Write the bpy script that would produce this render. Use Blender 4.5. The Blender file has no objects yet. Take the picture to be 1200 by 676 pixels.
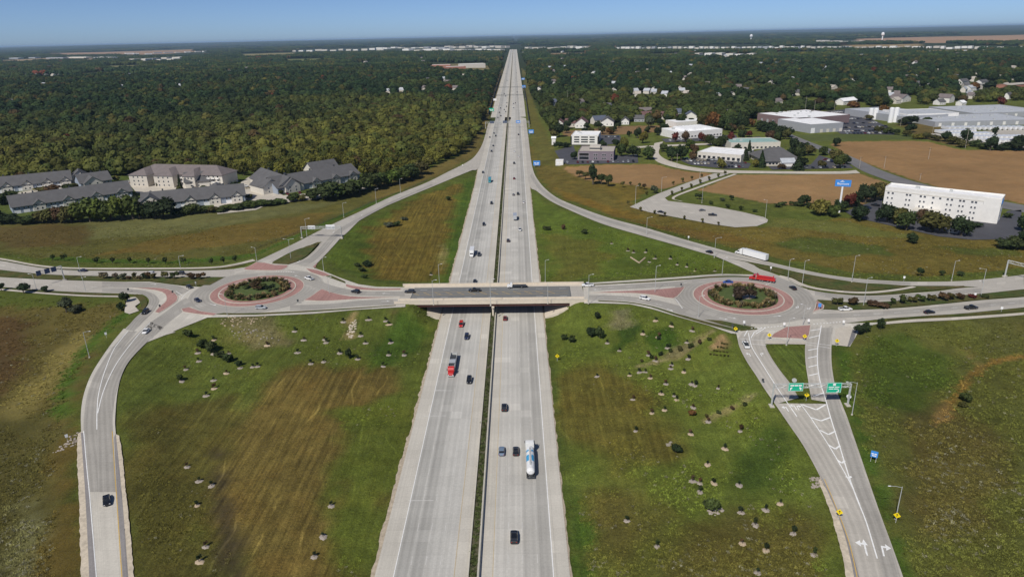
import bpy, bmesh, math, random
import numpy as np
from mathutils import Vector, Matrix, kdtree
from mathutils.geometry import tessellate_polygon

scene = bpy.context.scene
COL = scene.collection
rng = random.Random(11)
nrg = np.random.default_rng(5)

# ------------------------------------------------------------------ camera
FPX, HCAM, HORIZON_Y = 805.0, 120.0, 41.5     # focal length (px of a 1200 px frame), camera height, horizon row
_roll = math.atan(-26 / 1200)
_p = math.atan((338 - HORIZON_Y) * math.cos(_roll) / FPX)
_fwd = np.array([0, math.cos(_p), -math.sin(_p)])
_rt = np.array([1.0, 0, 0])
_up = np.cross(_rt, _fwd)
_a = -_roll
_r2 = _rt * math.cos(_a) - _up * math.sin(_a)
_u2 = _rt * math.sin(_a) + _up * math.cos(_a)
_y = math.radians(0.6)
_Z = np.array([[math.cos(_y), -math.sin(_y), 0], [math.sin(_y), math.cos(_y), 0], [0, 0, 1]])
CR, CU, CF = _Z @ _r2, _Z @ _u2, _Z @ _fwd
cam_data = bpy.data.cameras.new('camera')
cam = bpy.data.objects.new('camera', cam_data)
COL.objects.link(cam)
cam.matrix_world = Matrix(((CR[0], CU[0], -CF[0], 0), (CR[1], CU[1], -CF[1], 0), (CR[2], CU[2], -CF[2], HCAM), (0, 0, 0, 1)))
cam_data.sensor_width = 36.0
cam_data.lens = FPX / 1200 * 36
cam_data.clip_start = 0.5
cam_data.clip_end = 200000
scene.camera = cam

# ------------------------------------------------------------------ world, sun, exposure
SUN_EL = math.radians(47)
_saz = np.array([-0.50, -0.866])                    # horizontal direction towards the sun
world = bpy.data.worlds.new('World')
scene.world = world
world.use_nodes = True
wn = world.node_tree.nodes
bg = wn['Background']
sky = wn.new('ShaderNodeTexSky')
sky.sky_type = 'NISHITA'
sky.sun_disc = False
sky.sun_elevation = SUN_EL
sky.sun_rotation = math.atan2(_saz[0], _saz[1])
sky.altitude = 0
sky.air_density = 0.40
sky.dust_density = 0.45
sky.ozone_density = 6.0
world.node_tree.links.new(sky.outputs[0], bg.inputs[0])
bg.inputs[1].default_value = 0.10
sun_d = bpy.data.lights.new('sun', 'SUN')
sun_d.energy = 4.0
sun_d.angle = math.radians(0.53)
sun_d.color = (1.0, 0.95, 0.87)
sun = bpy.data.objects.new('sun', sun_d)
COL.objects.link(sun)
_sd = Vector((_saz[0] * math.cos(SUN_EL), _saz[1] * math.cos(SUN_EL), math.sin(SUN_EL)))
sun.rotation_euler = _sd.to_track_quat('Z', 'Y').to_euler()
scene.view_settings.view_transform = 'Standard'
scene.view_settings.look = 'None'
scene.view_settings.gamma = 1.0
scene.view_settings.exposure = 0.0

# ------------------------------------------------------------------ geometry helpers
def P(px, py, z=0.0):
    """the point at height z that the photograph shows at pixel (px, py)"""
    d = CR * ((px - 600) / FPX) + CU * ((338 - py) / FPX) + CF
    t = (z - HCAM) / d[2]
    return np.array([d[0] * t, d[1] * t, z])

def proj(pts):
    v = np.asarray(pts, float) - np.array([0, 0, HCAM])
    c = v @ np.stack([CR, CU, CF]).T
    w = np.maximum(c[..., 2], 1e-3)
    return 600 + FPX * c[..., 0] / w, 338 - FPX * c[..., 1] / w, c[..., 2]

def height_at(px0, py0, z0, py1):
    """height of a vertical that stands at pixel (px0, py0) and reaches row py1"""
    b = P(px0, py0, z0)
    lo, hi = z0, z0 + 90
    for _ in range(40):
        m = (lo + hi) / 2
        if proj(np.array([b[0], b[1], m]))[1] > py1: lo = m
        else: hi = m
    return lo - z0

def new_mesh(name, verts, faces, uvs=None, smooth=False):
    me = bpy.data.meshes.new(name)
    me.from_pydata([tuple(map(float, v)) for v in verts], [], faces)
    if uvs is not None:
        lay = me.uv_layers.new(name='UVMap')
        vi = np.empty(len(me.loops), dtype=np.int32)
        me.loops.foreach_get('vertex_index', vi)
        lay.data.foreach_set('uv', np.asarray(uvs, np.float32)[vi].ravel())
    if smooth:
        me.polygons.foreach_set('use_smooth', [True] * len(me.polygons))
    me.update()
    return me

def link(name, me, mat=None, parent=None, loc=None, kind=None):
    o = bpy.data.objects.new(name, me)
    COL.objects.link(o)
    if mat is not None and me is not None and hasattr(me, 'materials') and len(me.materials) == 0:
        me.materials.append(mat)
    if parent is not None: o.parent = parent
    if loc is not None: o.location = loc
    if kind: o['kind'] = kind
    return o

def tag(o, label=None, cat=None, group=None, kind=None):
    if label: o['label'] = label
    if cat: o['category'] = cat
    if group: o['group'] = group
    if kind: o['kind'] = kind
    return o

class MB:
    """collects simple solids into one mesh"""
    def __init__(s): s.v, s.f = [], []
    def add(s, vs, fs):
        n = len(s.v); s.v += [tuple(map(float, v)) for v in vs]; s.f += [tuple(i + n for i in f) for f in fs]; return s
    def box(s, x0, x1, y0, y1, z0, z1):
        return s.add([(x0, y0, z0), (x1, y0, z0), (x1, y1, z0), (x0, y1, z0), (x0, y0, z1), (x1, y0, z1), (x1, y1, z1), (x0, y1, z1)],
                     [(3, 2, 1, 0), (4, 5, 6, 7), (0, 1, 5, 4), (1, 2, 6, 5), (2, 3, 7, 6), (3, 0, 4, 7)])
    def tube(s, pts, rad, n=6):
        pts = [Vector(p) for p in pts]
        if not hasattr(rad, '__len__'): rad = [rad] * len(pts)
        rings = []
        for i, p in enumerate(pts):
            d = (pts[min(i + 1, len(pts) - 1)] - pts[max(i - 1, 0)]).normalized()
            a = d.orthogonal().normalized() if abs(d.z) > 0.9 else Vector((0, 0, 1)).cross(d).normalized()
            b = d.cross(a)
            rings.append([p + (a * math.cos(2 * math.pi * k / n) + b * math.sin(2 * math.pi * k / n)) * rad[i] for k in range(n)])
        vs = [q for r in rings for q in r]
        fs = []
        for i in range(len(pts) - 1):
            for k in range(n):
                fs.append((i * n + k, i * n + (k + 1) % n, (i + 1) * n + (k + 1) % n, (i + 1) * n + k))
        fs.append(tuple(range(n - 1, -1, -1))); fs.append(tuple((len(pts) - 1) * n + k for k in range(n)))
        return s.add(vs, fs)
    def prism(s, poly, z0, z1):
        n = len(poly)
        if sum(poly[i][0] * poly[(i + 1) % n][1] - poly[(i + 1) % n][0] * poly[i][1] for i in range(n)) < 0: poly = poly[::-1]
        vs = [(p[0], p[1], z0) for p in poly] + [(p[0], p[1], z1) for p in poly]
        fs = [(i, (i + 1) % n, n + (i + 1) % n, n + i) for i in range(n)]
        fs += [tuple(n + k for k in t) for t in tess(poly)]
        return s.add(vs, fs)
    def loft(s, rings, caps=True):
        n = len(rings[0]); vs = [q for r in rings for q in r]; fs = []
        for i in range(len(rings) - 1):
            for k in range(n):
                fs.append((i * n + k, i * n + (k + 1) % n, (i + 1) * n + (k + 1) % n, (i + 1) * n + k))
        if caps: fs.append(tuple(range(n - 1, -1, -1))); fs.append(tuple((len(rings) - 1) * n + k for k in range(n)))
        return s.add(vs, fs)
    def mesh(s, name, smooth=False): return new_mesh(name, s.v, s.f, smooth=smooth)
    def build(s, name, mat, parent=None, smooth=False, kind=None): return link(name, s.mesh(name, smooth), mat, parent, kind=kind)

def tess(poly):
    t = tessellate_polygon([[Vector((p[0], p[1], 0)) for p in poly]])
    out = []
    for a, b, c in t:
        A, B, Cc = poly[a], poly[b], poly[c]
        if (B[0] - A[0]) * (Cc[1] - A[1]) - (B[1] - A[1]) * (Cc[0] - A[0]) < 0: a, c = c, a
        out.append((a, b, c))
    return out

def catmull(pts, step):
    pts = np.asarray(pts, float)
    if len(pts) == 2:
        n = max(2, int(np.linalg.norm(pts[1] - pts[0]) / step) + 1)
        return pts[0] + (pts[1] - pts[0]) * np.linspace(0, 1, n)[:, None]
    ext = np.vstack([2 * pts[0] - pts[1], pts, 2 * pts[-1] - pts[-2]])
    out = []
    for i in range(1, len(ext) - 2):
        p0, p1, p2, p3 = ext[i - 1:i + 3]
        n = max(1, int(round(np.linalg.norm(p2[:3] - p1[:3]) / step)))
        for k in range(n):
            t = k / n
            out.append(0.5 * ((2 * p1) + (p2 - p0) * t + (2 * p0 - 5 * p1 + 4 * p2 - p3) * t * t + (3 * p1 - p0 - 3 * p2 + p3) * t ** 3))
    out.append(pts[-1])
    return np.array(out)

def resample(line, n):
    line = np.asarray(line, float)
    s = np.concatenate([[0], np.cumsum(np.linalg.norm(np.diff(line, axis=0), axis=1))])
    t = np.linspace(0, s[-1], n)
    return np.stack([np.interp(t, s, line[:, k]) for k in range(line.shape[1])], 1)

def hash2(ix, iy, seed):
    h = (ix.astype(np.int64) * 374761393 + iy.astype(np.int64) * 668265263 + seed * 974711) & 0x7fffffff
    h = ((h ^ (h >> 13)) * 1274126177) & 0x7fffffff
    return ((h ^ (h >> 16)) & 0xffff) / 65535.0

def vnoise(x, y, scale, seed=0, octaves=3):
    x = np.asarray(x, float) / scale; y = np.asarray(y, float) / scale
    tot, amp, norm = 0, 1.0, 0
    for o in range(octaves):
        ix, iy = np.floor(x), np.floor(y); fx, fy = x - ix, y - iy
        fx = fx * fx * (3 - 2 * fx); fy = fy * fy * (3 - 2 * fy)
        v = (hash2(ix, iy, seed + o) * (1 - fx) + hash2(ix + 1, iy, seed + o) * fx) * (1 - fy) + \
            (hash2(ix, iy + 1, seed + o) * (1 - fx) + hash2(ix + 1, iy + 1, seed + o) * fx) * fy
        tot = tot + v * amp; norm += amp; amp *= 0.55; x = x * 2.03; y = y * 2.03
    return tot / norm

def inside(poly, x, y):
    poly = np.asarray(poly, float); r = np.zeros(np.shape(x), bool)
    j = len(poly) - 1
    for i in range(len(poly)):
        xi, yi = poly[i][:2]; xj, yj = poly[j][:2]
        if yi != yj:
            r ^= ((yi > y) != (yj > y)) & (x < (xj - xi) * (y - yi) / (yj - yi) + xi)
        j = i
    return r

def seg_dist(pts, x, y, closed):
    d = np.full(np.shape(x), 1e9); n = len(pts)
    for i in range(n if closed else n - 1):
        ax, ay = pts[i][:2]; bx, by = pts[(i + 1) % n][:2]
        L = (bx - ax) ** 2 + (by - ay) ** 2 + 1e-9
        t = np.clip(((x - ax) * (bx - ax) + (y - ay) * (by - ay)) / L, 0, 1)
        d = np.minimum(d, (x - ax - t * (bx - ax)) ** 2 + (y - ay - t * (by - ay)) ** 2)
    return np.sqrt(d)

def sstep(a, b, x):
    t = np.clip((x - a) / (b - a), 0, 1); return t * t * (3 - 2 * t)

# ------------------------------------------------------------------ materials
def node_mat(name, rough=0.8, spec=0.3):
    m = bpy.data.materials.new(name); m.use_nodes = True
    nt = m.node_tree; b = nt.nodes['Principled BSDF']
    b.inputs['Roughness'].default_value = rough
    b.inputs['Specular IOR Level'].default_value = spec
    return m, nt, b

def N(nt, typ, **kw):
    n = nt.nodes.new(typ)
    for k, v in kw.items():
        if k.startswith('i_'): n.inputs[k[2:].replace('_', ' ')].default_value = v
        elif k.startswith('n_'): n.inputs[int(k[2:])].default_value = v
        else: setattr(n, k, v)
    return n

def L(nt, a, b): nt.links.new(a, b)

def mapr(nt, src, lo, hi, a=0.0, b=1.0):
    n = N(nt, 'ShaderNodeMapRange'); L(nt, src, n.inputs[0])
    n.inputs[1].default_value = a; n.inputs[2].default_value = b; n.inputs[3].default_value = lo; n.inputs[4].default_value = hi
    return n.outputs[0]

def mathn(nt, op, a, b=None, c=None):
    n = N(nt, 'ShaderNodeMath', operation=op)
    for i, v in enumerate((a, b, c)):
        if v is None: continue
        if hasattr(v, 'is_output'): L(nt, v, n.inputs[i])
        else: n.inputs[i].default_value = v
    return n.outputs[0]

def mulc(nt, col, val):
    n = N(nt, 'ShaderNodeVectorMath', operation='SCALE')
    if hasattr(col, 'is_output'): L(nt, col, n.inputs[0])
    else: n.inputs[0].default_value = col[:3]
    if hasattr(val, 'is_output'): L(nt, val, n.inputs['Scale'])
    else: n.inputs['Scale'].default_value = val
    return n.outputs[0]

def mixc(nt, fac, a, b):
    n = N(nt, 'ShaderNodeMix', data_type='RGBA')
    for i, v in ((0, fac), (6, a), (7, b)):
        if hasattr(v, 'is_output'): L(nt, v, n.inputs[i])
        elif i == 0: n.inputs[0].default_value = v
        else: n.inputs[i].default_value = (v[0], v[1], v[2], 1)
    return n.outputs[2]

def noise(nt, scale, detail=4, rough=0.6, vec=None):
    n = N(nt, 'ShaderNodeTexNoise'); n.inputs['Scale'].default_value = scale
    n.inputs['Detail'].default_value = detail; n.inputs['Roughness'].default_value = rough
    if vec is None:
        g = N(nt, 'ShaderNodeNewGeometry'); vec = g.outputs['Position']
    L(nt, vec, n.inputs['Vector'])
    return n.outputs[0]

def plain(name, col, rough=0.6, spec=0.35, var=0.12, scale=1.2, metal=0.0):
    """one colour with soft wear"""
    m, nt, b = node_mat(name, rough, spec)
    tc = N(nt, 'ShaderNodeTexCoord')
    n = noise(nt, scale, 5, 0.65, tc.outputs['Object'])
    L(nt, mulc(nt, col, mapr(nt, n, 1 - var, 1 + var, 0.25, 0.75)), b.inputs['Base Color'])
    b.inputs['Metallic'].default_value = metal
    return m

def paint(name, col):
    m, nt, b = node_mat(name, 0.28, 0.5)
    tc = N(nt, 'ShaderNodeTexCoord')
    n = noise(nt, 3, 4, 0.6, tc.outputs['Object'])
    L(nt, mulc(nt, col, mapr(nt, n, 0.92, 1.05, 0.3, 0.7)), b.inputs['Base Color'])
    b.inputs['Coat Weight'].default_value = 0.5; b.inputs['Coat Roughness'].default_value = 0.06
    return m

def pavement(name, col, joint_u=3.65, joint_v=4.6, track=None, var=0.1, lane_tone=None, joint=0.12, period=3.6):
    """concrete or asphalt laid along the UV: u metres across, v metres along"""
    m, nt, b = node_mat(name, 0.85, 0.25)
    uv = N(nt, 'ShaderNodeUVMap'); sep = N(nt, 'ShaderNodeSeparateXYZ'); L(nt, uv.outputs[0], sep.inputs[0])
    u, v = sep.outputs[0], sep.outputs[1]
    val = mapr(nt, noise(nt, 0.05, 6, 0.6), 1 - var, 1 + var, 0.3, 0.7)
    val = mathn(nt, 'MULTIPLY', val, mapr(nt, noise(nt, 1.6, 6, 0.7), 1 - var * 0.9, 1 + var * 0.9, 0.3, 0.7))
    # streaks drawn out along the traffic
    cmb = N(nt, 'ShaderNodeCombineXYZ'); L(nt, mathn(nt, 'MULTIPLY', u, 1.5), cmb.inputs[0]); L(nt, mathn(nt, 'MULTIPLY', v, 0.012), cmb.inputs[1])
    val = mathn(nt, 'MULTIPLY', val, mapr(nt, noise(nt, 1.0, 4, 0.6, cmb.outputs[0]), 1 - var * 0.8, 1 + var * 0.8, 0.3, 0.7))
    # slab-to-slab tone
    fl = N(nt, 'ShaderNodeCombineXYZ'); L(nt, mathn(nt, 'FLOOR', mathn(nt, 'DIVIDE', u, joint_u)), fl.inputs[0]); L(nt, mathn(nt, 'FLOOR', mathn(nt, 'DIVIDE', v, joint_v)), fl.inputs[1])
    wnz = N(nt, 'ShaderNodeTexWhiteNoise', noise_dimensions='2D'); L(nt, fl.outputs[0], wnz.inputs[0])
    val = mathn(nt, 'MULTIPLY', val, mapr(nt, wnz.outputs[0], 0.965, 1.03))
    val = mathn(nt, 'ADD', val, mathn(nt, 'MULTIPLY', mathn(nt, 'GREATER_THAN', wnz.outputs[0], .965), .10))
    if track:   # two darker wheel paths in each lane
        s = mathn(nt, 'COSINE', mathn(nt, 'MULTIPLY', u, 4 * math.pi / period))
        val = mathn(nt, 'MULTIPLY', val, mapr(nt, s, 1.0 + track * 0.4, 1 - track, 1, -1))
    if lane_tone:
        r = N(nt, 'ShaderNodeValToRGB'); L(nt, mathn(nt, 'DIVIDE', u, lane_tone[0]), r.inputs[0])
        els = r.color_ramp.elements
        for i, (p_, t_) in enumerate(lane_tone[1]):
            e = els[i] if i < 2 else els.new(p_)
            e.position = p_; e.color = (t_, t_, t_, 1)
        val = mathn(nt, 'MULTIPLY', val, r.outputs[0])
    ju = mathn(nt, 'LESS_THAN', mathn(nt, 'PINGPONG', u, joint_u / 2), 0.05)
    jv = mathn(nt, 'LESS_THAN', mathn(nt, 'PINGPONG', v, joint_v / 2), 0.05)
    j = mathn(nt, 'MAXIMUM', ju, jv)
    val = mathn(nt, 'MULTIPLY', val, mathn(nt, 'SUBTRACT', 1.0, mathn(nt, 'MULTIPLY', j, joint)))
    L(nt, mulc(nt, col, val), b.inputs['Base Color'])
    return m

M = {}
M['concrete'] = pavement('pale_concrete', (0.50, 0.47, 0.41), var=0.09)
M['lane_sb'] = pavement('driven_concrete_sb', (0.50, 0.485, 0.445), track=0.07, lane_tone=(14.4, [(0, .80), (1, 1.0), (.06, .74), (.20, .78), (.25, .90), (.30, .70), (.46, .76), (.52, .92), (.75, .97)]))
M['lane_nb'] = pavement('driven_concrete_nb', (0.51, 0.49, 0.445), track=0.06, lane_tone=(14.4, [(0, 1.0), (1, .84), (.25, .97), (.48, .95), (.54, .80), (.70, .86), (.75, .90), (.80, .70), (.95, .76)]))
M['lane'] = pavement('driven_concrete_ramp', (0.345, 0.325, 0.29), track=0.10, var=0.10, period=3.6)
M['lane_pale'] = pavement('driven_concrete_pale', (0.44, 0.41, 0.36), track=0.10, var=0.09, period=3.6)
M['path'] = pavement('footpath_concrete', (0.50, 0.455, 0.385), joint_u=3.0, joint_v=3.0, var=0.08)
M['asphalt'] = pavement('dark_asphalt', (0.075, 0.075, 0.085), joint_u=60, joint_v=60, var=0.12, joint=0)
M['old_asphalt'] = pavement('weathered_asphalt', (0.17, 0.165, 0.165), joint_u=60, joint_v=60, var=0.14, joint=0)
M['shoulder'] = pavement('shoulder_asphalt', (0.24, 0.225, 0.22), joint_u=60, joint_v=60, var=0.13, joint=0)
M['deck'] = pavement('bridge_deck', (0.175, 0.178, 0.175), joint_u=60, joint_v=60, var=0.10, track=0.08, joint=0)
M['brick'] = pavement('red_brick_paving', (0.36, 0.205, 0.18), joint_u=0.6, joint_v=0.6, var=0.17, joint=0.14)
M['white'] = plain('road_paint_white', (0.78, 0.78, 0.76), 0.6, var=0.15, scale=0.9)
M['worn_white'] = plain('road_paint_worn', (0.58, 0.57, 0.54), 0.7, var=0.2, scale=0.6)
M['worn_yellow'] = plain('road_paint_faded', (0.50, 0.40, 0.24), 0.7, var=0.2, scale=0.6)
M['yellow'] = plain('road_paint_yellow', (0.58, 0.38, 0.10), 0.6, var=0.15)
M['kerb'] = plain('kerb_concrete', (0.5, 0.46, 0.39), 0.85, var=0.1)
M['bridge_concrete'] = plain('bridge_concrete', (0.60, 0.53, 0.43), 0.85, var=0.10, scale=0.5)
M['girder'] = plain('rust_red_girder', (0.10, 0.045, 0.035), 0.6)
M['barrier'] = plain('barrier_concrete', (0.50, 0.47, 0.40), 0.85, var=0.14, scale=0.6)
M['steel'] = plain('galvanised_steel', (0.48, 0.49, 0.48), 0.5, 0.5, metal=0.15)
M['dark_steel'] = plain('dark_steel', (0.06, 0.065, 0.07), 0.5)
M['rubber'] = plain('tyre_rubber', (0.018, 0.018, 0.019), 0.8)
M['rim'] = plain('wheel_rim', (0.35, 0.35, 0.36), 0.4, 0.5, metal=0.5)
M['headlight'] = plain('headlight_lens', (0.75, 0.76, 0.78), 0.15, 0.6)
M['taillight'] = plain('taillight_lens', (0.35, 0.015, 0.012), 0.2, 0.6)
m, nt, b = node_mat('dark_glass', 0.06, 0.6)
tc = N(nt, 'ShaderNodeTexCoord'); L(nt, mulc(nt, (0.018, 0.021, 0.026), mapr(nt, noise(nt, 1.0, 2, 0.5, tc.outputs['Object']), 0.7, 1.3)), b.inputs['Base Color'])
M['glass'] = m
for k, c in dict(black=(0.012, 0.013, 0.016), charcoal=(0.035, 0.038, 0.045), white=(0.78, 0.78, 0.77), silver=(0.42, 0.44, 0.46), grey=(0.16, 0.17, 0.18),
                 steelblue=(0.16, 0.22, 0.30), navy=(0.016, 0.024, 0.06), blue=(0.02, 0.07, 0.32), red=(0.48, 0.022, 0.02), maroon=(0.14, 0.015, 0.018), teal=(0.06, 0.28, 0.33),
                 cyan=(0.04, 0.34, 0.62), beige=(0.45, 0.40, 0.31)).items():
    M['paint_' + k] = paint('car_paint_' + k, c)
M['sign_green'] = plain('sign_green', (0.01, 0.42, 0.25), 0.45, var=0.05)
M['sign_blue'] = plain('sign_blue', (0.05, 0.25, 0.68), 0.45, var=0.05)
M['sign_navy'] = plain('sign_back_blue', (0.035, 0.06, 0.13), 0.5, var=0.1)
M['sign_yellow'] = plain('sign_yellow', (0.82, 0.62, 0.01), 0.45, var=0.05)
M['sign_white'] = plain('sign_white', (0.8, 0.8, 0.8), 0.45, var=0.05)
M['bark'] = plain('bark', (0.09, 0.07, 0.05), 0.9, var=0.3, scale=3)
M['mulch'] = plain('grey_mulch', (0.33, 0.285, 0.24), 0.95, var=0.3, scale=4)
M['mulch_pale'] = plain('straw_mulch', (0.44, 0.345, 0.24), 0.95, var=0.25, scale=4)
M['rock'] = plain('pale_rock', (0.27, 0.24, 0.19), 0.9, var=0.3, scale=1.5)
M['gravel_dull'] = plain('verge_gravel', (0.40, 0.335, 0.25), 0.95, var=0.35, scale=0.9)
M['pale_glass'] = plain('curtained_glass', (0.085, 0.09, 0.10), 0.2, 0.5)
M['median_soil'] = plain('median_soil', (0.085, 0.080, 0.045), 0.95, var=0.5, scale=1.5)
M['gravel'] = plain('edge_gravel', (0.52, 0.45, 0.35), 0.95, var=0.3, scale=0.7)

def foliage_mat(name, spread=0.45):
    """leaf colour: the plant's own tone (custom property or instance attribute 'col') varied leaf by leaf"""
    m, nt, b = node_mat(name, 0.75, 0.15)
    at = N(nt, 'ShaderNodeAttribute', attribute_type='INSTANCER', attribute_name='col')
    g = N(nt, 'ShaderNodeNewGeometry')
    val = mapr(nt, g.outputs['Random Per Island'], 1 - spread, 1 + spread)
    val = mathn(nt, 'MULTIPLY', val, mapr(nt, noise(nt, 0.45, 3, 0.6), 0.72, 1.28, 0.3, 0.7))
    L(nt, mulc(nt, at.outputs['Color'], val), b.inputs['Base Color'])
    tr = N(nt, 'ShaderNodeBsdfTranslucent'); L(nt, mulc(nt, at.outputs['Color'], 1.1), tr.inputs[0])
    mx = N(nt, 'ShaderNodeMixShader'); mx.inputs[0].default_value = 0.18
    L(nt, b.outputs[0], mx.inputs[1]); L(nt, tr.outputs[0], mx.inputs[2])
    L(nt, mx.outputs[0], nt.nodes['Material Output'].inputs[0])
    return m
M['leaf'] = foliage_mat('leaves')
M['leaf_wood'] = foliage_mat('woodland_leaves', .16)
from mathutils.bvhtree import BVHTree
# ------------------------------------------------------------------ roads: outlines traced on the ground (px -> world)
ROADS = []          # dicts: name, L, R (world polylines with z), mat, off
FOOT = []           # footprint samples for the terrain (x, y, z)
ZJ = 7.0            # level of the crossing road

def W(pts, z=ZJ):
    return np.array([P(p[0], p[1], p[2] if len(p) > 2 else z) for p in pts])

def ribbon(name, Lp, Rp, mat, z=ZJ, off=0.0, world=False, foot=True, step=3.0, parent=None, n=None, ustart=0.0):
    Lw = np.asarray(Lp, float) if world else W(Lp, z)
    Rw = np.asarray(Rp, float) if world else W(Rp, z)
    if len(Lw) == len(Rw):
        both = catmull(np.hstack([Lw, Rw]), step)
        Lc, Rc = both[:, :3], both[:, 3:]
    else:
        Lc, Rc = catmull(Lw, step), catmull(Rw, step)
        k = n or max(len(Lc), len(Rc)); Lc, Rc = resample(Lc, k), resample(Rc, k)
    if foot:
        for a, b_ in zip(Lc, Rc):
            k = max(2, int(np.linalg.norm(b_ - a) / 1.6) + 1)
            for t in np.linspace(0, 1, k): FOOT.append(a + (b_ - a) * t)
    ROADS.append(dict(kind='ribbon', name=name, L=Lc, R=Rc, mat=mat, off=off, parent=parent, ustart=ustart, over=not foot))
    return Lc, Rc

def patch(name, pts, mat, z=ZJ, off=0.0, foot=True, world=False, parent=None, smooth=False):
    w = np.asarray(pts, float) if world else W(pts, z)
    if smooth:
        w = catmull(np.vstack([w, w[:1]]), 3.0)[:-1]
    if foot:
        x0, y0 = w[:, 0].min(), w[:, 1].min(); x1, y1 = w[:, 0].max(), w[:, 1].max()
        gx, gy = np.meshgrid(np.arange(x0, x1, 1.6), np.arange(y0, y1, 1.6))
        k = inside(w, gx, gy)
        for a, b_ in zip(gx[k], gy[k]): FOOT.append(np.array([a, b_, w[0, 2]]))
        for q in resample(np.vstack([w, w[:1]]), int(len(w) * 6)): FOOT.append(q)
    ROADS.append(dict(kind='patch', name=name, pts=w, mat=mat, off=off, parent=parent))
    return w

# --- freeway: straight along +Y
def fx(tab, y): return np.interp(y, [t[0] for t in tab], [t[1] for t in tab])
ysf = np.concatenate([np.arange(40, 1000, 10.0), np.arange(1000, 6600, 100.0)])
SB_OUT = [(40, -35.5), (600, -35.8), (700, -38), (1400, -40), (6600, -42)]
NB_OUT = [(40, 10.9), (640, 10.8), (760, 14.5), (1400, 17.0), (6600, 21)]
def strip(name, xa, xb, mat, off, z=0.0, ya=40, yb=6600, foot=False, ustart=0.0):
    ys = ysf[(ysf >= ya) & (ysf <= yb)]
    Lw = np.array([[xa if np.isscalar(xa) else fx(xa, y), y, z] for y in ys]); Rw = np.array([[xb if np.isscalar(xb) else fx(xb, y), y, z] for y in ys])
    if foot:
        for a, b_ in zip(Lw, Rw):
            if a[1] < 1000:
                for yy in np.arange(0, 10, 1.8):
                    for t in np.linspace(0, 1, 16): FOOT.append(a + (b_ - a) * t + np.array([0, yy, 0]))
    ROADS.append(dict(kind='ribbon', name=name, L=Lw, R=Rw, mat=mat, off=off, parent=None, ustart=ustart))
strip('freeway_slab', SB_OUT, -13.3, 'concrete', 0.0, foot=True)
strip('freeway_slab', -10.5, NB_OUT, 'concrete', 0.0, foot=True)
strip('median_strip', -13.3, -10.5, 'median_soil', 0.012, foot=True)
strip('freeway_lanes', -31.0, -16.6, 'lane_sb', 0.02)
strip('freeway_lanes', -7.4, 7.0, 'lane_nb', 0.02)
def line(name, pts, w, mat, off, dash=None, world=False, z=ZJ, step=3.0, parent='paint'):
    c = catmull(np.asarray(pts, float) if world else W(pts, z), step)
    ROADS.append(dict(kind='line', name=name, pts=c, w=w, mat=mat, off=off, dash=dash, parent=parent))
fw = lambda x, ya=60, yb=6600: [(x, ya, 0), (x, (ya + yb) / 2, 0), (x, yb, 0)]
line('edge_line', fw(-31.0), 0.2, 'white', 0.035, world=True, step=60)
line('edge_line', fw(-16.6), 0.16, 'worn_yellow', 0.035, world=True, step=60)
line('edge_line', fw(-7.4), 0.16, 'worn_yellow', 0.035, world=True, step=60)
line('edge_line', fw(7.0), 0.24, 'white', 0.035, world=True, step=60)
for x0 in (-31.0, -7.4):
    for k in (1, 2, 3):
        line('lane_dash', fw(x0 + 3.6 * k, 60, 900), 0.11, 'worn_white', 0.035, dash=(3.0, 9.2), world=True, step=20)

# --- ramps
# north-east: from the crossing road down to the freeway, with the bypass lane on its outside
ribbon('ramp', [(1200, 321.7, 7), (1183, 324, 7), (1150, 327.5, 7), (1117, 329.7, 7), (1067, 330, 7), (1033, 328.5, 7), (1007, 326.7, 7), (973, 322.5, 7), (940, 316, 7), (903, 307.5, 7), (872, 299.5, 7), (850, 294, 6.6), (800, 280, 5.6), (755, 266.5, 4.6), (712.5, 255, 3.5), (675, 241.5, 2.4), (650, 230, 1.5), (632.5, 214, .7), (624, 196.5, .25), (620, 169, .06), (616.5, 140, .03)],
       [(1200, 337, 7), (1183, 336.5, 7), (1150, 336.3, 7), (1117, 335, 7), (1067, 334.7, 7), (1033, 332.5, 7), (1007, 331, 7), (973, 326, 7), (940, 320, 7), (907, 312.5, 7), (873, 306, 7), (837.5, 300, 6.6), (793, 287.5, 5.6), (750, 275.5, 4.6), (705, 262, 3.5), (669, 247, 2.4), (645, 235.5, 1.5), (629, 224, .7), (620.5, 217, .25), (617, 190, .06), (613, 140, .03)], 'lane_pale', off=0.01)
ribbon('ramp', [(872, 306.5), (880, 308.5), (890, 315), (901, 318.5), (914, 323.5)], [(838, 300.2), (853, 306.5), (865, 311.7), (878, 317.5), (890, 323)], 'lane_pale', off=0.014)
ribbon('ramp_lane', [(1067, 331.2), (1007, 328), (973, 323.8), (940, 317.3), (903, 309.0), (850, 295.8, 6.6), (800, 282.2, 5.6), (755, 269, 4.6), (712.5, 257.3, 3.5), (675, 244, 2.4), (650, 232, 1.5), (632.5, 217.3, .7), (623.5, 203, .25)],
       [(1067, 333.6), (1007, 330), (973, 325), (940, 318.8), (904, 310.8), (846, 297.6, 6.6), (797, 284.9, 5.6), (752, 272, 4.6), (709, 259.8, 3.5), (672, 246.3, 2.4), (647.5, 234.4, 1.5), (630, 220, .7), (621, 206, .25)], 'lane', off=0.03, foot=False)
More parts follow.
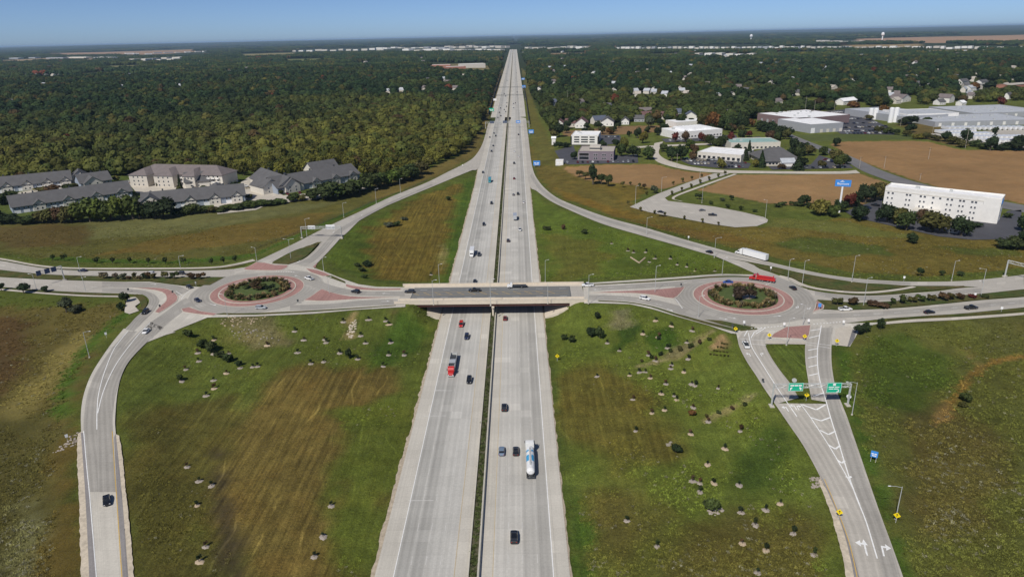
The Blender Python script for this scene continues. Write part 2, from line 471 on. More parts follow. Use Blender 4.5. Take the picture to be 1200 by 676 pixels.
# north-west: from the freeway up to the crossing road
ribbon('ramp', [(300, 306.5, 7), (342.5, 286.5, 6.8), (385, 265, 6.0), (425, 246.5, 4.6), (460, 230, 3.3), (500, 214, 2.0), (525, 201.5, 1.1), (545, 191.5, .5), (557, 182.5, .15), (566, 167, .06), (572, 145, .03)],
       [(318, 307.5, 7), (350, 291.7, 6.8), (397.5, 279, 6.0), (428, 253.5, 4.6), (469, 234.5, 3.3), (510, 217.5, 2.0), (535, 207, 1.1), (552, 200, .5), (561, 196, .15), (568, 172, .06), (575.5, 145, .03)], 'lane_pale', off=0.01)
ribbon('ramp', [(338, 310, 7), (355, 304, 7), (366.7, 295, 6.8), (376.7, 284, 6.3), (386, 274.5, 5.9)], [(366.7, 313.7, 7), (372, 308, 7), (383, 296.7, 6.8), (396.7, 281.7, 6.3), (407, 270, 5.5)], 'lane_pale', off=0.012)
ribbon('ramp_lane', [(345, 309.5, 7), (360, 303.3, 7), (371, 294.8, 6.8), (381, 283.5, 6.3), (398, 268, 5.8), (431, 250, 4.5), (466, 233, 3.3), (505, 216, 2)], [(358, 311.5, 7), (369, 305.5, 7), (379, 296, 6.8), (391, 282.3, 6.3), (404, 269.5, 5.6), (434, 251.3, 4.5), (469, 233.8, 3.3), (508, 217, 2)], 'lane', off=0.03, foot=False)
# south-west: loop to the southbound freeway
sw_z = [7, 7, 6.9, 6.7, 6.4, 6.0, 5.6, 5.2, 4.8, 4.3, 3.8, 3.5]
swL = [(145, 385), (132.5, 400), (120, 417.5), (107.5, 437.5), (98.7, 460), (95, 481), (95, 503), (96.5, 530), (99, 565), (101, 600), (103, 640), (105.5, 700)]
swR = [(206, 389), (172, 400), (152.5, 420), (142.5, 440), (137.5, 460), (135, 489), (135.3, 503), (138, 530), (141, 565), (144.5, 600), (147.5, 640), (152, 700)]
ribbon('ramp', [p + (z,) for p, z in zip(swL, sw_z)], [p + (z,) for p, z in zip(swR, sw_z)], 'concrete', off=0.01)
ribbon('ramp_lane', [(176, 377, 7), (150, 402, 7), (131, 425, 6.9), (117, 455, 6.7), (113, 487, 6.0), (113.5, 503, 5.6), (114, 530, 5.2), (115, 576, 4.7)], [(192, 384, 7), (168, 405, 7), (148, 428, 6.9), (136, 459, 6.6), (132, 487, 6.0), (132, 503, 5.6), (133.5, 530, 5.2), (136, 576, 4.7)], 'lane', off=0.03, foot=False)
ribbon('ramp_lane', [(150, 388, 7), (132, 407, 7), (112, 437, 6.8), (102.5, 462, 6.4), (98.5, 487, 6.0), (98.2, 507, 5.6), (101.5, 540, 5.15), (104.5, 576, 4.7)], [(161, 388, 7), (144, 408, 7), (124, 439, 6.8), (115, 463, 6.4), (113, 487, 6.0), (113.5, 507, 5.6), (114.2, 540, 5.15), (115, 576, 4.7)], 'lane', off=0.028, foot=False)
ribbon('ramp_shoulder', [(94.5, 507, 5.5), (96.5, 530, 5.2), (99, 565, 4.8), (101, 600, 4.3), (103, 640, 3.8), (105.5, 700, 3.5)], [(97.5, 507, 5.5), (101.5, 540, 5.2), (104.2, 570, 4.8), (107.5, 600, 4.3), (110.5, 640, 3.8), (115.5, 700, 3.5)], 'shoulder', off=0.03, foot=False)
ribbon('ramp_shoulder', [(133.5, 512, 5.5), (135, 540, 5.2), (137, 575, 4.7), (139, 605, 4.3), (141.5, 640, 3.8), (145.5, 700, 3.5)], [(135.4, 508, 5.5), (138.5, 535, 5.2), (141.8, 570, 4.7), (144.8, 605, 4.3), (147.5, 640, 3.8), (152, 700, 3.5)], 'shoulder', off=0.03, foot=False)
ribbon('gravel_edge', [(91, 508, 5.5), (90.3, 540, 5.1), (92, 565, 4.8), (93, 600, 4.3), (94, 640, 3.8), (96, 700, 3.5)], [(95.5, 505, 5.5), (97, 530, 5.2), (99.5, 565, 4.8), (101.5, 600, 4.3), (103.5, 640, 3.8), (106, 700, 3.5)], 'gravel', off=-0.02)
ribbon('gravel_edge', [(135, 508, 5.5), (138, 535, 5.2), (141.5, 570, 4.7), (144.5, 605, 4.3), (147.2, 640, 3.8), (151.6, 700, 3.5)], [(139.5, 510, 5.5), (143.5, 535, 5.2), (147, 570, 4.7), (150.5, 605, 4.3), (154, 640, 3.8), (159, 700, 3.5)], 'gravel', off=-0.02)
# south-east: northbound exit, fanning out to the right-hand roundabout
ribbon('ramp', [(870, 389, 7), (865, 396.7, 7), (866.7, 406.7, 7), (875, 423.3, 6.9), (885, 438.3, 6.7), (896.7, 456.7, 6.4), (908.3, 473.3, 6.1)], [(901, 389, 7), (896.7, 396.7, 7), (897.5, 406, 7), (905, 420.5, 6.9), (915, 435, 6.7), (926.7, 450, 6.4), (936, 466, 6.1)], 'lane_pale', off=0.01)
ribbon('ramp', [(950, 382, 7), (945, 396.7, 7), (943.3, 410, 7), (944.2, 426.7, 6.9), (946.7, 443.3, 6.7), (949, 458, 6.3), (951, 468, 6.1)], [(977, 381.7, 7), (975, 396, 7), (974.2, 413.3, 7), (975, 430, 6.9), (978.3, 450, 6.7), (982.5, 463, 6.3), (987, 474, 6.1)], 'lane_pale', off=0.01)
ribbon('ramp', [(907.6, 472.3, 6.1), (919, 489, 5.7), (930, 505, 5.4), (941.5, 522, 5.1), (961, 558, 4.5), (979, 597, 4.0), (992, 635, 3.6), (1001, 676, 3.2), (1004, 700, 3)], [(986.6, 473, 6.1), (993, 489, 5.7), (999, 507, 5.4), (1007, 530, 5.1), (1018.5, 564, 4.5), (1031, 600, 4.0), (1045, 638, 3.6), (1058.5, 676, 3.2), (1066, 700, 3)], 'lane_pale', off=0.006)
ribbon('ramp_lane', [(962, 384, 7), (961, 396, 7), (959.5, 413, 7), (959.5, 430, 6.9), (962.5, 450, 6.7), (967, 464, 6.3), (974.5, 490, 5.7), (984, 519, 5.1), (994.5, 553, 4.6), (1006, 586, 4.1), (1015, 608, 3.9), (1030, 655, 3.4), (1038, 690, 3.1)],
       [(976, 384, 7), (973.5, 396, 7), (972, 413, 7), (973, 430, 6.9), (976, 450, 6.7), (981, 464, 6.3), (989.5, 489, 5.7), (1000, 519, 5.1), (1012, 553, 4.6), (1024, 586, 4.1), (1032, 608, 3.9), (1049, 655, 3.4), (1059, 690, 3.1)], 'lane', off=0.03, foot=False)
ribbon('ramp_shoulder', [(957.5, 548, 4.7), (971, 578, 4.3), (983, 606, 3.9), (993.5, 640, 3.55), (1001, 676, 3.2), (1004, 700, 3)], [(958.5, 550, 4.7), (974, 580, 4.3), (988, 613, 3.85), (998, 643, 3.55), (1007, 676, 3.2), (1011, 700, 3)], 'shoulder', off=0.03, foot=False)
ribbon('gravel_edge', [(959, 563, 4.5), (972, 597, 4.0), (983, 635, 3.6), (992, 676, 3.2), (996, 700, 3)], [(961.5, 560, 4.5), (979.5, 597, 4.0), (992.5, 635, 3.6), (1001.5, 676, 3.2), (1004.5, 700, 3)], 'gravel', off=-0.02)

# --- crossing road, left leg
ribbon('crossing_road', [(-60, 297), (0, 305.5), (50, 314), (100, 317), (200, 317.3), (250, 316.5), (276, 315)], [(-60, 307), (0, 316), (50, 321), (100, 323), (200, 324.3), (250, 324.5), (276, 324.5)], 'lane_pale')
ribbon('crossing_road', [(-60, 321), (0, 324.7), (50, 327.3), (100, 329), (150, 330.2)], [(-60, 332), (0, 336), (50, 340), (100, 342.5), (150, 344)], 'lane_pale')
ribbon('footpath', [(-60, 294), (0, 302.3), (50, 311), (100, 313.7), (200, 313.7), (250, 312.5), (275, 309), (296, 303.8)], [(-60, 295.8), (0, 304.2), (50, 312.8), (100, 315.4), (200, 315.4), (250, 314.2), (276, 310.8), (300, 305.6)], 'path', off=0.02)
ribbon('footpath', [(-60, 333), (0, 338), (50, 342.5), (100, 345.6), (143, 346.6)], [(-60, 335), (0, 340), (50, 344.3), (100, 347.3), (143, 348.2)], 'path', off=0.02)
LJ = patch('junction_slab', [(149, 344.2), (149, 330), (175, 330), (215, 335), (240, 336.5), (249, 335), (268, 324.8), (275, 324.5), (275, 315), (292, 312.5), (300, 307), (318, 307), (338, 310), (355, 304.5), (366.5, 309), (368, 314), (380, 318), (400, 326), (420, 333), (441.7, 336), (475, 336.5), (475, 347),
                   (475, 359.5), (466.7, 360), (416.7, 363), (366.7, 367.5), (300, 370.5), (243, 372), (213, 384), (190, 394), (172, 401), (146, 386), (160, 371.5), (172.5, 361.5), (176, 355), (175, 349.5), (167.5, 345)], 'concrete', off=0.004)
ribbon('crossing_lane', [(120, 330.2), (175, 331.2), (205, 334.2), (222, 340)], [(120, 336), (160, 337), (190, 340), (208, 347)], 'lane', off=0.03, foot=False)
ribbon('crossing_lane', [(120, 341.8), (145, 342.7), (160, 343.4), (168.5, 345.8), (174, 350), (174, 356), (168, 364), (158, 373), (147, 386)], [(120, 337.5), (150, 338.6), (169, 340.5), (180, 344.5), (186.5, 351), (184, 359), (178, 367), (168, 377), (157, 388)], 'lane', off=0.03, foot=False)
ribbon('crossing_lane', [(218, 349), (211, 353), (200, 361), (188, 370), (176, 378), (163, 390)], [(228, 357), (216, 364), (205, 372), (194, 381), (184, 390), (178, 397)], 'lane', off=0.03, foot=False)
ribbon('crossing_lane', [(350, 324), (375, 330), (400, 337.5), (425, 341), (460, 341.3), (474, 341.5)], [(340, 332), (368, 337.5), (392, 343.5), (420, 346.3), (460, 346.8), (474, 347)], 'lane', off=0.032, foot=False)
ribbon('crossing_lane', [(340, 357.5), (380, 356.5), (420, 352.5), (450, 351), (474, 350.8)], [(340, 364), (380, 362), (420, 358.7), (450, 357.3), (474, 356.8)], 'lane', off=0.032, foot=False)
ribbon('crossing_lane', [(276, 315.8), (300, 310.5), (312, 308.5)], [(276, 322.5), (310, 320), (345, 319)], 'lane_pale', off=0.025, foot=False)
# --- right leg
ribbon('crossing_road', [(945, 339), (967, 342.7), (1000, 346), (1033, 346), (1067, 343.5), (1100, 341), (1132, 337), (1200, 334), (1260, 330)], [(952, 351.5), (975, 352.2), (1005, 354.5), (1050, 352.5), (1075, 350), (1100, 347.5), (1150, 344), (1200, 338.7), (1260, 333)], 'lane_pale', off=0.006)
ribbon('crossing_road', [(953, 364.5), (967, 362.5), (990, 363.5), (1050, 361), (1100, 356.7), (1150, 351.7), (1200, 348), (1260, 343)], [(975, 381), (992, 378.5), (1007, 376.7), (1040, 373), (1083, 370), (1133, 366.7), (1200, 360), (1260, 354)], 'lane_pale', off=0.006)
ribbon('footpath', [(1033, 377.5), (1070, 374), (1117, 371.7), (1160, 369), (1200, 366), (1260, 360)], [(1036, 380), (1070, 377.3), (1117, 375), (1160, 372), (1200, 368.8), (1260, 363)], 'path', off=0.02)
ribbon('footpath', [(914, 322.5), (928, 326), (940, 332), (957, 337), (990, 341), (1020, 341.5), (1050, 338.5), (1069, 335.2)], [(912, 324.5), (926, 328.5), (938, 334.3), (956, 339), (990, 343), (1020, 343.8), (1051, 340.7), (1074, 336.5)], 'path', off=0.02)
RJ = patch('junction_slab', [(683, 331.8), (689, 331.5), (763, 326.7), (843, 321), (880, 321.7), (890, 322.5), (898, 321), (913, 323.5), (933, 331.7), (948, 340), (954, 346), (957, 351), (952, 364.5), (967, 362.7), (975, 363), (985, 379), (1036, 377.5), (1008, 384), (1002, 396), (996, 406), (976, 404), (944, 403), (896, 403), (866, 404), (863, 391), (856.7, 390.5), (830, 381), (796.7, 371.7), (763, 361.7), (738, 356.3), (697, 355), (688, 355.5), (684.5, 355.3)], 'concrete', off=0.004)
ribbon('crossing_lane', [(690, 345.8), (730, 346.8), (765, 351), (793, 357.5), (818, 366.5), (850, 374.5), (880, 378)], [(690, 351.5), (728, 352.4), (760, 356.7), (785, 363.5), (808, 371.7), (845, 381), (880, 384)], 'lane', off=0.032, foot=False)
ribbon('crossing_lane', [(690, 336), (770, 331.6), (845, 326), (878, 326), (900, 330)], [(690, 341.2), (770, 336.8), (845, 331.2), (875, 331), (893, 335)], 'lane', off=0.034, foot=False)
ribbon('crossing_lane', [(890, 324), (915, 333), (935, 345), (943, 356)], [(903, 321), (930, 332), (950, 344), (955, 355)], 'lane', off=0.036, foot=False)
ribbon('crossing_lane', [(955, 340), (990, 346.5), (1033, 347.3), (1100, 342), (1150, 338)], [(955, 346), (990, 351), (1033, 351.3), (1100, 346.5), (1150, 342)], 'lane', off=0.03, foot=False)
ribbon('crossing_lane', [(900, 372), (940, 368.3), (1000, 366.5), (1050, 363.6), (1100, 359.4), (1200, 351)], [(900, 379), (940, 374.6), (1000, 372), (1050, 369), (1100, 364.8), (1200, 356.5)], 'lane', off=0.03, foot=False)
ribbon('crossing_lane', [(0, 307.5), (50, 315.5), (100, 318.3), (200, 318.8), (270, 317.5)], [(0, 313.5), (50, 319.5), (100, 321.8), (200, 322.8), (270, 322.4)], 'lane_pale', off=0.03, foot=False)

# --- the two roundabouts
CL_, CRt = P(302, 340, ZJ), P(870, 348, ZJ)
def ring(c, r0, r1, n=96):
    a = np.linspace(0, 2 * np.pi, n + 1)
    Lw = np.stack([c[0] + r0 * np.cos(a), c[1] + r0 * np.sin(a), np.full(n + 1, c[2])], 1)
    Rw = np.stack([c[0] + r1 * np.cos(a), c[1] + r1 * np.sin(a), np.full(n + 1, c[2])], 1)
    return Lw, Rw
for c in (CL_, CRt):
    Lw, Rw = ring(c, 21.8, 31.0)
    ROADS.append(dict(kind='ribbon', name='circulating_lane', L=Lw, R=Rw, mat='lane', off=0.04, parent=None, ustart=0.0))

# --- cul-de-sac, business park streets, car parks
patch('turning_court', [(837, 203.3), (810, 212.5), (770, 227.5), (738, 242.5), (762, 249), (803, 256.7), (837, 263), (862, 266.5), (887, 265), (899, 260.5), (900, 257.5), (895, 254.5), (870, 248.5), (837, 242.2), (803, 238), (783, 235.5), (779, 232), (787, 227.5), (820, 215), (855, 203.5)], 'lane_pale', z=4, off=0.02)
ribbon('footpath', [(860, 203.8), (820, 218), (788, 231), (797, 236)], [(864, 204.2), (824, 218.7), (791, 231.5), (801, 236.5)], 'path', z=4, off=0.02)
ribbon('side_street', [(767, 168), (764, 178), (768, 188), (782, 194), (807, 199.5), (840, 202.5), (900, 203.5), (980, 204), (1008, 203)], [(777, 166), (772, 178), (777, 185), (790, 190.5), (812, 196), (845, 199.2), (900, 200.6), (980, 201), (1003, 199.5)], 'path', z=4, off=0.03)
ribbon('side_street', [(740, 172), (790, 169.5), (840, 167.5)], [(740, 174), (790, 171.5), (840, 169.5)], 'path', z=4, off=0.028)
ribbon('avenue', [(900, 147), (914, 155), (941, 168), (973, 181), (994, 191), (1012, 201), (1044, 213), (1078, 224), (1130, 235), (1200, 249), (1300, 268)], [(906, 146), (922, 155), (952, 167.5), (987, 179.5), (1011, 189.5), (1030, 198.5), (1062, 210), (1095, 219), (1140, 229), (1200, 240.5), (1300, 258)], 'old_asphalt', z=4, off=0.02)
patch('car_park', [(990, 248), (1008, 241), (1034, 233), (1034, 246), (1165, 262), (1181, 247), (1197, 246), (1197, 280), (1140, 281), (1100, 277), (1060, 268), (1020, 259), (1000, 254)], 'asphalt', z=4, off=0.02)
patch('car_park', [(650, 177), (672, 170.5), (677, 186), (747, 181), (748, 191), (665, 192.8), (658, 190)], 'asphalt', z=4, off=0.02)
patch('car_park', [(797, 188), (847, 182.5), (880, 192), (877, 197), (850, 198), (810, 193.5)], 'asphalt', z=4, off=0.022)
patch('car_park', [(700, 158), (727, 159), (728, 167), (706, 171)], 'asphalt', z=4, off=0.02)
patch('car_park', [(950, 132), (995, 128), (1048, 152), (1048, 158), (985, 157)], 'asphalt', z=4, off=0.02)
patch('car_park', [(960, 182), (995, 193), (1000, 197), (905, 199), (900, 195), (950, 193)], 'asphalt', z=4, off=0.02)
patch('car_park', [(775, 163), (862, 158), (866, 164), (780, 167)], 'asphalt', z=4, off=0.02)
patch('car_park', [(835, 167), (890, 160), (905, 171), (860, 177)], 'asphalt', z=4, off=0.024)
patch('freight_yard', [(1090, 157), (1230, 150), (1230, 176), (1160, 172), (1110, 163)], 'lane_pale', z=4, off=0.02)
patch('apartment_court', [(150, 214), (165, 210), (282, 218), (284, 240), (322, 236), (300, 246), (255, 251), (245, 228), (160, 226)], 'path', z=4, off=0.02)
patch('apartment_court', [(282, 214), (292, 207), (332, 229), (372, 226), (425, 214), (432, 221), (372, 233), (330, 238), (284, 234)], 'path', z=4, off=0.024)
patch('apartment_court', [(5, 228), (85, 216), (88, 224), (10, 238)], 'path', z=4, off=0.02)

# --- bridge ends and sloped abutment paving
BY = (P(464.5, 356, 7), P(686, 353.5, 7), P(474, 336, 7), P(680, 331.5, 7))

# ------------------------------------------------------------------ terrain: one sheet to the horizon
def growing(start, end, first, ratio):
    out = [start]
    while out[-1] < end: out.append(out[-1] + max(first, abs(out[-1]) * ratio))
    return out
ys_ = np.array([-400, -200, -60, 20] + growing(60, 450, 2.2, 0) + growing(452.5, 1500, 2.3, 0.005) + growing(1510, 70000, 10, 0.022))
pos = growing(462.5, 70000, 2.5, 0.022)
xs_ = np.array([-v for v in pos[::-1]] + list(np.arange(-460, 461, 2.5)) + pos)
NX, NY = len(xs_), len(ys_)
GX, GY = np.meshgrid(xs_, ys_)
XF = -12.0
def base_h(x, y):
    d = np.abs(x - XF)
    h = 2.0 * sstep(27, 60, d) + 2.0 * sstep(95, 170, d)
    far = np.hypot(x, y)
    h = h + sstep(9000, 30000, far) * (vnoise(x, y, 9000, 3, 3) - 0.35) * 190 * sstep(9000, 42000, far)
    h = h + (vnoise(x, y, 38, 9, 3) - 0.5) * 0.9 * sstep(30, 70, d) * (1 - sstep(900, 1500, far))
    return h
GZ = base_h(GX, GY)
near = (np.abs(GX) < 460) & (GY > 20) & (GY < 1100)
fp = np.array(FOOT)
# footprint of the roads on the grid (lowest road level there), widened by one node
iy = np.clip(np.searchsorted(ys_, fp[:, 1]), 1, NY - 1); iy -= (fp[:, 1] - ys_[iy - 1]) < (ys_[iy] - fp[:, 1])
ix = np.clip(np.searchsorted(xs_, fp[:, 0]), 1, NX - 1); ix -= (fp[:, 0] - xs_[ix - 1]) < (xs_[ix] - fp[:, 0])
FZ = np.full(GX.shape, np.inf)
np.minimum.at(FZ, (iy, ix), fp[:, 2])
FZ2 = FZ.copy()
for dy in (-1, 0, 1):
    for dx in (-1, 0, 1):
        FZ2 = np.minimum(FZ2, np.roll(np.roll(FZ, dy, 0), dx, 1))
onroad = np.isfinite(FZ2)
sel = fp[np.random.default_rng(1).permutation(len(fp))[:60000]]
kd = kdtree.KDTree(len(sel))
for i, q in enumerate(sel): kd.insert((q[0], q[1], 0), i)
kd.balance()
todo = np.argwhere(near & ~onroad)
cand = GZ.copy()
DROAD = np.full(GX.shape, 1e3)
for j, i in todo:
    co, k, d = kd.find((GX[j, i], GY[j, i], 0))
    DROAD[j, i] = d
    if d < 60:
        zr = sel[k][2]
        wdt = 8 + 3.2 * abs(zr - GZ[j, i])
        t = min(1, max(0, (d - 1.5) / wdt)); t = t * t * (3 - 2 * t)
        cand[j, i] = (zr - 0.12) * (1 - t) + GZ[j, i] * t
DROAD[onroad] = 0
Hs = np.where(onroad, FZ2 - 0.12, cand)
for _ in range(5):
    bl = (Hs + np.roll(Hs, 1, 0) + np.roll(Hs, -1, 0) + np.roll(Hs, 1, 1) + np.roll(Hs, -1, 1)) / 5
    Hs = np.where(near & ~onroad, bl, Hs)
GZ = np.where(onroad, FZ2 - 0.22, Hs)
GZ = np.where((GY < 1100) | (np.abs(GX - XF) > 34), GZ, -0.22)

def H(x, y):
    x = np.asarray(x, float); y = np.asarray(y, float)
    i = np.clip(np.searchsorted(xs_, x) - 1, 0, NX - 2); j = np.clip(np.searchsorted(ys_, y) - 1, 0, NY - 2)
    u = (x - xs_[i]) / (xs_[i + 1] - xs_[i]); v = (y - ys_[j]) / (ys_[j + 1] - ys_[j])
    return (GZ[j, i] * (1 - u) + GZ[j, i + 1] * u) * (1 - v) + (GZ[j + 1, i] * (1 - u) + GZ[j + 1, i + 1] * u) * v

def road_d(x, y):
    i = np.clip(np.searchsorted(xs_, x), 0, NX - 1); j = np.clip(np.searchsorted(ys_, y), 0, NY - 1)
    return DROAD[j, i]

def G(px, py, it=14):
    """the point of the ground at a pixel"""
    z = 4.0
    for _ in range(it):
        q = P(px, py, z); z = z * 0.4 + 0.6 * float(H(q[0], q[1]))
    return np.array([q[0], q[1], float(H(q[0], q[1]))])

# ------------------------------------------------------------------ ground cover colours (what grows or lies there)
COLR = np.zeros(GX.shape + (3,)); COLR[:] = (0.066, 0.082, 0.024)
AMP = np.ones(GX.shape); WEED = np.full(GX.shape, 0.25); MOW = np.zeros(GX.shape)
FARF = sstep(700, 1400, GY)
COLR = COLR * (1 - FARF[..., None]) + np.array((0.030, 0.042, 0.018)) * FARF[..., None]
_r = sstep(20, 90, GX) * sstep(2600, 1500, GY) * FARF
COLR = COLR * (1 - _r[..., None]) + np.array((0.056, 0.070, 0.026)) * _r[..., None]
WEED *= 1 - FARF

def zone(pts, col, soft=6.0, amp=None, weed=None, mow=None, z=3.0, wob=1.0, width=None, strength=1.0):
    w = np.array([P(p[0], p[1], z) for p in pts])
    pad = soft * 2 + (width or 0)
    x0, x1, y0, y1 = w[:, 0].min() - pad, w[:, 0].max() + pad, w[:, 1].min() - pad, w[:, 1].max() + pad
    j0, j1 = np.searchsorted(ys_, [y0, y1]); i0, i1 = np.searchsorted(xs_, [x0, x1])
    s = (slice(max(j0 - 1, 0), j1 + 1), slice(max(i0 - 1, 0), i1 + 1))
    X, Y = GX[s], GY[s]
    if width: sd = seg_dist(w, X, Y, False) - width / 2
    else:
        d = seg_dist(w, X, Y, True); sd = np.where(inside(w, X, Y), -d, d)
    sd = sd + (vnoise(X, Y, max(soft * 1.6, 4), 17, 3) - 0.5) * 2.2 * soft * wob
    a = (1 - sstep(-soft * 0.5, soft * 0.5, sd)) * strength
    COLR[s] = COLR[s] * (1 - a[..., None]) + np.array(col) * a[..., None]
    for arr, v in ((AMP, amp), (WEED, weed), (MOW, mow)):
        if v is not None: arr[s] = arr[s] * (1 - a) + v * a
GREEN, OLIVE, BROWN, LUSH, PALE, FARM = (0.060, 0.080, 0.020), (0.115, 0.105, 0.036), (0.128, 0.100, 0.036), (0.046, 0.078, 0.017), (0.19, 0.165, 0.085), (0.272, 0.168, 0.084)
# lawns and rough of the business park
zone([(610, 110), (640, 138), (900, 118), (1220, 108), (1220, 260), (900, 250), (700, 215), (640, 190), (617, 150)], (0.075, 0.090, 0.028), 5, weed=0.1)
zone([(640, 200), (655, 193), (760, 220), (735, 243), (700, 235), (655, 215)], (0.15, 0.115, 0.035), 6)
# left: rough field between the apartments and the road
zone([(-60, 262), (170, 257), (290, 242), (420, 222), (500, 202), (560, 178), (566, 172), (545, 187), (500, 210), (425, 244), (385, 262), (300, 303), (200, 311), (60, 309), (-60, 292)], (0.098, 0.094, 0.036), 7, weed=0.5, amp=.8)
zone([(120, 258), (290, 243), (330, 241), (400, 236), (330, 255), (210, 275), (100, 282), (60, 275)], (0.115, 0.115, 0.060), 6, weed=0.9)
zone([(180, 283), (300, 262), (395, 246), (360, 268), (310, 285), (215, 296), (120, 300)], (0.132, 0.098, 0.036), 6)
zone([(60, 303), (200, 307), (300, 298), (385, 259), (470, 222), (470, 226), (385, 266), (300, 304), (200, 312), (50, 309)], LUSH, 3)
zone([(-20, 268), (60, 264), (110, 268), (90, 290), (0, 292)], (0.095, 0.072, 0.035), 8)
zone([(430, 215), (500, 198), (560, 172), (568, 160), (566, 172), (510, 205), (440, 236)], (0.135, 0.105, 0.045), 5)
# north-west infield
zone([(385, 300), (410, 270), (540, 208), (557, 202), (556, 215), (523, 332), (430, 334), (385, 312)], (0.062, 0.088, 0.020), 4, mow=0.5)
zone([(440, 262), (500, 226), (538, 212), (530, 240), (512, 325), (450, 330), (432, 315), (430, 285)], (0.130, 0.100, 0.030), 8, mow=1.0)
zone([(519, 280), (524, 284), (516, 312), (513, 308)], PALE, 3)
zone([(545, 212), (556, 206), (527, 333), (518, 333)], LUSH, 3)
# north-east infield
zone([(622, 220), (640, 236), (720, 268), (830, 302), (888, 320), (840, 321), (700, 329), (641, 331), (632, 290)], (0.068, 0.094, 0.022), 4, weed=0.3)
zone([(640, 270), (690, 280), (720, 300), (700, 320), (650, 322)], (0.094, 0.098, 0.028), 8, mow=0.4)
# north-east rough field, up to the hotel
zone([(617, 165), (645, 180), (700, 215), (735, 240), (800, 258), (900, 268), (1000, 256), (1090, 274), (1210, 282), (1210, 318), (1080, 325), (1000, 320), (900, 302), (800, 277), (712, 251), (650, 226), (628, 200)], (0.130, 0.105, 0.036), 5, weed=0.6)
zone([(900, 285), (960, 280), (1040, 292), (1045, 301), (985, 303), (925, 294)], (0.060, 0.075, 0.024), 6)
zone([(1100, 290), (1190, 296), (1200, 303), (1130, 300)], (0.070, 0.080, 0.026), 5)
zone([(900, 255), (990, 262), (1080, 280), (1000, 278), (900, 268)], (0.105, 0.110, 0.040), 6)
zone([(650, 218), (730, 246), (760, 258), (720, 252), (660, 230)], (0.165, 0.110, 0.030), 5)
zone([(740, 258), (860, 276), (900, 288), (840, 282), (760, 264)], (0.14, 0.095, 0.035), 5)
# farm fields
zone([(658, 195), (700, 193), (765, 191.5), (782, 196.5), (807, 201), (838, 203.5), (810, 212), (778, 221), (740, 214), (690, 209), (672, 203)], FARM, 2.5, amp=0.35, weed=0, mow=0, wob=1.0, z=4)
zone([(862, 204.5), (920, 205), (1007, 203.3), (1035, 213), (1046, 217), (1034, 232), (1000, 243), (932, 240), (900, 238.5), (853, 229), (818, 223)], FARM, 2.5, amp=0.35, weed=0, wob=1.0, z=4)
zone([(972, 169), (985, 166.5), (1068, 165), (1090, 166.5), (1127, 176), (1200, 177), (1300, 176), (1300, 258), (1200, 238.5), (1112, 223), (1062, 208), (1000, 185.5)], (0.262, 0.158, 0.078), 2.5, amp=0.35, weed=0, wob=1.0, z=4)
zone([(915, 158), (985, 157), (1065, 158), (1075, 163), (985, 165.5), (945, 166)], (0.085, 0.105, 0.035), 2, amp=0.4, weed=0, wob=0.3, z=4)
zone([(660, 152), (720, 148), (800, 147), (800, 153), (720, 158), (660, 158)], (0.22, 0.14, 0.075), 3, amp=0.4, weed=0, z=4)
zone([(780, 175), (835, 172), (838, 180), (800, 186), (783, 184)], (0.07, 0.10, 0.025), 2, weed=0, z=4)
zone([(1050, 145), (1085, 145), (1160, 160), (1190, 166), (1120, 172), (1080, 162)], (0.13, 0.10, 0.05), 3, z=4)
# south-west infield
zone([(176, 402), (250, 372), (470, 362), (508, 372), (432, 690), (160, 690), (145, 560), (138, 490)], (0.072, 0.090, 0.025), 4, mow=0.5, weed=0.3)
zone([(250, 500), (330, 430), (450, 420), (478, 440), (455, 520), (430, 600), (420, 690), (270, 690), (255, 590)], (0.138, 0.104, 0.042), 10, mow=1.0, weed=0.3)
zone([(180, 480), (260, 470), (250, 690), (165, 690), (150, 560)], (0.092, 0.084, 0.030), 12, mow=0.7)
zone([(400, 470), (470, 450), (500, 400), (505, 380), (445, 640), (400, 680), (385, 600)], (0.075, 0.092, 0.022), 7, mow=0.5, weed=0.5)
zone([(250, 522), (258, 530), (272, 590), (294, 690), (258, 690), (250, 590)], (0.058, 0.046, 0.033), 4, amp=0.5, weed=0.1, wob=.6)
zone([(265, 382), (285, 376), (320, 388), (335, 402), (300, 408), (275, 400)], (0.15, 0.135, 0.085), 6, weed=1.0)
zone([(410, 378), (420, 374), (415, 396), (404, 394)], (0.24, 0.185, 0.12), 3)
zone([(460, 372), (466, 376), (470, 410), (462, 404)], (0.13, 0.105, 0.06), 3)
zone([(455, 374), (500, 372), (495, 400), (460, 420), (430, 430)], LUSH, 6)
# far-left field
zone([(-60, 348), (130, 349), (150, 365), (120, 410), (92, 470), (84, 550), (86, 690), (-60, 690)], (0.105, 0.088, 0.038), 6, weed=0.5, amp=.6)
zone([(-60, 346), (140, 350), (150, 362), (60, 366), (-60, 362)], (0.06, 0.075, 0.022), 5)
zone([(100, 388), (118, 395), (60, 470), (10, 500), (0, 470), (40, 440)], (0.185, 0.155, 0.072), 7)
zone([(-60, 380), (25, 372), (50, 400), (15, 460), (-60, 500)], (0.090, 0.058, 0.034), 8)
zone([(-60, 500), (60, 490), (70, 560), (60, 690), (-60, 690)], (0.082, 0.074, 0.032), 8, weed=0.8, amp=.7)
zone([(20, 590), (55, 585), (60, 660), (25, 680)], (0.135, 0.13, 0.08), 6, weed=1.6)
zone([(160, 372), (140, 386), (118, 408), (100, 432), (90, 460), (86, 500), (66, 500), (72, 460), (95, 415), (128, 385), (148, 368)], LUSH, 3, weed=0.1)
zone([(60, 530), (92, 506), (90, 690), (70, 690)], (0.105, 0.080, 0.030), 6)
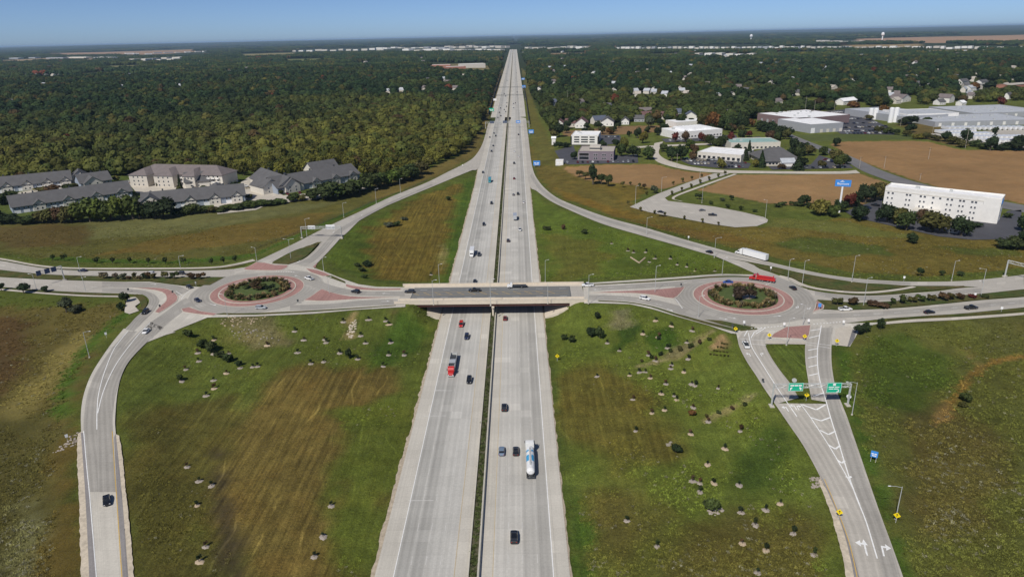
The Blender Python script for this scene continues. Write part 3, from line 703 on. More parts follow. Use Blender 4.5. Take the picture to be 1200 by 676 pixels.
# south-east infield
zone([(645, 372), (690, 358), (760, 364), (850, 392), (870, 420), (905, 473), (955, 555), (990, 640), (998, 690), (678, 690), (660, 520)], (0.082, 0.104, 0.027), 4, mow=0.3, weed=0.4)
zone([(655, 440), (700, 420), (760, 450), (770, 520), (760, 560), (700, 560), (665, 520)], (0.122, 0.108, 0.034), 14, mow=0.7)
zone([(690, 570), (720, 560), (760, 600), (790, 690), (700, 690)], (0.104, 0.092, 0.034), 16, mow=0.5, weed=0.8)
zone([(790, 600), (880, 590), (970, 600), (985, 690), (800, 690)], (0.095, 0.086, 0.032), 9, weed=1.0)
zone([(712, 386), (745, 384), (752, 398), (725, 404)], (0.030, 0.055, 0.014), 5)
zone([(756, 394), (785, 392), (790, 405), (765, 412)], (0.036, 0.066, 0.014), 5)
zone([(855, 520), (900, 500), (925, 540), (900, 575), (860, 560)], (0.040, 0.062, 0.016), 7)
zone([(655, 560), (690, 570), (700, 690), (672, 690)], LUSH, 5)
zone([(742, 426), (800, 410), (840, 392), (838, 397), (800, 416), (745, 429)], (0.24, 0.215, 0.14), 1.2, weed=1.4)
zone([(775, 415), (795, 405), (815, 402), (800, 416)], (0.16, 0.145, 0.095), 3, weed=1.4)
zone([(820, 488), (880, 472), (882, 477), (825, 492)], (0.22, 0.20, 0.125), 1.2, weed=1.4)
zone([(829, 414), (846.5, 400.5), (854, 419.5)], (0.30, 0.215, 0.155), 1.0, wob=.3, weed=0)
zone([(715, 372), (735, 372), (738, 384), (718, 384)], (0.14, 0.14, 0.10), 4, weed=1.4)
zone([(632, 376), (644, 372), (678, 690), (664, 690)], (0.055, 0.075, 0.022), 3)
# ramp gore lawn and the east field
zone([(898, 403), (943, 404), (948, 458), (940, 468), (905, 425)], (0.070, 0.095, 0.025), 3, mow=1.2, weed=0)
zone([(985, 405), (1040, 382), (1220, 370), (1220, 690), (1062, 690), (1000, 490)], (0.082, 0.088, 0.030), 4, weed=0.4)
zone([(1000, 415), (1060, 395), (1110, 420), (1120, 450), (1070, 480), (1010, 470)], (0.050, 0.072, 0.018), 9)
zone([(1060, 500), (1120, 490), (1160, 540), (1150, 620), (1080, 640), (1050, 560)], (0.098, 0.086, 0.036), 10, weed=1.2)
zone([(1130, 390), (1210, 376), (1210, 412), (1160, 425)], (0.080, 0.082, 0.032), 8, weed=0.8)
zone([(978, 405), (990, 405), (1000, 470), (1075, 690), (1062, 690), (985, 470)], LUSH, 3)
zone([(1200, 417), (1172, 422), (1150, 430), (1138, 441), (1125, 460), (1112, 478), (1098, 491)], (0.20, 0.130, 0.050), 1.3, width=2.4, z=4)
zone([(1100, 480), (1108, 470), (1118, 485), (1105, 497), (1092, 496)], (0.21, 0.140, 0.070), 2, z=4)
zone([(1130, 410), (1150, 428)], (0.20, 0.15, 0.08), 1.5, width=1.5, z=4)
zone([(1060, 372), (1210, 362), (1210, 366), (1060, 376)], (0.085, 0.090, 0.03), 1, z=6)
# freeway verges further north
zone([(590, 78), (584, 115), (574, 135), (566, 160), (560, 176), (545, 190), (540, 178), (556, 158), (568, 132), (578, 110), (586, 80)], (0.13, 0.105, 0.045), 4, z=1)
zone([(611, 80), (616, 120), (622, 160), (628, 190), (660, 200), (648, 170), (632, 140), (622, 110), (617, 85)], (0.105, 0.100, 0.036), 4, z=1)
# apartments' lawns
zone([(-40, 225), (90, 205), (160, 200), (290, 200), (430, 195), (440, 222), (290, 242), (150, 255), (-40, 262)], (0.060, 0.080, 0.028), 4, z=4, weed=0)
# distant farmland and clearings
for pts, col in (([(0, 71), (60, 68.5), (62, 72), (0, 75)], (0.30, 0.22, 0.15)), ([(25, 63.5), (120, 61.5), (235, 58), (236, 60.5), (190, 64), (80, 66)], (0.32, 0.21, 0.14)), ([(50, 68), (110, 68), (110, 71), (45, 71.5)], (0.26, 0.19, 0.12)),
                 ([(1000, 46), (1075, 44), (1210, 41), (1210, 50.5), (1070, 51), (1010, 50)], (0.34, 0.22, 0.15)), ([(990, 53), (1080, 52), (1085, 56), (1000, 56)], (0.26, 0.19, 0.10)), ([(690, 54), (720, 53.6), (720, 56.5), (690, 57)], (0.3, 0.18, 0.12)),
                 ([(228, 157), (257, 156), (262, 161), (232, 162)], (0.10, 0.13, 0.04)), ([(1085, 59.5), (1150, 58.5), (1152, 61.5), (1088, 62.5)], (0.24, 0.19, 0.10)), ([(905, 62), (960, 61), (962, 64), (908, 65)], (0.22, 0.18, 0.09)), ([(760, 64), (800, 63.5), (802, 66), (763, 66.5)], (0.2, 0.18, 0.08)), ([(640, 63), (690, 62.5), (690, 65), (642, 65.5)], (0.24, 0.17, 0.11)), ([(280, 64), (345, 62), (350, 64.5), (285, 67)], (0.22, 0.19, 0.10)), ([(330, 70), (380, 69), (384, 71.5), (334, 72.5)], (0.14, 0.15, 0.06)), ([(120, 78), (165, 77), (168, 79.5), (124, 80.5)], (0.16, 0.15, 0.07)), ([(500, 76), (575, 74), (578, 87), (545, 86), (505, 82)], (0.16, 0.14, 0.07))):
    zone(pts, col, 6 if pts[0][1] > 80 else 25, amp=0.4, weed=0, z=3)

_g = (AMP > 0.45) & (GY < 1400)
COLR[..., 2] *= np.where(_g, 0.66, 0.9)
_k = np.clip((COLR[..., 1] / COLR[..., 0] - .95) * 1.2, 0, .30) * _g
COLR *= (1 + _k)[..., None]
verts = np.stack([GX, GY, GZ], -1).reshape(-1, 3)
idx = np.arange(NX * NY).reshape(NY, NX)
quads = np.stack([idx[:-1, :-1], idx[:-1, 1:], idx[1:, 1:], idx[1:, :-1]], -1).reshape(-1, 4)
me = bpy.data.meshes.new('ground')
me.vertices.add(len(verts)); me.vertices.foreach_set('co', verts.astype(np.float32).ravel())
me.loops.add(quads.size); me.loops.foreach_set('vertex_index', quads.astype(np.int32).ravel())
me.polygons.add(len(quads)); me.polygons.foreach_set('loop_start', np.arange(0, quads.size, 4, dtype=np.int32)); me.polygons.foreach_set('loop_total', np.full(len(quads), 4, np.int32))
me.polygons.foreach_set('use_smooth', np.ones(len(quads), bool))
me.update()
ca = me.attributes.new('cover', 'FLOAT_COLOR', 'POINT')
ca.data.foreach_set('color', np.concatenate([COLR.reshape(-1, 3), np.ones((NX * NY, 1))], 1).astype(np.float32).ravel())
for nm, arr in (('amp', AMP), ('weed', WEED), ('mow', MOW)):
    at = me.attributes.new(nm, 'FLOAT', 'POINT'); at.data.foreach_set('value', arr.astype(np.float32).ravel())
m, nt, b = node_mat('grassland', 0.95, 0.1)
def att(n): 
    a = N(nt, 'ShaderNodeAttribute', attribute_type='GEOMETRY', attribute_name=n); return a
col = att('cover').outputs['Color']; amp = att('amp').outputs['Fac']; weed = att('weed').outputs['Fac']; mow = att('mow').outputs['Fac']
big = noise(nt, 0.018, 7, 0.62); mid = noise(nt, 0.16, 6, 0.68); fine = noise(nt, 1.5, 6, 0.8)
def around(src, k): # 1 + amp*k*(src-0.5)
    return mathn(nt, 'ADD', 1.0, mathn(nt, 'MULTIPLY', mathn(nt, 'MULTIPLY', mathn(nt, 'SUBTRACT', src, 0.5), k), amp))
val = mathn(nt, 'MULTIPLY', mathn(nt, 'MULTIPLY', around(big, 1.2), around(mid, 1.5)), mathn(nt, 'MULTIPLY', around(fine, 2.4), around(noise(nt, 5.5, 3, 0.8), 2.4)))
# mowing swaths: thin lines running along the slope, wavering
geo = N(nt, 'ShaderNodeNewGeometry'); sp = N(nt, 'ShaderNodeSeparateXYZ'); L(nt, geo.outputs['Position'], sp.inputs[0])
cv = N(nt, 'ShaderNodeCombineXYZ'); L(nt, mathn(nt, 'MULTIPLY', sp.outputs[0], 0.9), cv.inputs[0]); L(nt, mathn(nt, 'MULTIPLY', sp.outputs[1], 0.03), cv.inputs[1])
sw = noise(nt, 1.0, 3, 0.55, cv.outputs[0])
wv = mathn(nt, 'SINE', mathn(nt, 'ADD', mathn(nt, 'MULTIPLY', sp.outputs[0], 2.1), mathn(nt, 'MULTIPLY', noise(nt, 0.03, 2, 0.5), 16.0)))
val = mathn(nt, 'MULTIPLY', val, mathn(nt, 'ADD', 1.0, mathn(nt, 'MULTIPLY', mow, mathn(nt, 'ADD', mathn(nt, 'MULTIPLY', mathn(nt, 'SUBTRACT', sw, 0.5), 1.5), mathn(nt, 'MULTIPLY', wv, 0.09)))))
trk = mathn(nt, 'LESS_THAN', mathn(nt, 'PINGPONG', mathn(nt, 'ADD', mathn(nt, 'ADD', sp.outputs[0], mathn(nt, 'MULTIPLY', sp.outputs[1], 0.10)), mathn(nt, 'MULTIPLY', noise(nt, 0.02, 2, 0.5), 26.0)), 4.6), 0.32)
trk = mathn(nt, 'MULTIPLY', trk, mapr(nt, noise(nt, 0.06, 3, 0.6), 0, 0.55, 0.46, 0.60))
val = mathn(nt, 'MULTIPLY', val, mathn(nt, 'ADD', 1.0, mathn(nt, 'MULTIPLY', trk, mow)))
val = mathn(nt, 'MAXIMUM', val, 0.3)
fur = mathn(nt, 'SINE', mathn(nt, 'ADD', mathn(nt, 'ADD', mathn(nt, 'MULTIPLY', sp.outputs[0], .55), mathn(nt, 'MULTIPLY', sp.outputs[1], 1.5)), mathn(nt, 'MULTIPLY', noise(nt, 0.02, 3, 0.5), 6.0)))
val = mathn(nt, 'MULTIPLY', val, mathn(nt, 'ADD', 1.0, mathn(nt, 'MULTIPLY', mathn(nt, 'ADD', mathn(nt, 'MULTIPLY', fur, .05), mathn(nt, 'MULTIPLY', mathn(nt, 'SUBTRACT', noise(nt, 0.012, 5, 0.65), .5), .8)), mathn(nt, 'LESS_THAN', amp, .42))))
c1 = mulc(nt, col, val)
# greener / drier drift of the sward
dry = mixc(nt, mathn(nt, 'MULTIPLY', mapr(nt, noise(nt, 0.055, 5, 0.65), 0, 0.55, 0.45, 0.72), amp), c1, (0.0, 0.0, 0.0))
hv = N(nt, 'ShaderNodeVectorMath', operation='MULTIPLY'); L(nt, c1, hv.inputs[0]); hv.inputs[1].default_value = (1.32, 1.14, 1.05)
c2 = mixc(nt, mathn(nt, 'MULTIPLY', mapr(nt, noise(nt, 0.055, 5, 0.7), 0, 0.7, 0.48, 0.70), amp), c1, hv.outputs[0])
# seed heads and flowering weeds
wn_ = mathn(nt, 'MULTIPLY', mapr(nt, noise(nt, 1.9, 3, 0.75), 0, 1, 0.60, 0.74), mapr(nt, noise(nt, 0.07, 4, 0.6), 0, 1, 0.48, 0.66))
c3 = mixc(nt, mathn(nt, 'MINIMUM', mathn(nt, 'MULTIPLY', wn_, weed), 0.8), c2, (0.33, 0.31, 0.22))
L(nt, c3, b.inputs['Base Color'])
bp = N(nt, 'ShaderNodeBump'); bp.inputs['Strength'].default_value = 0.9; bp.inputs['Distance'].default_value = 0.5
L(nt, mathn(nt, 'MULTIPLY', mathn(nt, 'ADD', fine, mathn(nt, 'MULTIPLY', mid, 1.4)), mathn(nt, 'MULTIPLY', amp, 0.9)), bp.inputs['Height']); L(nt, bp.outputs[0], b.inputs['Normal'])
link('ground', me, m, kind='structure')

# ------------------------------------------------------------------ build the traced roads
ROADOBJ = {}
SURF = [[], []]
def build_roads():
    bvh = None
    for r in sorted(ROADS, key=lambda q: bool(q.get('over'))):
        if r.get('over') and bvh is None: bvh = BVHTree.FromPolygons(SURF[0], SURF[1])
        off = np.array([0, 0, r['off']])
        if r['kind'] == 'ribbon':
            Lc, Rc = r['L'] + off, r['R'] + off
            if r['name'] == 'gravel_edge':      # ragged where the grass grows in
                k = int(len(Lc) * 4); Lc, Rc = resample(Lc, k), resample(Rc, k); d = Rc - Lc; d[:, 2] = 0
                j = (vnoise(Lc[:, 0], Lc[:, 1], 1.6, 5, 3) - .5)[:, None] * .34; Lc = Lc + d * j; j = (vnoise(Lc[:, 0], Lc[:, 1], 1.6, 8, 3) - .5)[:, None] * .40; Rc = Rc + d * j
            s = np.concatenate([[0], np.cumsum(np.linalg.norm(np.diff((Lc + Rc) / 2, axis=0), axis=1))])
            wd = np.linalg.norm(Rc - Lc, axis=1)
            k = 5
            vs, uv, fs = [], [], []
            for i in range(len(Lc)):
                for t in np.linspace(0, 1, k):
                    vs.append(tuple(Lc[i] + (Rc[i] - Lc[i]) * t)); uv.append((wd[i] * t, s[i]))
            for i in range(len(Lc) - 1):
                for q in range(k - 1):
                    a, b_, c, d = i * k + q, i * k + q + 1, (i + 1) * k + q + 1, (i + 1) * k + q
                    nz = (vs[b_][0] - vs[a][0]) * (vs[d][1] - vs[a][1]) - (vs[b_][1] - vs[a][1]) * (vs[d][0] - vs[a][0])
                    fs.append((a, b_, c, d) if nz > 0 else (a, d, c, b_))
            if r.get('over'):       # laid on the slab beneath
                for i, v in enumerate(vs):
                    h = bvh.ray_cast(Vector((v[0], v[1], 40)), Vector((0, 0, -1)))[0]
                    if h is not None and abs(h.z - v[2]) < 1.2: vs[i] = (v[0], v[1], h.z + r['off'])
            me = new_mesh(r['name'], vs, fs, uv)
        elif r['kind'] == 'patch':
            w = r['pts'] + off
            me = new_mesh(r['name'], w, tess(w), w[:, :2])
        else:
            c = r['pts'] + off
            s = np.concatenate([[0], np.cumsum(np.linalg.norm(np.diff(c, axis=0), axis=1))])
            segs = [(0, s[-1])] if not r['dash'] else [(a, a + r['dash'][0]) for a in np.arange(0, s[-1] - r['dash'][0], sum(r['dash']))]
            vs, fs = [], []
            for a, e in segs:
                ts = [a] + [q for q in s if a < q < e] + [e]
                pts = np.stack([np.interp(ts, s, c[:, q]) for q in range(3)], 1)
                d = np.gradient(pts, axis=0) if len(pts) > 1 else None
                d[:, 2] = 0; d /= np.linalg.norm(d, axis=1)[:, None] + 1e-9
                nrm = np.stack([-d[:, 1], d[:, 0], 0 * d[:, 0]], 1) * r['w'] / 2
                n0 = len(vs)
                for q in range(len(pts)): vs += [pts[q] + nrm[q], pts[q] - nrm[q]]
                for q in range(len(pts) - 1): fs.append((n0 + 2 * q + 1, n0 + 2 * q + 3, n0 + 2 * q + 2, n0 + 2 * q))
            me = new_mesh(r['name'], vs, fs)
        o = link(r['name'], me, M[r['mat']], kind='structure')
        if r['kind'] != 'line':
            n0 = len(SURF[0]); SURF[0] += [tuple(v.co) for v in me.vertices]; SURF[1] += [tuple(i + n0 for i in p_.vertices) for p_ in me.polygons]
        ROADOBJ.setdefault(r['name'], []).append(o)
# ------------------------------------------------------------------ islands, aprons, verges, markings at the junctions
def island(name, pts, mat, h=0.14, z=ZJ, kerb=True, off=0.045, inset=0.35):
    """a raised island with a kerb round it, filled with brick, grass or concrete"""
    w = W(pts, z)[:, :2]
    w = catmull(np.vstack([np.hstack([w, np.zeros((len(w), 1))]), [[w[0][0], w[0][1], 0]]]), 4.0)[:-1, :2] if len(w) > 6 else w
    if kerb:
        MB().prism([tuple(q) for q in w], z - 0.05, z + h).build('kerb', M['kerb'], kind='structure')
        c = w.mean(0)
        # pull the fill inside the kerb
        n = len(w); inn = []
        area = sum(w[i][0] * w[(i + 1) % n][1] - w[(i + 1) % n][0] * w[i][1] for i in range(n))
        for i in range(n):
            e1 = w[i] - w[i - 1]; e2 = w[(i + 1) % n] - w[i]
            n1 = np.array([-e1[1], e1[0]]) / (np.linalg.norm(e1) + 1e-6); n2 = np.array([-e2[1], e2[0]]) / (np.linalg.norm(e2) + 1e-6)
            d = n1 + n2; d = d / (np.linalg.norm(d) + 1e-6)
            inn.append(w[i] + d * inset * (1 if area > 0 else -1))
        w = np.array(inn)
    v = np.hstack([w, np.full((len(w), 1), z + (h if kerb else 0) + off * 0.3)])
    link(name, new_mesh(name, v, tess(v), v[:, :2]), M[mat], kind='structure')

def verge(Lp, Rp, z=ZJ, off=0.05):
    """a thin strip of grass between kerb and path"""
    ribbon('grass_verge', Lp, Rp, 'verge', z=z, off=off, foot=False)
M['lawn'] = plain('island_lawn', (.070, .098, .026), .95, var=.3, scale=.6)
M['verge'], _nt, _b = node_mat('verge_grass', 0.95, 0.1)
_v = mathn(_nt, 'MULTIPLY', mapr(_nt, noise(_nt, 0.5, 5, 0.7), 0.6, 1.4, 0.25, 0.75), mapr(_nt, noise(_nt, 3.0, 4, 0.7), 0.7, 1.3, 0.25, 0.75))
L(_nt, mulc(_nt, mixc(_nt, mapr(_nt, noise(_nt, 0.12, 3), 0, 1, 0.35, 0.65), (0.055, 0.078, 0.022), (0.105, 0.088, 0.034)), _v), _b.inputs['Base Color'])

verge([(-60, 299.0 - 2.6), (0, 304.4), (50, 313), (100, 315.7), (200, 315.7), (250, 314.5), (285, 309.5)], [(-60, 297), (0, 305.3), (50, 313.9), (100, 316.8), (200, 317.1), (250, 316.3), (288, 310.8)])
verge([(-60, 307.5), (0, 316.5), (50, 321.6), (100, 323.6), (200, 324.9), (240, 325.2), (262, 325.6)], [(-60, 320.3), (0, 324), (50, 326.8), (100, 328.4), (170, 329.2), (215, 334), (246, 334.2)], off=0.12)
verge([(-60, 332.6), (0, 336.7), (50, 340.6), (100, 343.2), (143, 345)], [(-60, 333), (0, 337.8), (50, 342.2), (100, 345.3), (143, 346.4)])
verge([(161, 344.6), (168, 347.5), (171.5, 351), (172.5, 356), (168, 363)], [(154, 345.5), (160, 349), (164, 354), (165, 359), (161, 363.5)], off=0.1)
verge([(381, 323.5), (392, 327.5), (405, 332.2)], [(379, 320), (390, 323.5), (404.5, 330)], off=0.1)
verge([(300, 368.8), (350, 366.3), (400, 363.2), (464, 358.3)], [(300, 366.8), (350, 364.6), (400, 361.8), (464, 357.6)], off=0.08)
verge([(252, 368.5), (275, 368.9), (300, 368.8)], [(262, 366.8), (280, 367.2), (300, 366.8)], off=0.08)
verge([(690, 333.3), (763, 329), (843, 323.6), (880, 324)], [(690, 334.4), (763, 330.6), (843, 325.2), (880, 325.2)], off=0.08)
verge([(700, 352), (735, 353.8), (765, 359), (795, 368), (830, 377.5), (868, 386.5)], [(702, 353.2), (735, 355), (763, 360), (793, 369.8), (828, 380), (862, 389)], off=0.08)
verge([(845, 375.6), (868, 380.5), (885, 383.5), (888, 386)], [(825, 374.5), (846, 380.5), (866, 386), (868, 388)], off=0.10)
verge([(925, 329.5), (938, 335.5), (956, 340.3), (990, 344.2), (1033, 344.2), (1068, 340.5), (1132, 335.6)], [(927, 330.8), (940, 337), (958, 341.6), (990, 345.2), (1033, 345.4), (1068, 342.3), (1130, 336.7)], off=0.08)
verge([(876, 307.8), (890, 310), (903, 313.3), (940, 321), (973, 327), (1007, 332), (1040, 334), (1065, 335.5)], [(890, 313.5), (901, 317.5), (914, 321), (928, 325.3), (942, 331.5), (975, 339), (1007, 341), (1045, 338.2)], off=0.10)
verge([(1078, 335.5), (1100, 335.8), (1130, 335.0)], [(1062, 342.3), (1090, 339.6), (1130, 335.6)], off=0.09)
verge([(958, 351.3), (973, 352.2), (1005, 355), (1050, 353.2), (1100, 348.2), (1150, 344.6), (1200, 339.3), (1260, 334)], [(956, 362), (967, 361.8), (990, 362.8), (1050, 360.2), (1100, 356), (1150, 351), (1200, 347.2), (1260, 342)], off=0.12)
verge([(1040, 375.2), (1083, 371.6), (1117, 370.7), (1160, 367.5), (1200, 364.4)], [(1040, 374), (1083, 370.8), (1117, 369), (1160, 365.6), (1200, 361.2)], off=0.07)
verge([(318, 309), (340, 297.5), (372, 283), (377, 282.5)], [(337, 310), (354, 303.5), (364, 295.5), (373, 285.5)], off=0.11)
build_roads()
from mathutils.bvhtree import BVHTree
BVH = BVHTree.FromPolygons(SURF[0], SURF[1])
def drape(x, y, z, lift, tol=4):
    h = BVH.ray_cast(Vector((x, y, 40)), Vector((0, 0, -1)))[0]
    return (h.z if h is not None and abs(h.z - z) < tol else z) + lift
def on_surface(px, py, z=6.0):
    for _ in range(10):
        q = P(px, py, z); z = .4 * z + .6 * drape(q[0], q[1], z, 0, 9)
    return np.array([q[0], q[1], drape(q[0], q[1], z, 0, 9)])
island('brick_paving', [(300, 307.5), (311, 308), (322, 310.5), (338, 311), (330, 316.5), (305, 317), (285, 315.8), (293, 311.5)], 'brick')
island('brick_paving', [(152, 337.2), (188, 337.5), (202, 341), (209, 348), (208, 352.5), (198, 360), (186, 367), (181, 366), (187, 359), (194, 353), (193, 345), (182, 340.5)], 'brick')
island('brick_paving', [(212, 362), (222, 360), (235, 364.5), (255, 367.5), (250, 370), (237, 369), (214, 365.5)], 'brick')
island('brick_paving', [(372, 314.5), (366.5, 312.7), (372, 308), (369.5, 313)], 'brick', kerb=False, off=0.2)
island('brick_paving', [(358, 314.5), (372, 316.5), (381, 319.5), (388, 323), (378, 324), (364, 319.5)], 'brick')
island('brick_paving', [(405, 333), (420, 335.8), (440, 338.2), (470, 338.2), (470, 340), (440, 340.5), (418, 339.5), (405, 336)], 'brick')
island('brick_paving', [(356, 352), (366, 346), (377, 338.8), (384, 341), (398, 345), (420, 347.8), (468, 348.3), (420, 350.6), (380, 353)], 'brick')
island('brick_paving', [(692, 343.4), (712, 341.8), (763, 339.6), (803, 336.4), (800, 341), (789, 350), (768, 346.4), (745, 344), (712, 343.6)], 'brick')
island('brick_paving', [(957, 352), (966, 358), (965, 362), (955, 365), (952, 367), (955, 360)], 'brick')
island('brick_paving', [(921, 383), (950, 381), (949, 392), (946, 397.5), (903, 395.5), (906, 391)], 'brick')
island('concrete_paving', [(898, 399), (944, 400.3), (943.5, 403.5), (898, 402.8)], 'path', kerb=False, off=0.2)
island('concrete_paving', [(979, 385), (997, 381.8), (999, 386), (995, 400), (993, 406), (978, 404)], 'path', kerb=False, off=0.14)
island('concrete_paving', [(999, 386), (1004, 386), (1001, 398), (995, 406), (993, 406)], 'old_asphalt', kerb=False, off=0.2)
island('concrete_paving', [(149, 349), (160, 347.5), (165, 354), (158, 359), (163, 364), (152, 368), (146, 366)], 'path', kerb=False, off=0.1)
# aprons of the two roundabouts: brick, a pale kerb ring, brick again, then the planted bed
def ring_mesh(name, c, r0, r1, z0, z1, mat, kind='structure', jit=0):
    mb = MB(); n = 96; rings = []
    for r, z in ((r1, z0), (r1, z1), (r0, z1), (r0, z0)):
        rings.append([(c[0] + r * math.cos(2 * math.pi * k / n), c[1] + r * math.sin(2 * math.pi * k / n), z) for k in range(n)])
    vs = [q for r in rings for q in r]; fs = []
    for i in range(3):
        for k in range(n):
            fs.append((i * n + k, i * n + (k + 1) % n, (i + 1) * n + (k + 1) % n, (i + 1) * n + k))
    me = new_mesh(name, vs, fs, [(q[0], q[1]) for q in vs])
    return link(name, me, M[mat], kind=kind)
for c in (CL_, CRt):
    ring_mesh('apron_kerb', c, 21.4, 21.8, ZJ - 0.05, ZJ + 0.12, 'kerb')
    ring_mesh('brick_apron', c, 17.9, 21.4, ZJ - 0.05, ZJ + 0.115, 'brick')
    ring_mesh('island_kerb', c, 17.35, 17.9, ZJ - 0.05, ZJ + 0.28, 'kerb')
    ring_mesh('brick_apron', c, 15.2, 17.35, ZJ - 0.05, ZJ + 0.27, 'brick')
    mb = MB(); n = 64; rs = [0.01, 4, 8, 12, 15.3]; hs = [0.75, 0.72, 0.6, 0.42, 0.24]
    vs = [(c[0] + r * math.cos(2 * math.pi * k / n), c[1] + r * math.sin(2 * math.pi * k / n), ZJ + h) for r, h in zip(rs, hs) for k in range(n)]
    fs = [(i * n + k, (i + 1) * n + k, (i + 1) * n + (k + 1) % n, i * n + (k + 1) % n) for i in range(4) for k in range(n)]
    link('island_bed', new_mesh('island_bed', vs, fs, smooth=True), M['lawn'], kind='structure')

# --- painted lines
def paintline(pts, w=0.2, mat='white', dash=None, z=ZJ, lift=0.03, name='edge_line'):
    c = catmull(np.array([on_surface(p[0], p[1], p[2] if len(p) > 2 else z) for p in pts]), 1.5)
    s = np.concatenate([[0], np.cumsum(np.linalg.norm(np.diff(c, axis=0), axis=1))])
    segs = [(0, s[-1])] if not dash else [(a, a + dash[0]) for a in np.arange(0, max(0.01, s[-1] - dash[0]), sum(dash))]
    vs, fs = [], []
    for a, e in segs:
        ts = [a] + [q for q in s if a + 0.01 < q < e - 0.01] + [e]
        p = np.stack([np.interp(ts, s, c[:, q]) for q in range(3)], 1)
        d = np.gradient(p, axis=0); d[:, 2] = 0; d /= np.linalg.norm(d, axis=1)[:, None] + 1e-9
        nr = np.stack([-d[:, 1], d[:, 0], 0 * d[:, 0]], 1) * w / 2
        n1 = len(vs)
        for q in range(len(p)):
            for v in (p[q] + nr[q], p[q] - nr[q]): vs.append((v[0], v[1], drape(v[0], v[1], v[2], lift)))
        for q in range(len(p) - 1): fs.append((n1 + 2 * q + 1, n1 + 2 * q + 3, n1 + 2 * q + 2, n1 + 2 * q))
    return link(name, new_mesh(name, vs, fs), M[mat], kind='structure')
# south-east exit: lane line, gore outline, chevrons, diagonal hatching
paintline([(877, 390, 7), (878.3, 396.7, 7), (881.7, 408, 6.95), (893.3, 426.7, 6.8), (906.7, 448, 6.5), (920, 468, 6.1), (934, 488, 5.8)], 0.3)
paintline([(962.5, 381, 7), (960, 396, 7), (958, 410, 7), (958.3, 430, 6.9), (961.7, 450, 6.7), (966, 463, 6.3), (973.3, 489, 5.7), (983, 519.5, 5.1), (994, 555.4, 4.6), (1005, 586, 4.15), (1015, 611, 3.8), (1028, 654, 3.4)], 0.32)
paintline([(938.3, 473.3, 6.05), (949.8, 489, 5.7), (966.4, 514, 5.25), (983, 541.6, 4.8), (999.6, 572, 4.35), (1015, 611, 3.85)], 0.28)
for pts in ([(940, 474), (956.7, 480), (967.5, 474)], [(950, 489), (962, 493), (973, 489)], [(961, 504), (971, 509), (979, 505)], [(970.6, 521), (979, 526), (984.4, 522)], [(981.6, 539), (986.5, 542.5), (990, 539.4)], [(991, 558), (995, 560), (997.5, 558)]):
    zz = np.interp(pts[1][1], [470, 489, 519, 555], [6.05, 5.7, 5.1, 4.6])
    for k in (0, 1):
        paintline([pts[k] + (zz,), pts[k + 1] + (zz,)], 0.55, lift=0.045, name='gore_chevron')
for a, b_, zz in (((948.3, 440), (958.6, 437.5), 6.8), ((947.5, 430), (958, 427.5), 6.9), ((947, 419.5), (957.5, 417.3), 6.95), ((947, 410.5), (957.8, 408.3), 7), ((948, 396), (960.5, 393), 7), ((949.5, 387.5), (961, 385.7), 7), ((950, 452), (960.5, 449), 6.65), ((953, 464), (964.5, 460.5), 6.3)):
    paintline([a + (zz,), b_ + (zz,)], 0.5, lift=0.045, name='gore_hatch')
paintline([(966, 561, 4.55), (981, 597, 4.05), (995, 635, 3.6), (1004.5, 676, 3.2), (1007, 690, 3.1)], 0.2, 'yellow')
paintline([(98, 505, 5.6), (101.5, 545, 5.1), (105, 580, 4.65), (110, 640, 3.85), (115, 700, 3.5)], 0.22)
paintline([(131.5, 505, 5.6), (134, 545, 5.1), (136.5, 580, 4.65), (140.5, 640, 3.85), (144.5, 700, 3.5)], 0.2, 'yellow')
paintline([(150, 388, 7), (140, 400, 7), (132.5, 411, 6.95), (122, 437, 6.8), (115.5, 462, 6.4), (113.7, 482, 6.05), (113.5, 503, 5.6)], 0.26)
paintline([(176, 378, 7), (163, 391, 7), (147, 411, 6.95), (133, 432, 6.8), (121, 459, 6.4), (114.5, 484, 6.05)], 0.26)
# crossing road: lane dashes, yield rows, lane arrows
for pts in ([(0, 311.2), (50, 318), (100, 320.3), (200, 321), (260, 320.6)], [(0, 330.2), (50, 333.6), (100, 336), (150, 337)]): paintline(pts, 0.16, dash=(3, 6), name='lane_dash')
for pts in ([(1000, 350.5), (1050, 348.5), (1100, 344.3)], [(1000, 369.3), (1050, 366.3), (1100, 362), (1200, 354)], [(700, 348.5), (730, 349.6), (760, 354), (785, 360)], [(690, 338.6), (770, 334.3), (830, 329.5)]): paintline(pts, 0.16, dash=(3, 6), name='lane_dash')
for pts in ([(880, 384.5), (905, 383), (925, 381)], [(953, 379.5), (970, 378.5), (988, 377)], [(785, 345), (793, 352), (800, 362)], [(222, 341), (216, 346), (212, 351)], [(345, 319), (335, 318.5), (322, 318)], [(893, 335), (908, 330)]): paintline(pts, 0.5, dash=(0.7, 0.7), name='yield_row')
for pts in ([(870, 402), (898, 404.5)], [(867.5, 397), (897, 399)], [(944, 403.5), (974, 408)], [(944, 401), (975, 405)], [(206, 341), (214, 346.5)]): paintline(pts, 0.22, lift=0.04, name='crosswalk_line')
for a, b_ in (((883, 390), (893, 384)), ((886, 391), (897, 384)), ((880, 396), (884, 389)), ((872, 394), (876, 387))): paintline([a, b_], 0.35, lift=0.04, name='yield_mark')
for a, b_ in (((507, 457.8), (530, 457.6)), ((497, 487.3), (523, 487)), ((479, 586.3), (508, 586.2)), ((509, 456.9), (523, 456.8))): paintline([a + (0,), b_ + (0,)], .22, 'worn_white', name='transverse_line')
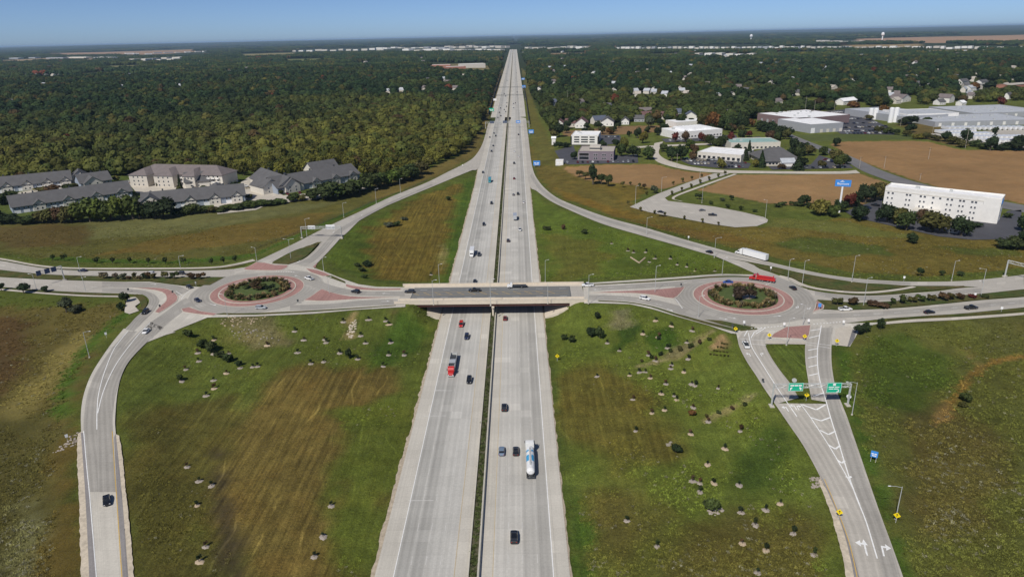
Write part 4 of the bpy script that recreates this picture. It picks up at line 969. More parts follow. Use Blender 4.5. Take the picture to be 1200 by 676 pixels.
def arrow(px, py, z, to, turn=0, sc=1.0, lift=0.04):
    """a painted lane arrow that points along 'to', with a bent head"""
    o = on_surface(px, py, z); z = o[2]; d = P(to[0], to[1], z) - o; d = d[:2] / np.linalg.norm(d[:2]); n = np.array([-d[1], d[0]])
    if turn == 0: poly = [(-.12, -2), (.12, -2), (.12, .6), (.5, .6), (0, 2), (-.5, .6), (-.12, .6)]
    else: poly = [(-.13, -1.6), (.13, -1.6), (.13, .35), (.55, .35), (.55, -.2), (1.35, .55), (.55, 1.3), (.55, .75), (-.13, .75)]
    q = [(o[0] + (n[0] * -x * (turn or 1) + d[0] * y) * sc, o[1] + (n[1] * -x * (turn or 1) + d[1] * y) * sc, z) for x, y in poly]
    q = [(a_, b_, drape(a_, b_, c_, lift)) for a_, b_, c_ in q]
    if turn < 0: q = q[::-1]
    me = new_mesh('lane_arrow', q, tess(q)); link('lane_arrow', me, M['white'], kind='structure')
arrow(1013.5, 640, 3.55, (1007, 615), -1, 1.5); arrow(1034, 643, 3.5, (1027, 615), 1, 1.5)
arrow(1014, 641, 3.55, (1007, 615), 0, 1.4); arrow(922, 478.5, 6.0, (915, 468), -1, 1.1); arrow(934.5, 477, 6.0, (928, 467), 1, 1.1); arrow(931.5, 476.5, 6.0, (925, 467), -1, 1.1)
arrow(878.5, 415.2, 6.95, (874, 407), -1); arrow(891.5, 415, 6.95, (885, 405), 1)
for px, py, to, t in ((935.5, 360, (938, 368), 1), (949, 361.5, (946, 369), 1), (848, 373.5, (866, 377), 0), (858, 372.5, (876, 376), 0), (911, 370.5, (930, 369), 0), (873, 331.5, (855, 332), 0), (279, 329, (272, 334), 0), (348, 323.5, (330, 319), 0), (250, 357, (268, 361), 0), (452, 344, (440, 343.5), 0), (452, 353, (464, 352.5), 0), (700, 339, (690, 339.6), 0), (785, 363, (797, 368), 0), (180, 333, (196, 335), 0), (312, 311, (300, 312), 0), (350, 306.5, (346, 310), 0), (383, 345.5, (392, 348), -1), (880, 345, (880, 345.1), 0)):
    if to != (880, 345.1): arrow(px, py, ZJ, to, t)
for px, py, z, to in ((468, 231.5, 3.4, (455, 237)), (424, 252, 4.8, (412, 259)), (391, 272, 6.0, (381, 281))): arrow(px, py, z, to, 0)

# ------------------------------------------------------------------ freeway edges: ragged gravel, median barrier
def ragged(xfun, side, seed):
    ys = np.arange(60, 900, 1.0); vs, fs, uv = [], [], []
    for i, y in enumerate(ys):
        x0 = xfun(y); w = (.25 + .9 * vnoise(np.array([y]), np.array([seed]), 26, seed, 2)[0] ** 1.4 + 1.5 * max(0, vnoise(np.array([y]), np.array([seed]), 2.6, seed + 4, 3)[0] - .33)) * (1.05 if side < 0 else .6)
        vs += [(x0 - side * 0.2, y, -0.02), (x0 + side * w, y, float(H(x0 + side * (w + .5), y)) + 0.06)]
    for i in range(len(ys) - 1):
        a = 2 * i
        fs.append((a, a + 1, a + 3, a + 2) if side > 0 else (a, a + 2, a + 3, a + 1))
    link('gravel_edge', new_mesh('gravel_edge', vs, fs), M['gravel_dull'], kind='structure')
ragged(lambda y: fx(SB_OUT, y), -1, 3); ragged(lambda y: fx(NB_OUT, y), 1, 8)
t = link('median_barrier', None, loc=(0, 0, 0)); tag(t, 'long pale concrete barrier running down the middle of the freeway', 'barrier')
me = None
for a in np.arange(60, 1500, 12.0):
    if me is None:
        mb = MB(); prof = [(-.40, 0), (-.40, .08), (-.22, .3), (-.13, 1.15), (.13, 1.15), (.22, .3), (.40, .08), (.40, 0)]
        mb.loft([[(x, y, z) for x, z in prof] for y in (0.0, 11.96)]); me = mb.mesh('barrier_segment'); me.materials.append(M['barrier'])
    link('barrier_segment', me, parent=t, loc=(-10.75, a, 0.02))
mb = MB()
for a in np.arange(1500, 6500, 100.0): mb.loft([[(x - 10.75, y, z) for x, z in prof] for y in (a, a + 99.9)])
mb.build('barrier_run', M['barrier'], t)
MB().box(-13.34, -13.1, 60, 6500, -0.1, 0.45).build('median_kerb', M['barrier'], kind='structure')

# ------------------------------------------------------------------ the overpass
SW, SE, NW, NE = [np.array(q) for q in BY]
ex = (SE - SW)[:2]; LB = np.linalg.norm(ex); ex /= LB; ey = np.array([-ex[1], ex[0]])
WB_ = float(((NW + NE - SW - SE)[:2] / 2) @ ey)          # deck width between the outer faces
bridge = link('overpass_bridge', None); bridge.matrix_world = Matrix(((ex[0], ey[0], 0, SW[0]), (ex[1], ey[1], 0, SW[1]), (0, 0, 1, 0), (0, 0, 0, 1)))
tag(bridge, 'pale concrete overpass with rust red girders carrying the crossing road over the freeway', 'bridge')
def bl(name, mb, mat, par=None, kind=None):
    o = mb.build(name, M[mat], par or bridge, kind=kind); return o
Z = ZJ
xa, xb = 17.0 / 215 * LB * 0.94, LB - 0.082 * LB          # girder ends
def uvbox(name, x0, x1, y0, y1, z, mat):
    return link(name, new_mesh(name, [(x0, y0, z), (x1, y0, z), (x1, y1, z), (x0, y1, z)], [(0, 1, 2, 3)], [(y0, x0), (y0, x1), (y1, x1), (y1, x0)]), M[mat], bridge)
MBd = MB().box(0, LB, 0.45, WB_ - 0.45, Z - 0.35, Z + 0.0); bl('deck_slab', MBd, 'concrete')
ya, yb = 4.4, WB_ - 3.0
uvbox('road_surface', xa - 1, xb + 1, ya, yb, Z + 0.012, 'deck')
uvbox('road_surface', 0, xa - 1, ya, yb, Z + 0.012, 'lane_pale'); uvbox('road_surface', xb + 1, LB, ya, yb, Z + 0.012, 'lane_pale')
bl('sidewalk', MB().box(0, LB, 0.5, ya, Z + 0.001, Z + 0.18), 'bridge_concrete'); bl('sidewalk', MB().box(0, LB, yb, WB_ - 0.5, Z + 0.001, Z + 0.18), 'bridge_concrete')
for y0 in (0.0, WB_ - 0.45):
    mb = MB().box(-1, LB + 1, y0, y0 + 0.45, Z - 0.62, Z + 0.95)
    bl('parapet', mb, 'bridge_concrete')
    bl('coping', MB().box(-1, LB + 1, y0 - 0.06, y0 + 0.51, Z + 0.952, Z + 1.1), 'bridge_concrete')
bl('parapet', MB().box(0, LB, ya - 0.3, ya - 0.02, Z + 0.182, Z + 0.85), 'bridge_concrete')
mb = MB()
for x in np.arange(1.5, LB, 3.0): mb.box(x - .05, x + .05, 0.18, 0.28, Z + 1.1, Z + 1.75)
for h in (1.4, 1.72): mb.box(0, LB, 0.2, 0.26, Z + h, Z + h + .06)
bl('railing', mb, 'steel')
for y in np.linspace(0.9, WB_ - 0.9, 8):
    bl('girder', MB().box(xa, xb, y - 0.2, y + 0.2, Z - 1.75, Z - 0.36), 'girder')
    bl('girder_flange', MB().box(xa, xb, y - 0.38, y + 0.38, Z - 1.85, Z - 1.752), 'girder')
xm = (np.array([-11.9, 0]) - SW[:2])
xm = float((-11.9 - SW[0]) / ex[0])                        # the pier stands in the median
for y in np.linspace(1.6, WB_ - 1.6, 5):
    mb = MB().tube([(xm, y, -0.1), (xm, y, Z - 2.75)], 0.48, 14); bl('pier_column', mb, 'bridge_concrete')
bl('pier_cap', MB().box(xm - 0.55, xm + 0.55, 0.3, WB_ - 0.3, Z - 2.75, Z - 1.86), 'bridge_concrete')
for sgn, x0, x1 in ((1, -1.0, xa), (-1, xb, LB + 1.0)):
    bl('abutment', MB().box(x0, x1, 0.5, WB_ - 0.5, Z - 2.6, Z - 0.36), 'bridge_concrete')
    bl('wing_wall', MB().box(x0 + (0 if sgn > 0 else 0), x1, 0.02, 0.48, Z - 2.4, Z - 0.63), 'bridge_concrete')
# joints and yellow centre marking
for x in (xa - 1, xb + 1): uvbox('expansion_joint', x - 0.12, x + 0.12, ya, yb, Z + 0.02, 'dark_steel')
ymid = (ya + yb) / 2
for y in (ymid - 1.7, ymid + 1.7):
    mb = MB()
    if y: mb.box(xa, xb, y - 0.06, y + 0.06, Z + 0.0, Z + 0.022)
    bl('centre_line', mb, 'yellow')
for x in np.arange(xa + 2, xb - 4, 5.3):
    bl('median_hatch', MB().add([(x, ymid - 1.5, Z + .024), (x + .35, ymid - 1.5, Z + .024), (x - 3.2, ymid + 1.5, Z + .024), (x - 3.55, ymid + 1.5, Z + .024)], [(0, 1, 2, 3)]), 'yellow')
for y in (ymid - 5.1, ymid + 5.1):
    for x in np.arange(xa + 2, xb - 3, 11.0): bl('lane_dash', MB().add([(x, y - .08, Z + .024), (x + 3.2, y - .08, Z + .024), (x + 3.2, y + .08, Z + .024), (x, y + .08, Z + .024)], [(0, 1, 2, 3)]), 'white')
# sloped concrete paving under both ends
for s_, (xt, xbm) in ((1, (xa - 0.5, float((-36.3 - SW[0]) / ex[0]))), (-1, (xb + 0.5, float((11.6 - SW[0]) / ex[0])))):
    mb = MB()
    for y0, y1 in ((-1.5, WB_ + 1.5),):
        mb.add([(xt, y0, Z - 2.2), (xbm, y0, 0.02), (xbm, y1, 0.02), (xt, y1, Z - 2.2), (xt, y0, -0.8), (xbm, y0, -0.8), (xbm, y1, -0.8), (xt, y1, -0.8)],
               [(0, 1, 2, 3) if s_ > 0 else (3, 2, 1, 0), (0, 4, 5, 1), (2, 6, 7, 3)])
    bl('slope_paving', mb, 'bridge_concrete')
# ------------------------------------------------------------------ placing and describing things
ANCH = [('by the roundabout with two dark trees', 870, 348), ('by the roundabout with a shrubby bed', 302, 340), ('at the overpass', 577, 345), ('beside the green sign gantry', 960, 455),
        ('on the lawn below the overpass, freeway side', 700, 420), ('on the lower lawn beside the tanker', 760, 560), ('by the white hotel', 1100, 250), ('by the turning court', 830, 250),
        ('by the grey apartment rows', 90, 235), ('by the tan apartment block', 225, 205), ('by the apartment row nearest the freeway', 370, 215), ('by the loop ramp', 110, 470), ('in the mown field left of the freeway', 340, 520),
        ('on the slope below the shrubby roundabout', 330, 395), ('by the two-storey brown office', 700, 180), ('by the grey-roofed restaurant', 925, 185), ('by the white-roofed car dealership', 850, 185), ('along the wide brown field', 1110, 175),
        ('by the long factory', 1090, 140), ('by the grey warehouse', 950, 145), ('by the maroon-roofed houses', 760, 145), ('along the far left road', 60, 325), ('along the tree-lined median', 175, 322), ('along the shrub median on the right', 1070, 350),
        ('by the curved ramp up to the freeway', 740, 265), ('by the ramp off the freeway', 430, 250), ('at the exit ramp fan', 1020, 570), ('by the bypass lane', 1000, 320),
        ('in the far left woods', 60, 85), ('in the woods left of the distant freeway', 480, 95), ('below the white water tower', 1034, 58), ('in the woods above the suburb', 740, 100), ('in the woods above the factory', 1100, 100), ('in the woods above the warehouse', 920, 98), ('right of the distant freeway', 650, 72), ('near the pale roofs in the right woods', 850, 68), ('beside the verge of the ramp off the freeway', 520, 190), ('behind the tan apartment block', 225, 190), ('behind the leftmost apartment row', 50, 200), ('behind the apartment row nearest the freeway', 370, 192)]
PENDING = []       # (object, description, px, py) -> a label that tells it from its likes
_u = 'first second third fourth fifth sixth seventh eighth ninth tenth eleventh twelfth thirteenth fourteenth fifteenth sixteenth seventeenth eighteenth nineteenth'.split()
_t = ((20, 'twentieth', 'twenty'), (30, 'thirtieth', 'thirty'), (40, 'fortieth', 'forty'), (50, 'fiftieth', 'fifty'), (60, 'sixtieth', 'sixty'))
ORD = _u + [o_ if k == 0 else f'{w_}-{_u[k - 1]}' for n_, o_, w_ in _t for k in range(10)]
def pend(o, desc, px, py, place=None): PENDING.append((o, desc, px, py, place))
def settle_labels():
    buckets = {}
    for o, d, px, py, pl in PENDING:
        if pl is None: pl = min(ANCH, key=lambda k: (k[1] - px) ** 2 + (2.2 * (k[2] - py)) ** 2)[0]
        buckets.setdefault((d, pl), []).append((px, py, o))
    for (d, ph), lst in buckets.items():
        lst.sort(key=lambda q: q[0]); n = len(lst)
        for i, (px, py, o) in enumerate(lst):
            s = f'{d} {ph}'
            if n > 1: s += f', {ORD[i]} from left' if len(s.split()) <= 13 else f', {ORD[i]}'
            o['label'] = s

kdf = kdtree.KDTree(len(fp))
for i, q in enumerate(fp): kdf.insert((q[0], q[1], 0), i)
kdf.balance()
dn = len(SURF[0])
for x_, y_ in ((0, 0), (LB, 0), (LB, WB_), (0, WB_)): SURF[0].append((SW[0] + ex[0] * x_ + ey[0] * y_, SW[1] + ex[1] * x_ + ey[1] * y_, ZJ + .02))
SURF[1].append((dn, dn + 1, dn + 2, dn + 3)); BVH = BVHTree.FromPolygons(SURF[0], SURF[1])
def R_(px, py, z0=6.5): return on_surface(px, py, z0) + np.array([0, 0, .012])
# ------------------------------------------------------------------ vehicles (x forward)
def sec(x, hw, z0, z1, r=0.12):
    return [(x, -hw + r, z0), (x, hw - r, z0), (x, hw, z0 + r), (x, hw, z1 - r), (x, hw - r, z1), (x, -hw + r, z1), (x, -hw, z1 - r), (x, -hw, z0 + r)]
VM = {}
def wheel_meshes(r, w):
    k = ('w', r, w)
    if k not in VM:
        a = MB().tube([(0, -w / 2, 0), (0, w / 2, 0)], r, 14).mesh('tyre'); a.materials.append(M['rubber'])
        b_ = MB().tube([(0, -w / 2 - .012, 0), (0, w / 2 + .012, 0)], r * 0.6, 10).mesh('rim'); b_.materials.append(M['rim'])
        VM[k] = (a, b_)
    return VM[k]
def meshm(name, mb, mat):
    me = mb.mesh(name)
    if mat: me.materials.append(M[mat])
    return me
def car_parts(kind):
    """list of (part, mesh, painted?, location)"""
    if kind in VM: return VM[kind]
    out = []
    if kind == 'sedan':
        body = MB().loft([sec(-2.38, .70, .38, .82), sec(-2.25, .86, .27, .98), sec(-1.5, .91, .22, 1.0), sec(0, .92, .2, .98), sec(1.1, .92, .22, .95), sec(1.95, .88, .25, .82), sec(2.35, .70, .36, .66)])
        gl = [(-1.75, .86, .97), (-1.15, .68, 1.40), (.25, .68, 1.41), (1.15, .86, .94)]; wb, wr = 1.38, .33
    elif kind in ('suv', 'van'):
        h = 1.72 if kind == 'suv' else 1.9
        body = MB().loft([sec(-2.38, .80, .42, 1.1), sec(-2.28, .93, .32, 1.2), sec(-1.4, .96, .26, 1.16), sec(0, .97, .25, 1.14), sec(1.2, .96, .26, 1.10), sec(2.0, .92, .30, 1.0), sec(2.38, .74, .40, .78)])
        gl = [(-2.25, .88, 1.14), (-1.95, .74, h - .06), (.25 if kind == 'suv' else .7, .74, h - .05), (1.2 if kind == 'suv' else 1.6, .88, 1.07)]; wb, wr = 1.42, .37
    else:   # pickup
        body = MB().loft([sec(-2.85, .90, .5, 1.1), sec(-2.75, .96, .42, 1.16), sec(-.75, .97, .36, 1.16), sec(.2, .98, .34, 1.16), sec(1.4, .97, .36, 1.16), sec(2.3, .93, .40, 1.08), sec(2.75, .80, .5, .92)])
        body.box(-2.8, -.75, -.95, -.85, 1.1, 1.32).box(-2.8, -.75, .85, .95, 1.1, 1.32).box(-2.86, -2.78, -.85, .85, 1.1, 1.3)
        gl = [(-.78, .86, 1.12), (-.60, .74, 1.82), (.55, .74, 1.83), (1.35, .86, 1.12)]; wb, wr = 1.75, .40
    (x0, w0, z0), (x1, w1, z1), (x2, w2, z2), (x3, w3, z3) = gl
    g = MB().add([(x0, -w0, z0), (x3, -w3, z3), (x3, w3, z3), (x0, w0, z0), (x1, -w1, z1), (x2, -w2, z2), (x2, w2, z2), (x1, w1, z1)], [(4, 5, 6, 7), (0, 1, 5, 4), (1, 2, 6, 5), (2, 3, 7, 6), (3, 0, 4, 7)])
    body.add([(x1 - .06, -w1 - .03, z1 + .002), (x2 + .06, -w2 - .03, z2 + .002), (x2 + .06, w2 + .03, z2 + .002), (x1 - .06, w1 + .03, z1 + .002), (x1, -w1 + .04, z1 + .07), (x2 - .1, -w2 + .04, z2 + .07), (x2 - .1, w2 - .04, z2 + .07), (x1, w1 - .04, z1 + .07)],
             [(4, 5, 6, 7), (0, 1, 5, 4), (1, 2, 6, 5), (2, 3, 7, 6), (3, 0, 4, 7)])
    for sy in (-1, 1):   # door pillars
        xm_ = (x1 + x2) / 2 - .05; y_ = sy * (w0 + .004)
        body.add([(xm_ - .05, y_, z0), (xm_ + .05, y_, z0), (xm_ + .05, sy * (w1 + .015), z1), (xm_ - .05, sy * (w1 + .015), z1)], [(0, 1, 2, 3), (3, 2, 1, 0)])
    out.append(('body', meshm('car_body', body, 'paint_black'), True, (0, 0, 0)))
    out.append(('windows', meshm('car_windows', g, 'glass'), False, (0, 0, 0)))
    if kind == 'pickup': out.append(('cargo_bed', meshm('cargo_bed', MB().box(-2.76, -.8, -.84, .84, 1.1, 1.175), 'dark_steel'), False, (0, 0, 0)))
    xf = body.v[-8][0]
    X = 2.36 if kind != 'pickup' else 2.74
    hl = meshm('headlight', MB().box(-.12, .03, -.16, .16, -.07, .07), 'headlight'); tl = meshm('taillight', MB().box(-.03, .08, -.14, .14, -.1, .1), 'taillight')
    zl = .62 if kind == 'sedan' else .80
    for sy in (-1, 1):
        out.append(('headlight', hl, False, (X - .06, sy * .62, zl + .02))); out.append(('taillight', tl, False, (-X - .0, sy * .62, zl + .14)))
    wa = wheel_meshes(wr, .24)
    for sx in (-1, 1):
        for sy in (-1, 1): out.append(('wheel', wa, False, (sx * wb, sy * .86, wr)))
    VM[kind] = out
    return out
def heading(px, py, hx, hy, z):
    a, b_ = P(px, py, z), P(hx, hy, z); return math.atan2(b_[1] - a[1], b_[0] - a[0])
def assemble(parts, name, color, loc, ang):
    r = link(name, None, loc=loc); r.rotation_euler = (0, 0, ang)
    for pn, me, painted, l in parts:
        if pn == 'wheel':
            w = link('wheel', me[0], parent=r, loc=l); link('rim', me[1], parent=w)
            continue
        o = link(pn, me, parent=r, loc=l)
        if painted and color:
            o.material_slots[0].link = 'OBJECT'; o.material_slots[0].material = M['paint_' + color]
    return r
def vehicle(kind, color, px, py, to, label, group, cat=None):
    q = R_(px, py, 6.5 if isinstance(to, tuple) else 0.0)
    ang = to if not isinstance(to, tuple) else heading(px, py, to[0], to[1], q[2])
    r = assemble(car_parts(kind), 'pickup_truck' if kind == 'pickup' else ('parked_car' if 'parked' in group else 'car'), color, tuple(q), ang)
    tag(r, label, cat or ('pickup truck' if kind == 'pickup' else 'car'), group)
    return r
N_, S_ = math.pi / 2, -math.pi / 2
FW = 'vehicles driving on the freeway'; XR = 'vehicles on the crossing road and ramps'
for a in (('suv', 'black', 602.5, 631, N_, 'black SUV alone in the lanes nearest the camera, behind the tanker'), ('sedan', 'steelblue', 588, 530, N_, 'blue-grey car in the inner lane, two lanes over from the tanker'),
          ('sedan', 'black', 604.5, 530, N_, 'black car driving right beside the white tanker'), ('suv', 'black', 591, 479, N_, 'black car by itself ahead of the tanker, below the overpass'),
          ('sedan', 'maroon', 592, 374, N_, 'dark red car just short of the overpass shadow'), ('suv', 'navy', 547, 396, S_, 'small dark blue car ahead of the red van, coming from under the overpass'),
          ('van', 'red', 540, 371, S_, 'bright red van coming out from under the overpass'), ('suv', 'black', 550, 447, S_, 'black SUV beside the red-cab hauler'),
          ('sedan', 'charcoal', 556.5, 331, S_, 'dark car about to pass beneath the overpass, behind the far parapet'), ('suv', 'charcoal', 561.5, 299.5, S_, 'dark car in the shadow of the white box truck'),
          ('suv', 'black', 567, 264, S_, 'dark car between the teal truck and the white box truck'), ('suv', 'black', 576, 239, S_, 'dark car just downhill of the teal truck'),
          ('pickup', 'white', 609.3, 270, N_, 'white pickup directly behind the pale box truck'), ('suv', 'charcoal', 595.5, 283, N_, 'dark car by itself in the middle of the northbound lanes'),
          ('pickup', 'black', 607, 228, N_, 'black pickup just ahead of the pale box truck'), ('sedan', 'grey', 601.8, 229, N_, 'grey car beside the black pickup in the inner lane'), ('sedan', 'white', 613.5, 238, N_, 'white car in the outer lane beside the black pickup'),
          ('suv', 'maroon', 602.5, 210, N_, 'dark red car far along the inner northbound lane'), ('pickup', 'black', 602.5, 192, N_, 'black pickup ahead of the dark red car'), ('sedan', 'white', 607.5, 184.5, N_, 'white car beside the distant black pickup'), ('sedan', 'white', 602.8, 178.5, N_, 'white car in front of the distant black pickup'),
          ('suv', 'charcoal', 566, 203, S_, 'dark car at the mouth of the ramp off the freeway')):
    vehicle(*a, FW)
for k, (kind, c, px, py, an) in enumerate((('suv', 'charcoal', 576, 178, S_), ('sedan', 'black', 578, 171.5, S_), ('sedan', 'grey', 574, 161.5, S_), ('suv', 'black', 581, 160, S_), ('sedan', 'charcoal', 579, 156.7, S_), ('pickup', 'white', 586, 145.8, S_), ('pickup', 'black', 587, 136.5, S_), ('sedan', 'grey', 583.3, 138.5, S_),
        ('suv', 'black', 585.3, 132.5, S_), ('sedan', 'grey', 592.5, 131.5, S_), ('suv', 'charcoal', 586.5, 127.3, S_), ('sedan', 'black', 591, 129, S_), ('suv', 'black', 593.6, 125.4, S_), ('sedan', 'white', 587.5, 121.5, S_), ('sedan', 'grey', 594, 121, S_), ('suv', 'grey', 601.8, 122, N_), ('suv', 'charcoal', 604, 121.3, N_), ('sedan', 'white', 606.5, 123.4, N_), ('sedan', 'grey', 602, 127, N_),
        ('pickup', 'black', 591, 110.5, S_), ('van', 'black', 592.7, 113.5, S_), ('sedan', 'grey', 605.8, 112, N_), ('suv', 'charcoal', 606, 108.5, N_), ('suv', 'black', 607.6, 158.4, N_), ('sedan', 'white', 609, 145.4, N_), ('suv', 'black', 593, 87, S_), ('van', 'white', 605.4, 100, N_), ('sedan', 'grey', 605.3, 86, N_), ('van', 'white', 590.4, 100, S_), ('sedan', 'black', 596, 79, S_), ('van', 'white', 598, 74, S_), ('sedan', 'grey', 603, 76, N_), ('sedan', 'black', 604.5, 92, N_), ('suv', 'grey', 594.2, 95, S_))):
    o = vehicle(kind, c, px, py, an, None, 'distant vehicles far up the freeway')
    band = 'between the tall sign bridge and the ramps' if py > 150 else ('between the two far sign bridges' if py > 117 else 'beyond the sign bridges')
    pend(o, f"tiny {c} {'pickup' if kind == 'pickup' else 'vehicle'} {'coming closer' if an == S_ else 'heading away'}", px, py, band)
BZ = ZJ + 0.02
def onb(px, py): return P(px, py, BZ)
for a in (('suv', 'black', 480, 343, (470, 343), 'black SUV leaving the left end of the overpass deck'), ('pickup', 'black', 556, 341.5, (546, 341.6), 'black pickup in the middle of the overpass deck'),
          ('pickup', 'white', 688.5, 335.5, (678, 335.8), 'white pickup entering the right end of the overpass'), ('suv', 'black', 416.7, 343, (406, 341), 'black SUV on the brick-edged lane towards the shrubby roundabout'),
          ('pickup', 'white', 362, 327.5, (352, 324.5), 'white pickup entering the shrubby roundabout'), ('suv', 'silver', 306, 361.8, (316, 361.8), 'silver car circling in front of the shrubby roundabout bed'),
          ('sedan', 'navy', 231.7, 353, (236, 356), 'dark blue car entering the circle from the left'), ('sedan', 'charcoal', 222, 337.3, (226, 339.5), 'dark car waiting at the end of the tree-lined median'),
          ('suv', 'black', 170.5, 366.8, (164, 372.5), 'black SUV turning off onto the loop ramp'), ('sedan', 'white', 171.3, 389.5, (163, 398), 'white car going down the loop ramp'),
          ('sedan', 'black', 125.5, 588, (126.5, 600), 'lone black car on the pale stretch of the loop ramp'), ('sedan', 'navy', 96.7, 318.2, (86, 318), 'dark car passing under the three blue sign panels'),
          ('suv', 'white', 176, 321.6, (165, 321.6), 'white car half hidden behind the median trees'), ('suv', 'charcoal', 211, 321.6, (201, 321.6), 'dark car hidden behind the right end of the median trees'),
          ('suv', 'white', 755.8, 351, (768, 353.5), 'white SUV approaching the twin-tree roundabout'), ('sedan', 'blue', 852.8, 331.8, (842, 331.8), 'bright blue car leaving the twin-tree roundabout'),
          ('sedan', 'black', 929, 338.5, (922, 334), 'black car circling right behind the twin-tree roundabout'), ('pickup', 'white', 990.5, 363.8, (1002, 363.2), 'white pickup heading for the edge of the frame beside the shrub median'),
          ('sedan', 'black', 1089, 367, (1100, 366), 'black car on the right leg, nearer of two dark ones'), ('pickup', 'black', 1138, 362, (1150, 361), 'black pickup farther along the right leg of the road'),
          ('pickup', 'white', 873.8, 405.5, (869, 396), 'white work truck with a dark ladder at the exit ramp yield line'), ('sedan', 'black', 831, 296.3, (822, 293), 'black car on the ramp ahead of the white semi')):
    vehicle(*a, XR)
lad = [o for o in COL.objects if o.get('label', '').startswith('white work truck')][0]
MB().box(-2.6, 1.6, -.18, -.08, 1.95, 2.05).box(-2.6, 1.6, .08, .18, 1.95, 2.05).box(-2.5, -2.4, -.18, .18, 1.2, 2.0).build('ladder', M['dark_steel'], lad)
for a in (('sedan', 'black', 774.5, 249.5, (782, 250.5), 'black car at the kerb of the turning court'), ('sedan', 'grey', 823, 247.3, (830, 246.5), 'grey car parked in the middle of the turning court'), ('pickup', 'black', 835, 253, (845, 253.3), 'black pickup in the middle of the turning court')):
    vehicle(*a, 'cars parked on the turning court')

def wheelset(out, xs, r=.5, y=1.05, w=.34):
    for x in xs:
        for sy in (-1, 1): out.append(('wheel', wheel_meshes(r, w), False, (x, sy * y, r)))
def tractor(x0, sleeper=True):
    """front tractor: bonnet, cab, frame, at x0 (front bumper)"""
    o = []
    hood = MB().loft([sec(x0 - .05, .85, .55, 1.35), sec(x0 - .2, 1.0, .5, 1.55), sec(x0 - 1.6, 1.12, .55, 1.85)])
    cab = MB().loft([sec(x0 - 1.6, 1.18, .8, 2.3), sec(x0 - 2.1, 1.22, .8, 3.0), sec(x0 - 3.0, 1.24, .8, 3.25)])
    if sleeper: cab.loft([sec(x0 - 3.0, 1.25, .8, 3.25), sec(x0 - 3.4, 1.26, .8, 3.85), sec(x0 - 4.6, 1.26, .8, 3.9)])
    o.append(('bonnet', meshm('bonnet', hood, 'paint_white'), True, (0, 0, 0))); o.append(('cab', meshm('cab', cab, 'paint_white'), True, (0, 0, 0)))
    ws = MB().add([(x0 - 1.57, -1.02, 1.92), (x0 - 1.57, 1.02, 1.92), (x0 - 2.06, .98, 2.92), (x0 - 2.06, -.98, 2.92)], [(0, 1, 2, 3)])
    for sy in (-1, 1): ws.add([(x0 - 1.9, sy * 1.255, 1.9), (x0 - 2.8, sy * 1.255, 1.9), (x0 - 2.8, sy * 1.255, 2.7), (x0 - 2.2, sy * 1.255, 2.7)], [(0, 1, 2, 3), (3, 2, 1, 0)])
    o.append(('windscreen', meshm('windscreen', ws, 'glass'), False, (0, 0, 0)))
    o.append(('bumper', meshm('bumper', MB().box(x0 - .1, x0 + .05, -1.2, 1.2, .35, .75), 'steel'), False, (0, 0, 0)))
    for sy in (-1, 1):
        o.append(('headlight', meshm('headlight', MB().box(x0 - .02, x0 + .07, sy * .85 - .15, sy * .85 + .15, .85, 1.1), 'headlight'), False, (0, 0, 0)))
        o.append(('exhaust_stack', meshm('exhaust_stack', MB().tube([(x0 - 3.2, sy * 1.33, .9), (x0 - 3.2, sy * 1.33, 4.0)], .08, 8), 'steel'), False, (0, 0, 0)))
        o.append(('mirror', meshm('mirror', MB().box(x0 - 1.95, x0 - 1.8, sy * 1.45 - .12, sy * 1.45 + .12, 1.9, 2.6), 'dark_steel'), False, (0, 0, 0)))
    o.append(('chassis', meshm('chassis', MB().box(x0 - 7.0, x0 - .3, -.5, .5, .55, .95), 'dark_steel'), False, (0, 0, 0)))
    wheelset(o, (x0 - 1.1, x0 - 5.2, x0 - 6.45))
    return o
def box_semi():
    o = tractor(9.6)
    o.append(('trailer', meshm('trailer', MB().box(-9.6, 4.4, -1.29, 1.29, 1.1, 4.1), 'paint_white'), False, (0, 0, 0)))
    fr = MB()
    for x in np.arange(-9.4, 4.4, .62): fr.box(x - .03, x + .03, -1.305, 1.305, 1.12, 4.08)
    o.append(('trailer_ribs', meshm('trailer_ribs', fr, 'sign_white'), False, (0, 0, 0)))
    o.append(('trailer_frame', meshm('trailer_frame', MB().box(-9.3, 3, -.6, .6, .8, 1.08).box(-9.6, -9.4, -1.2, 1.2, .5, .65), 'dark_steel'), False, (0, 0, 0)))
    o.append(('landing_leg', meshm('landing_leg', MB().box(.9, 1.05, -.9, -.75, .3, 1.1).box(.9, 1.05, .75, .9, .3, 1.1), 'dark_steel'), False, (0, 0, 0)))
    wheelset(o, (-7.2, -8.45)); return o
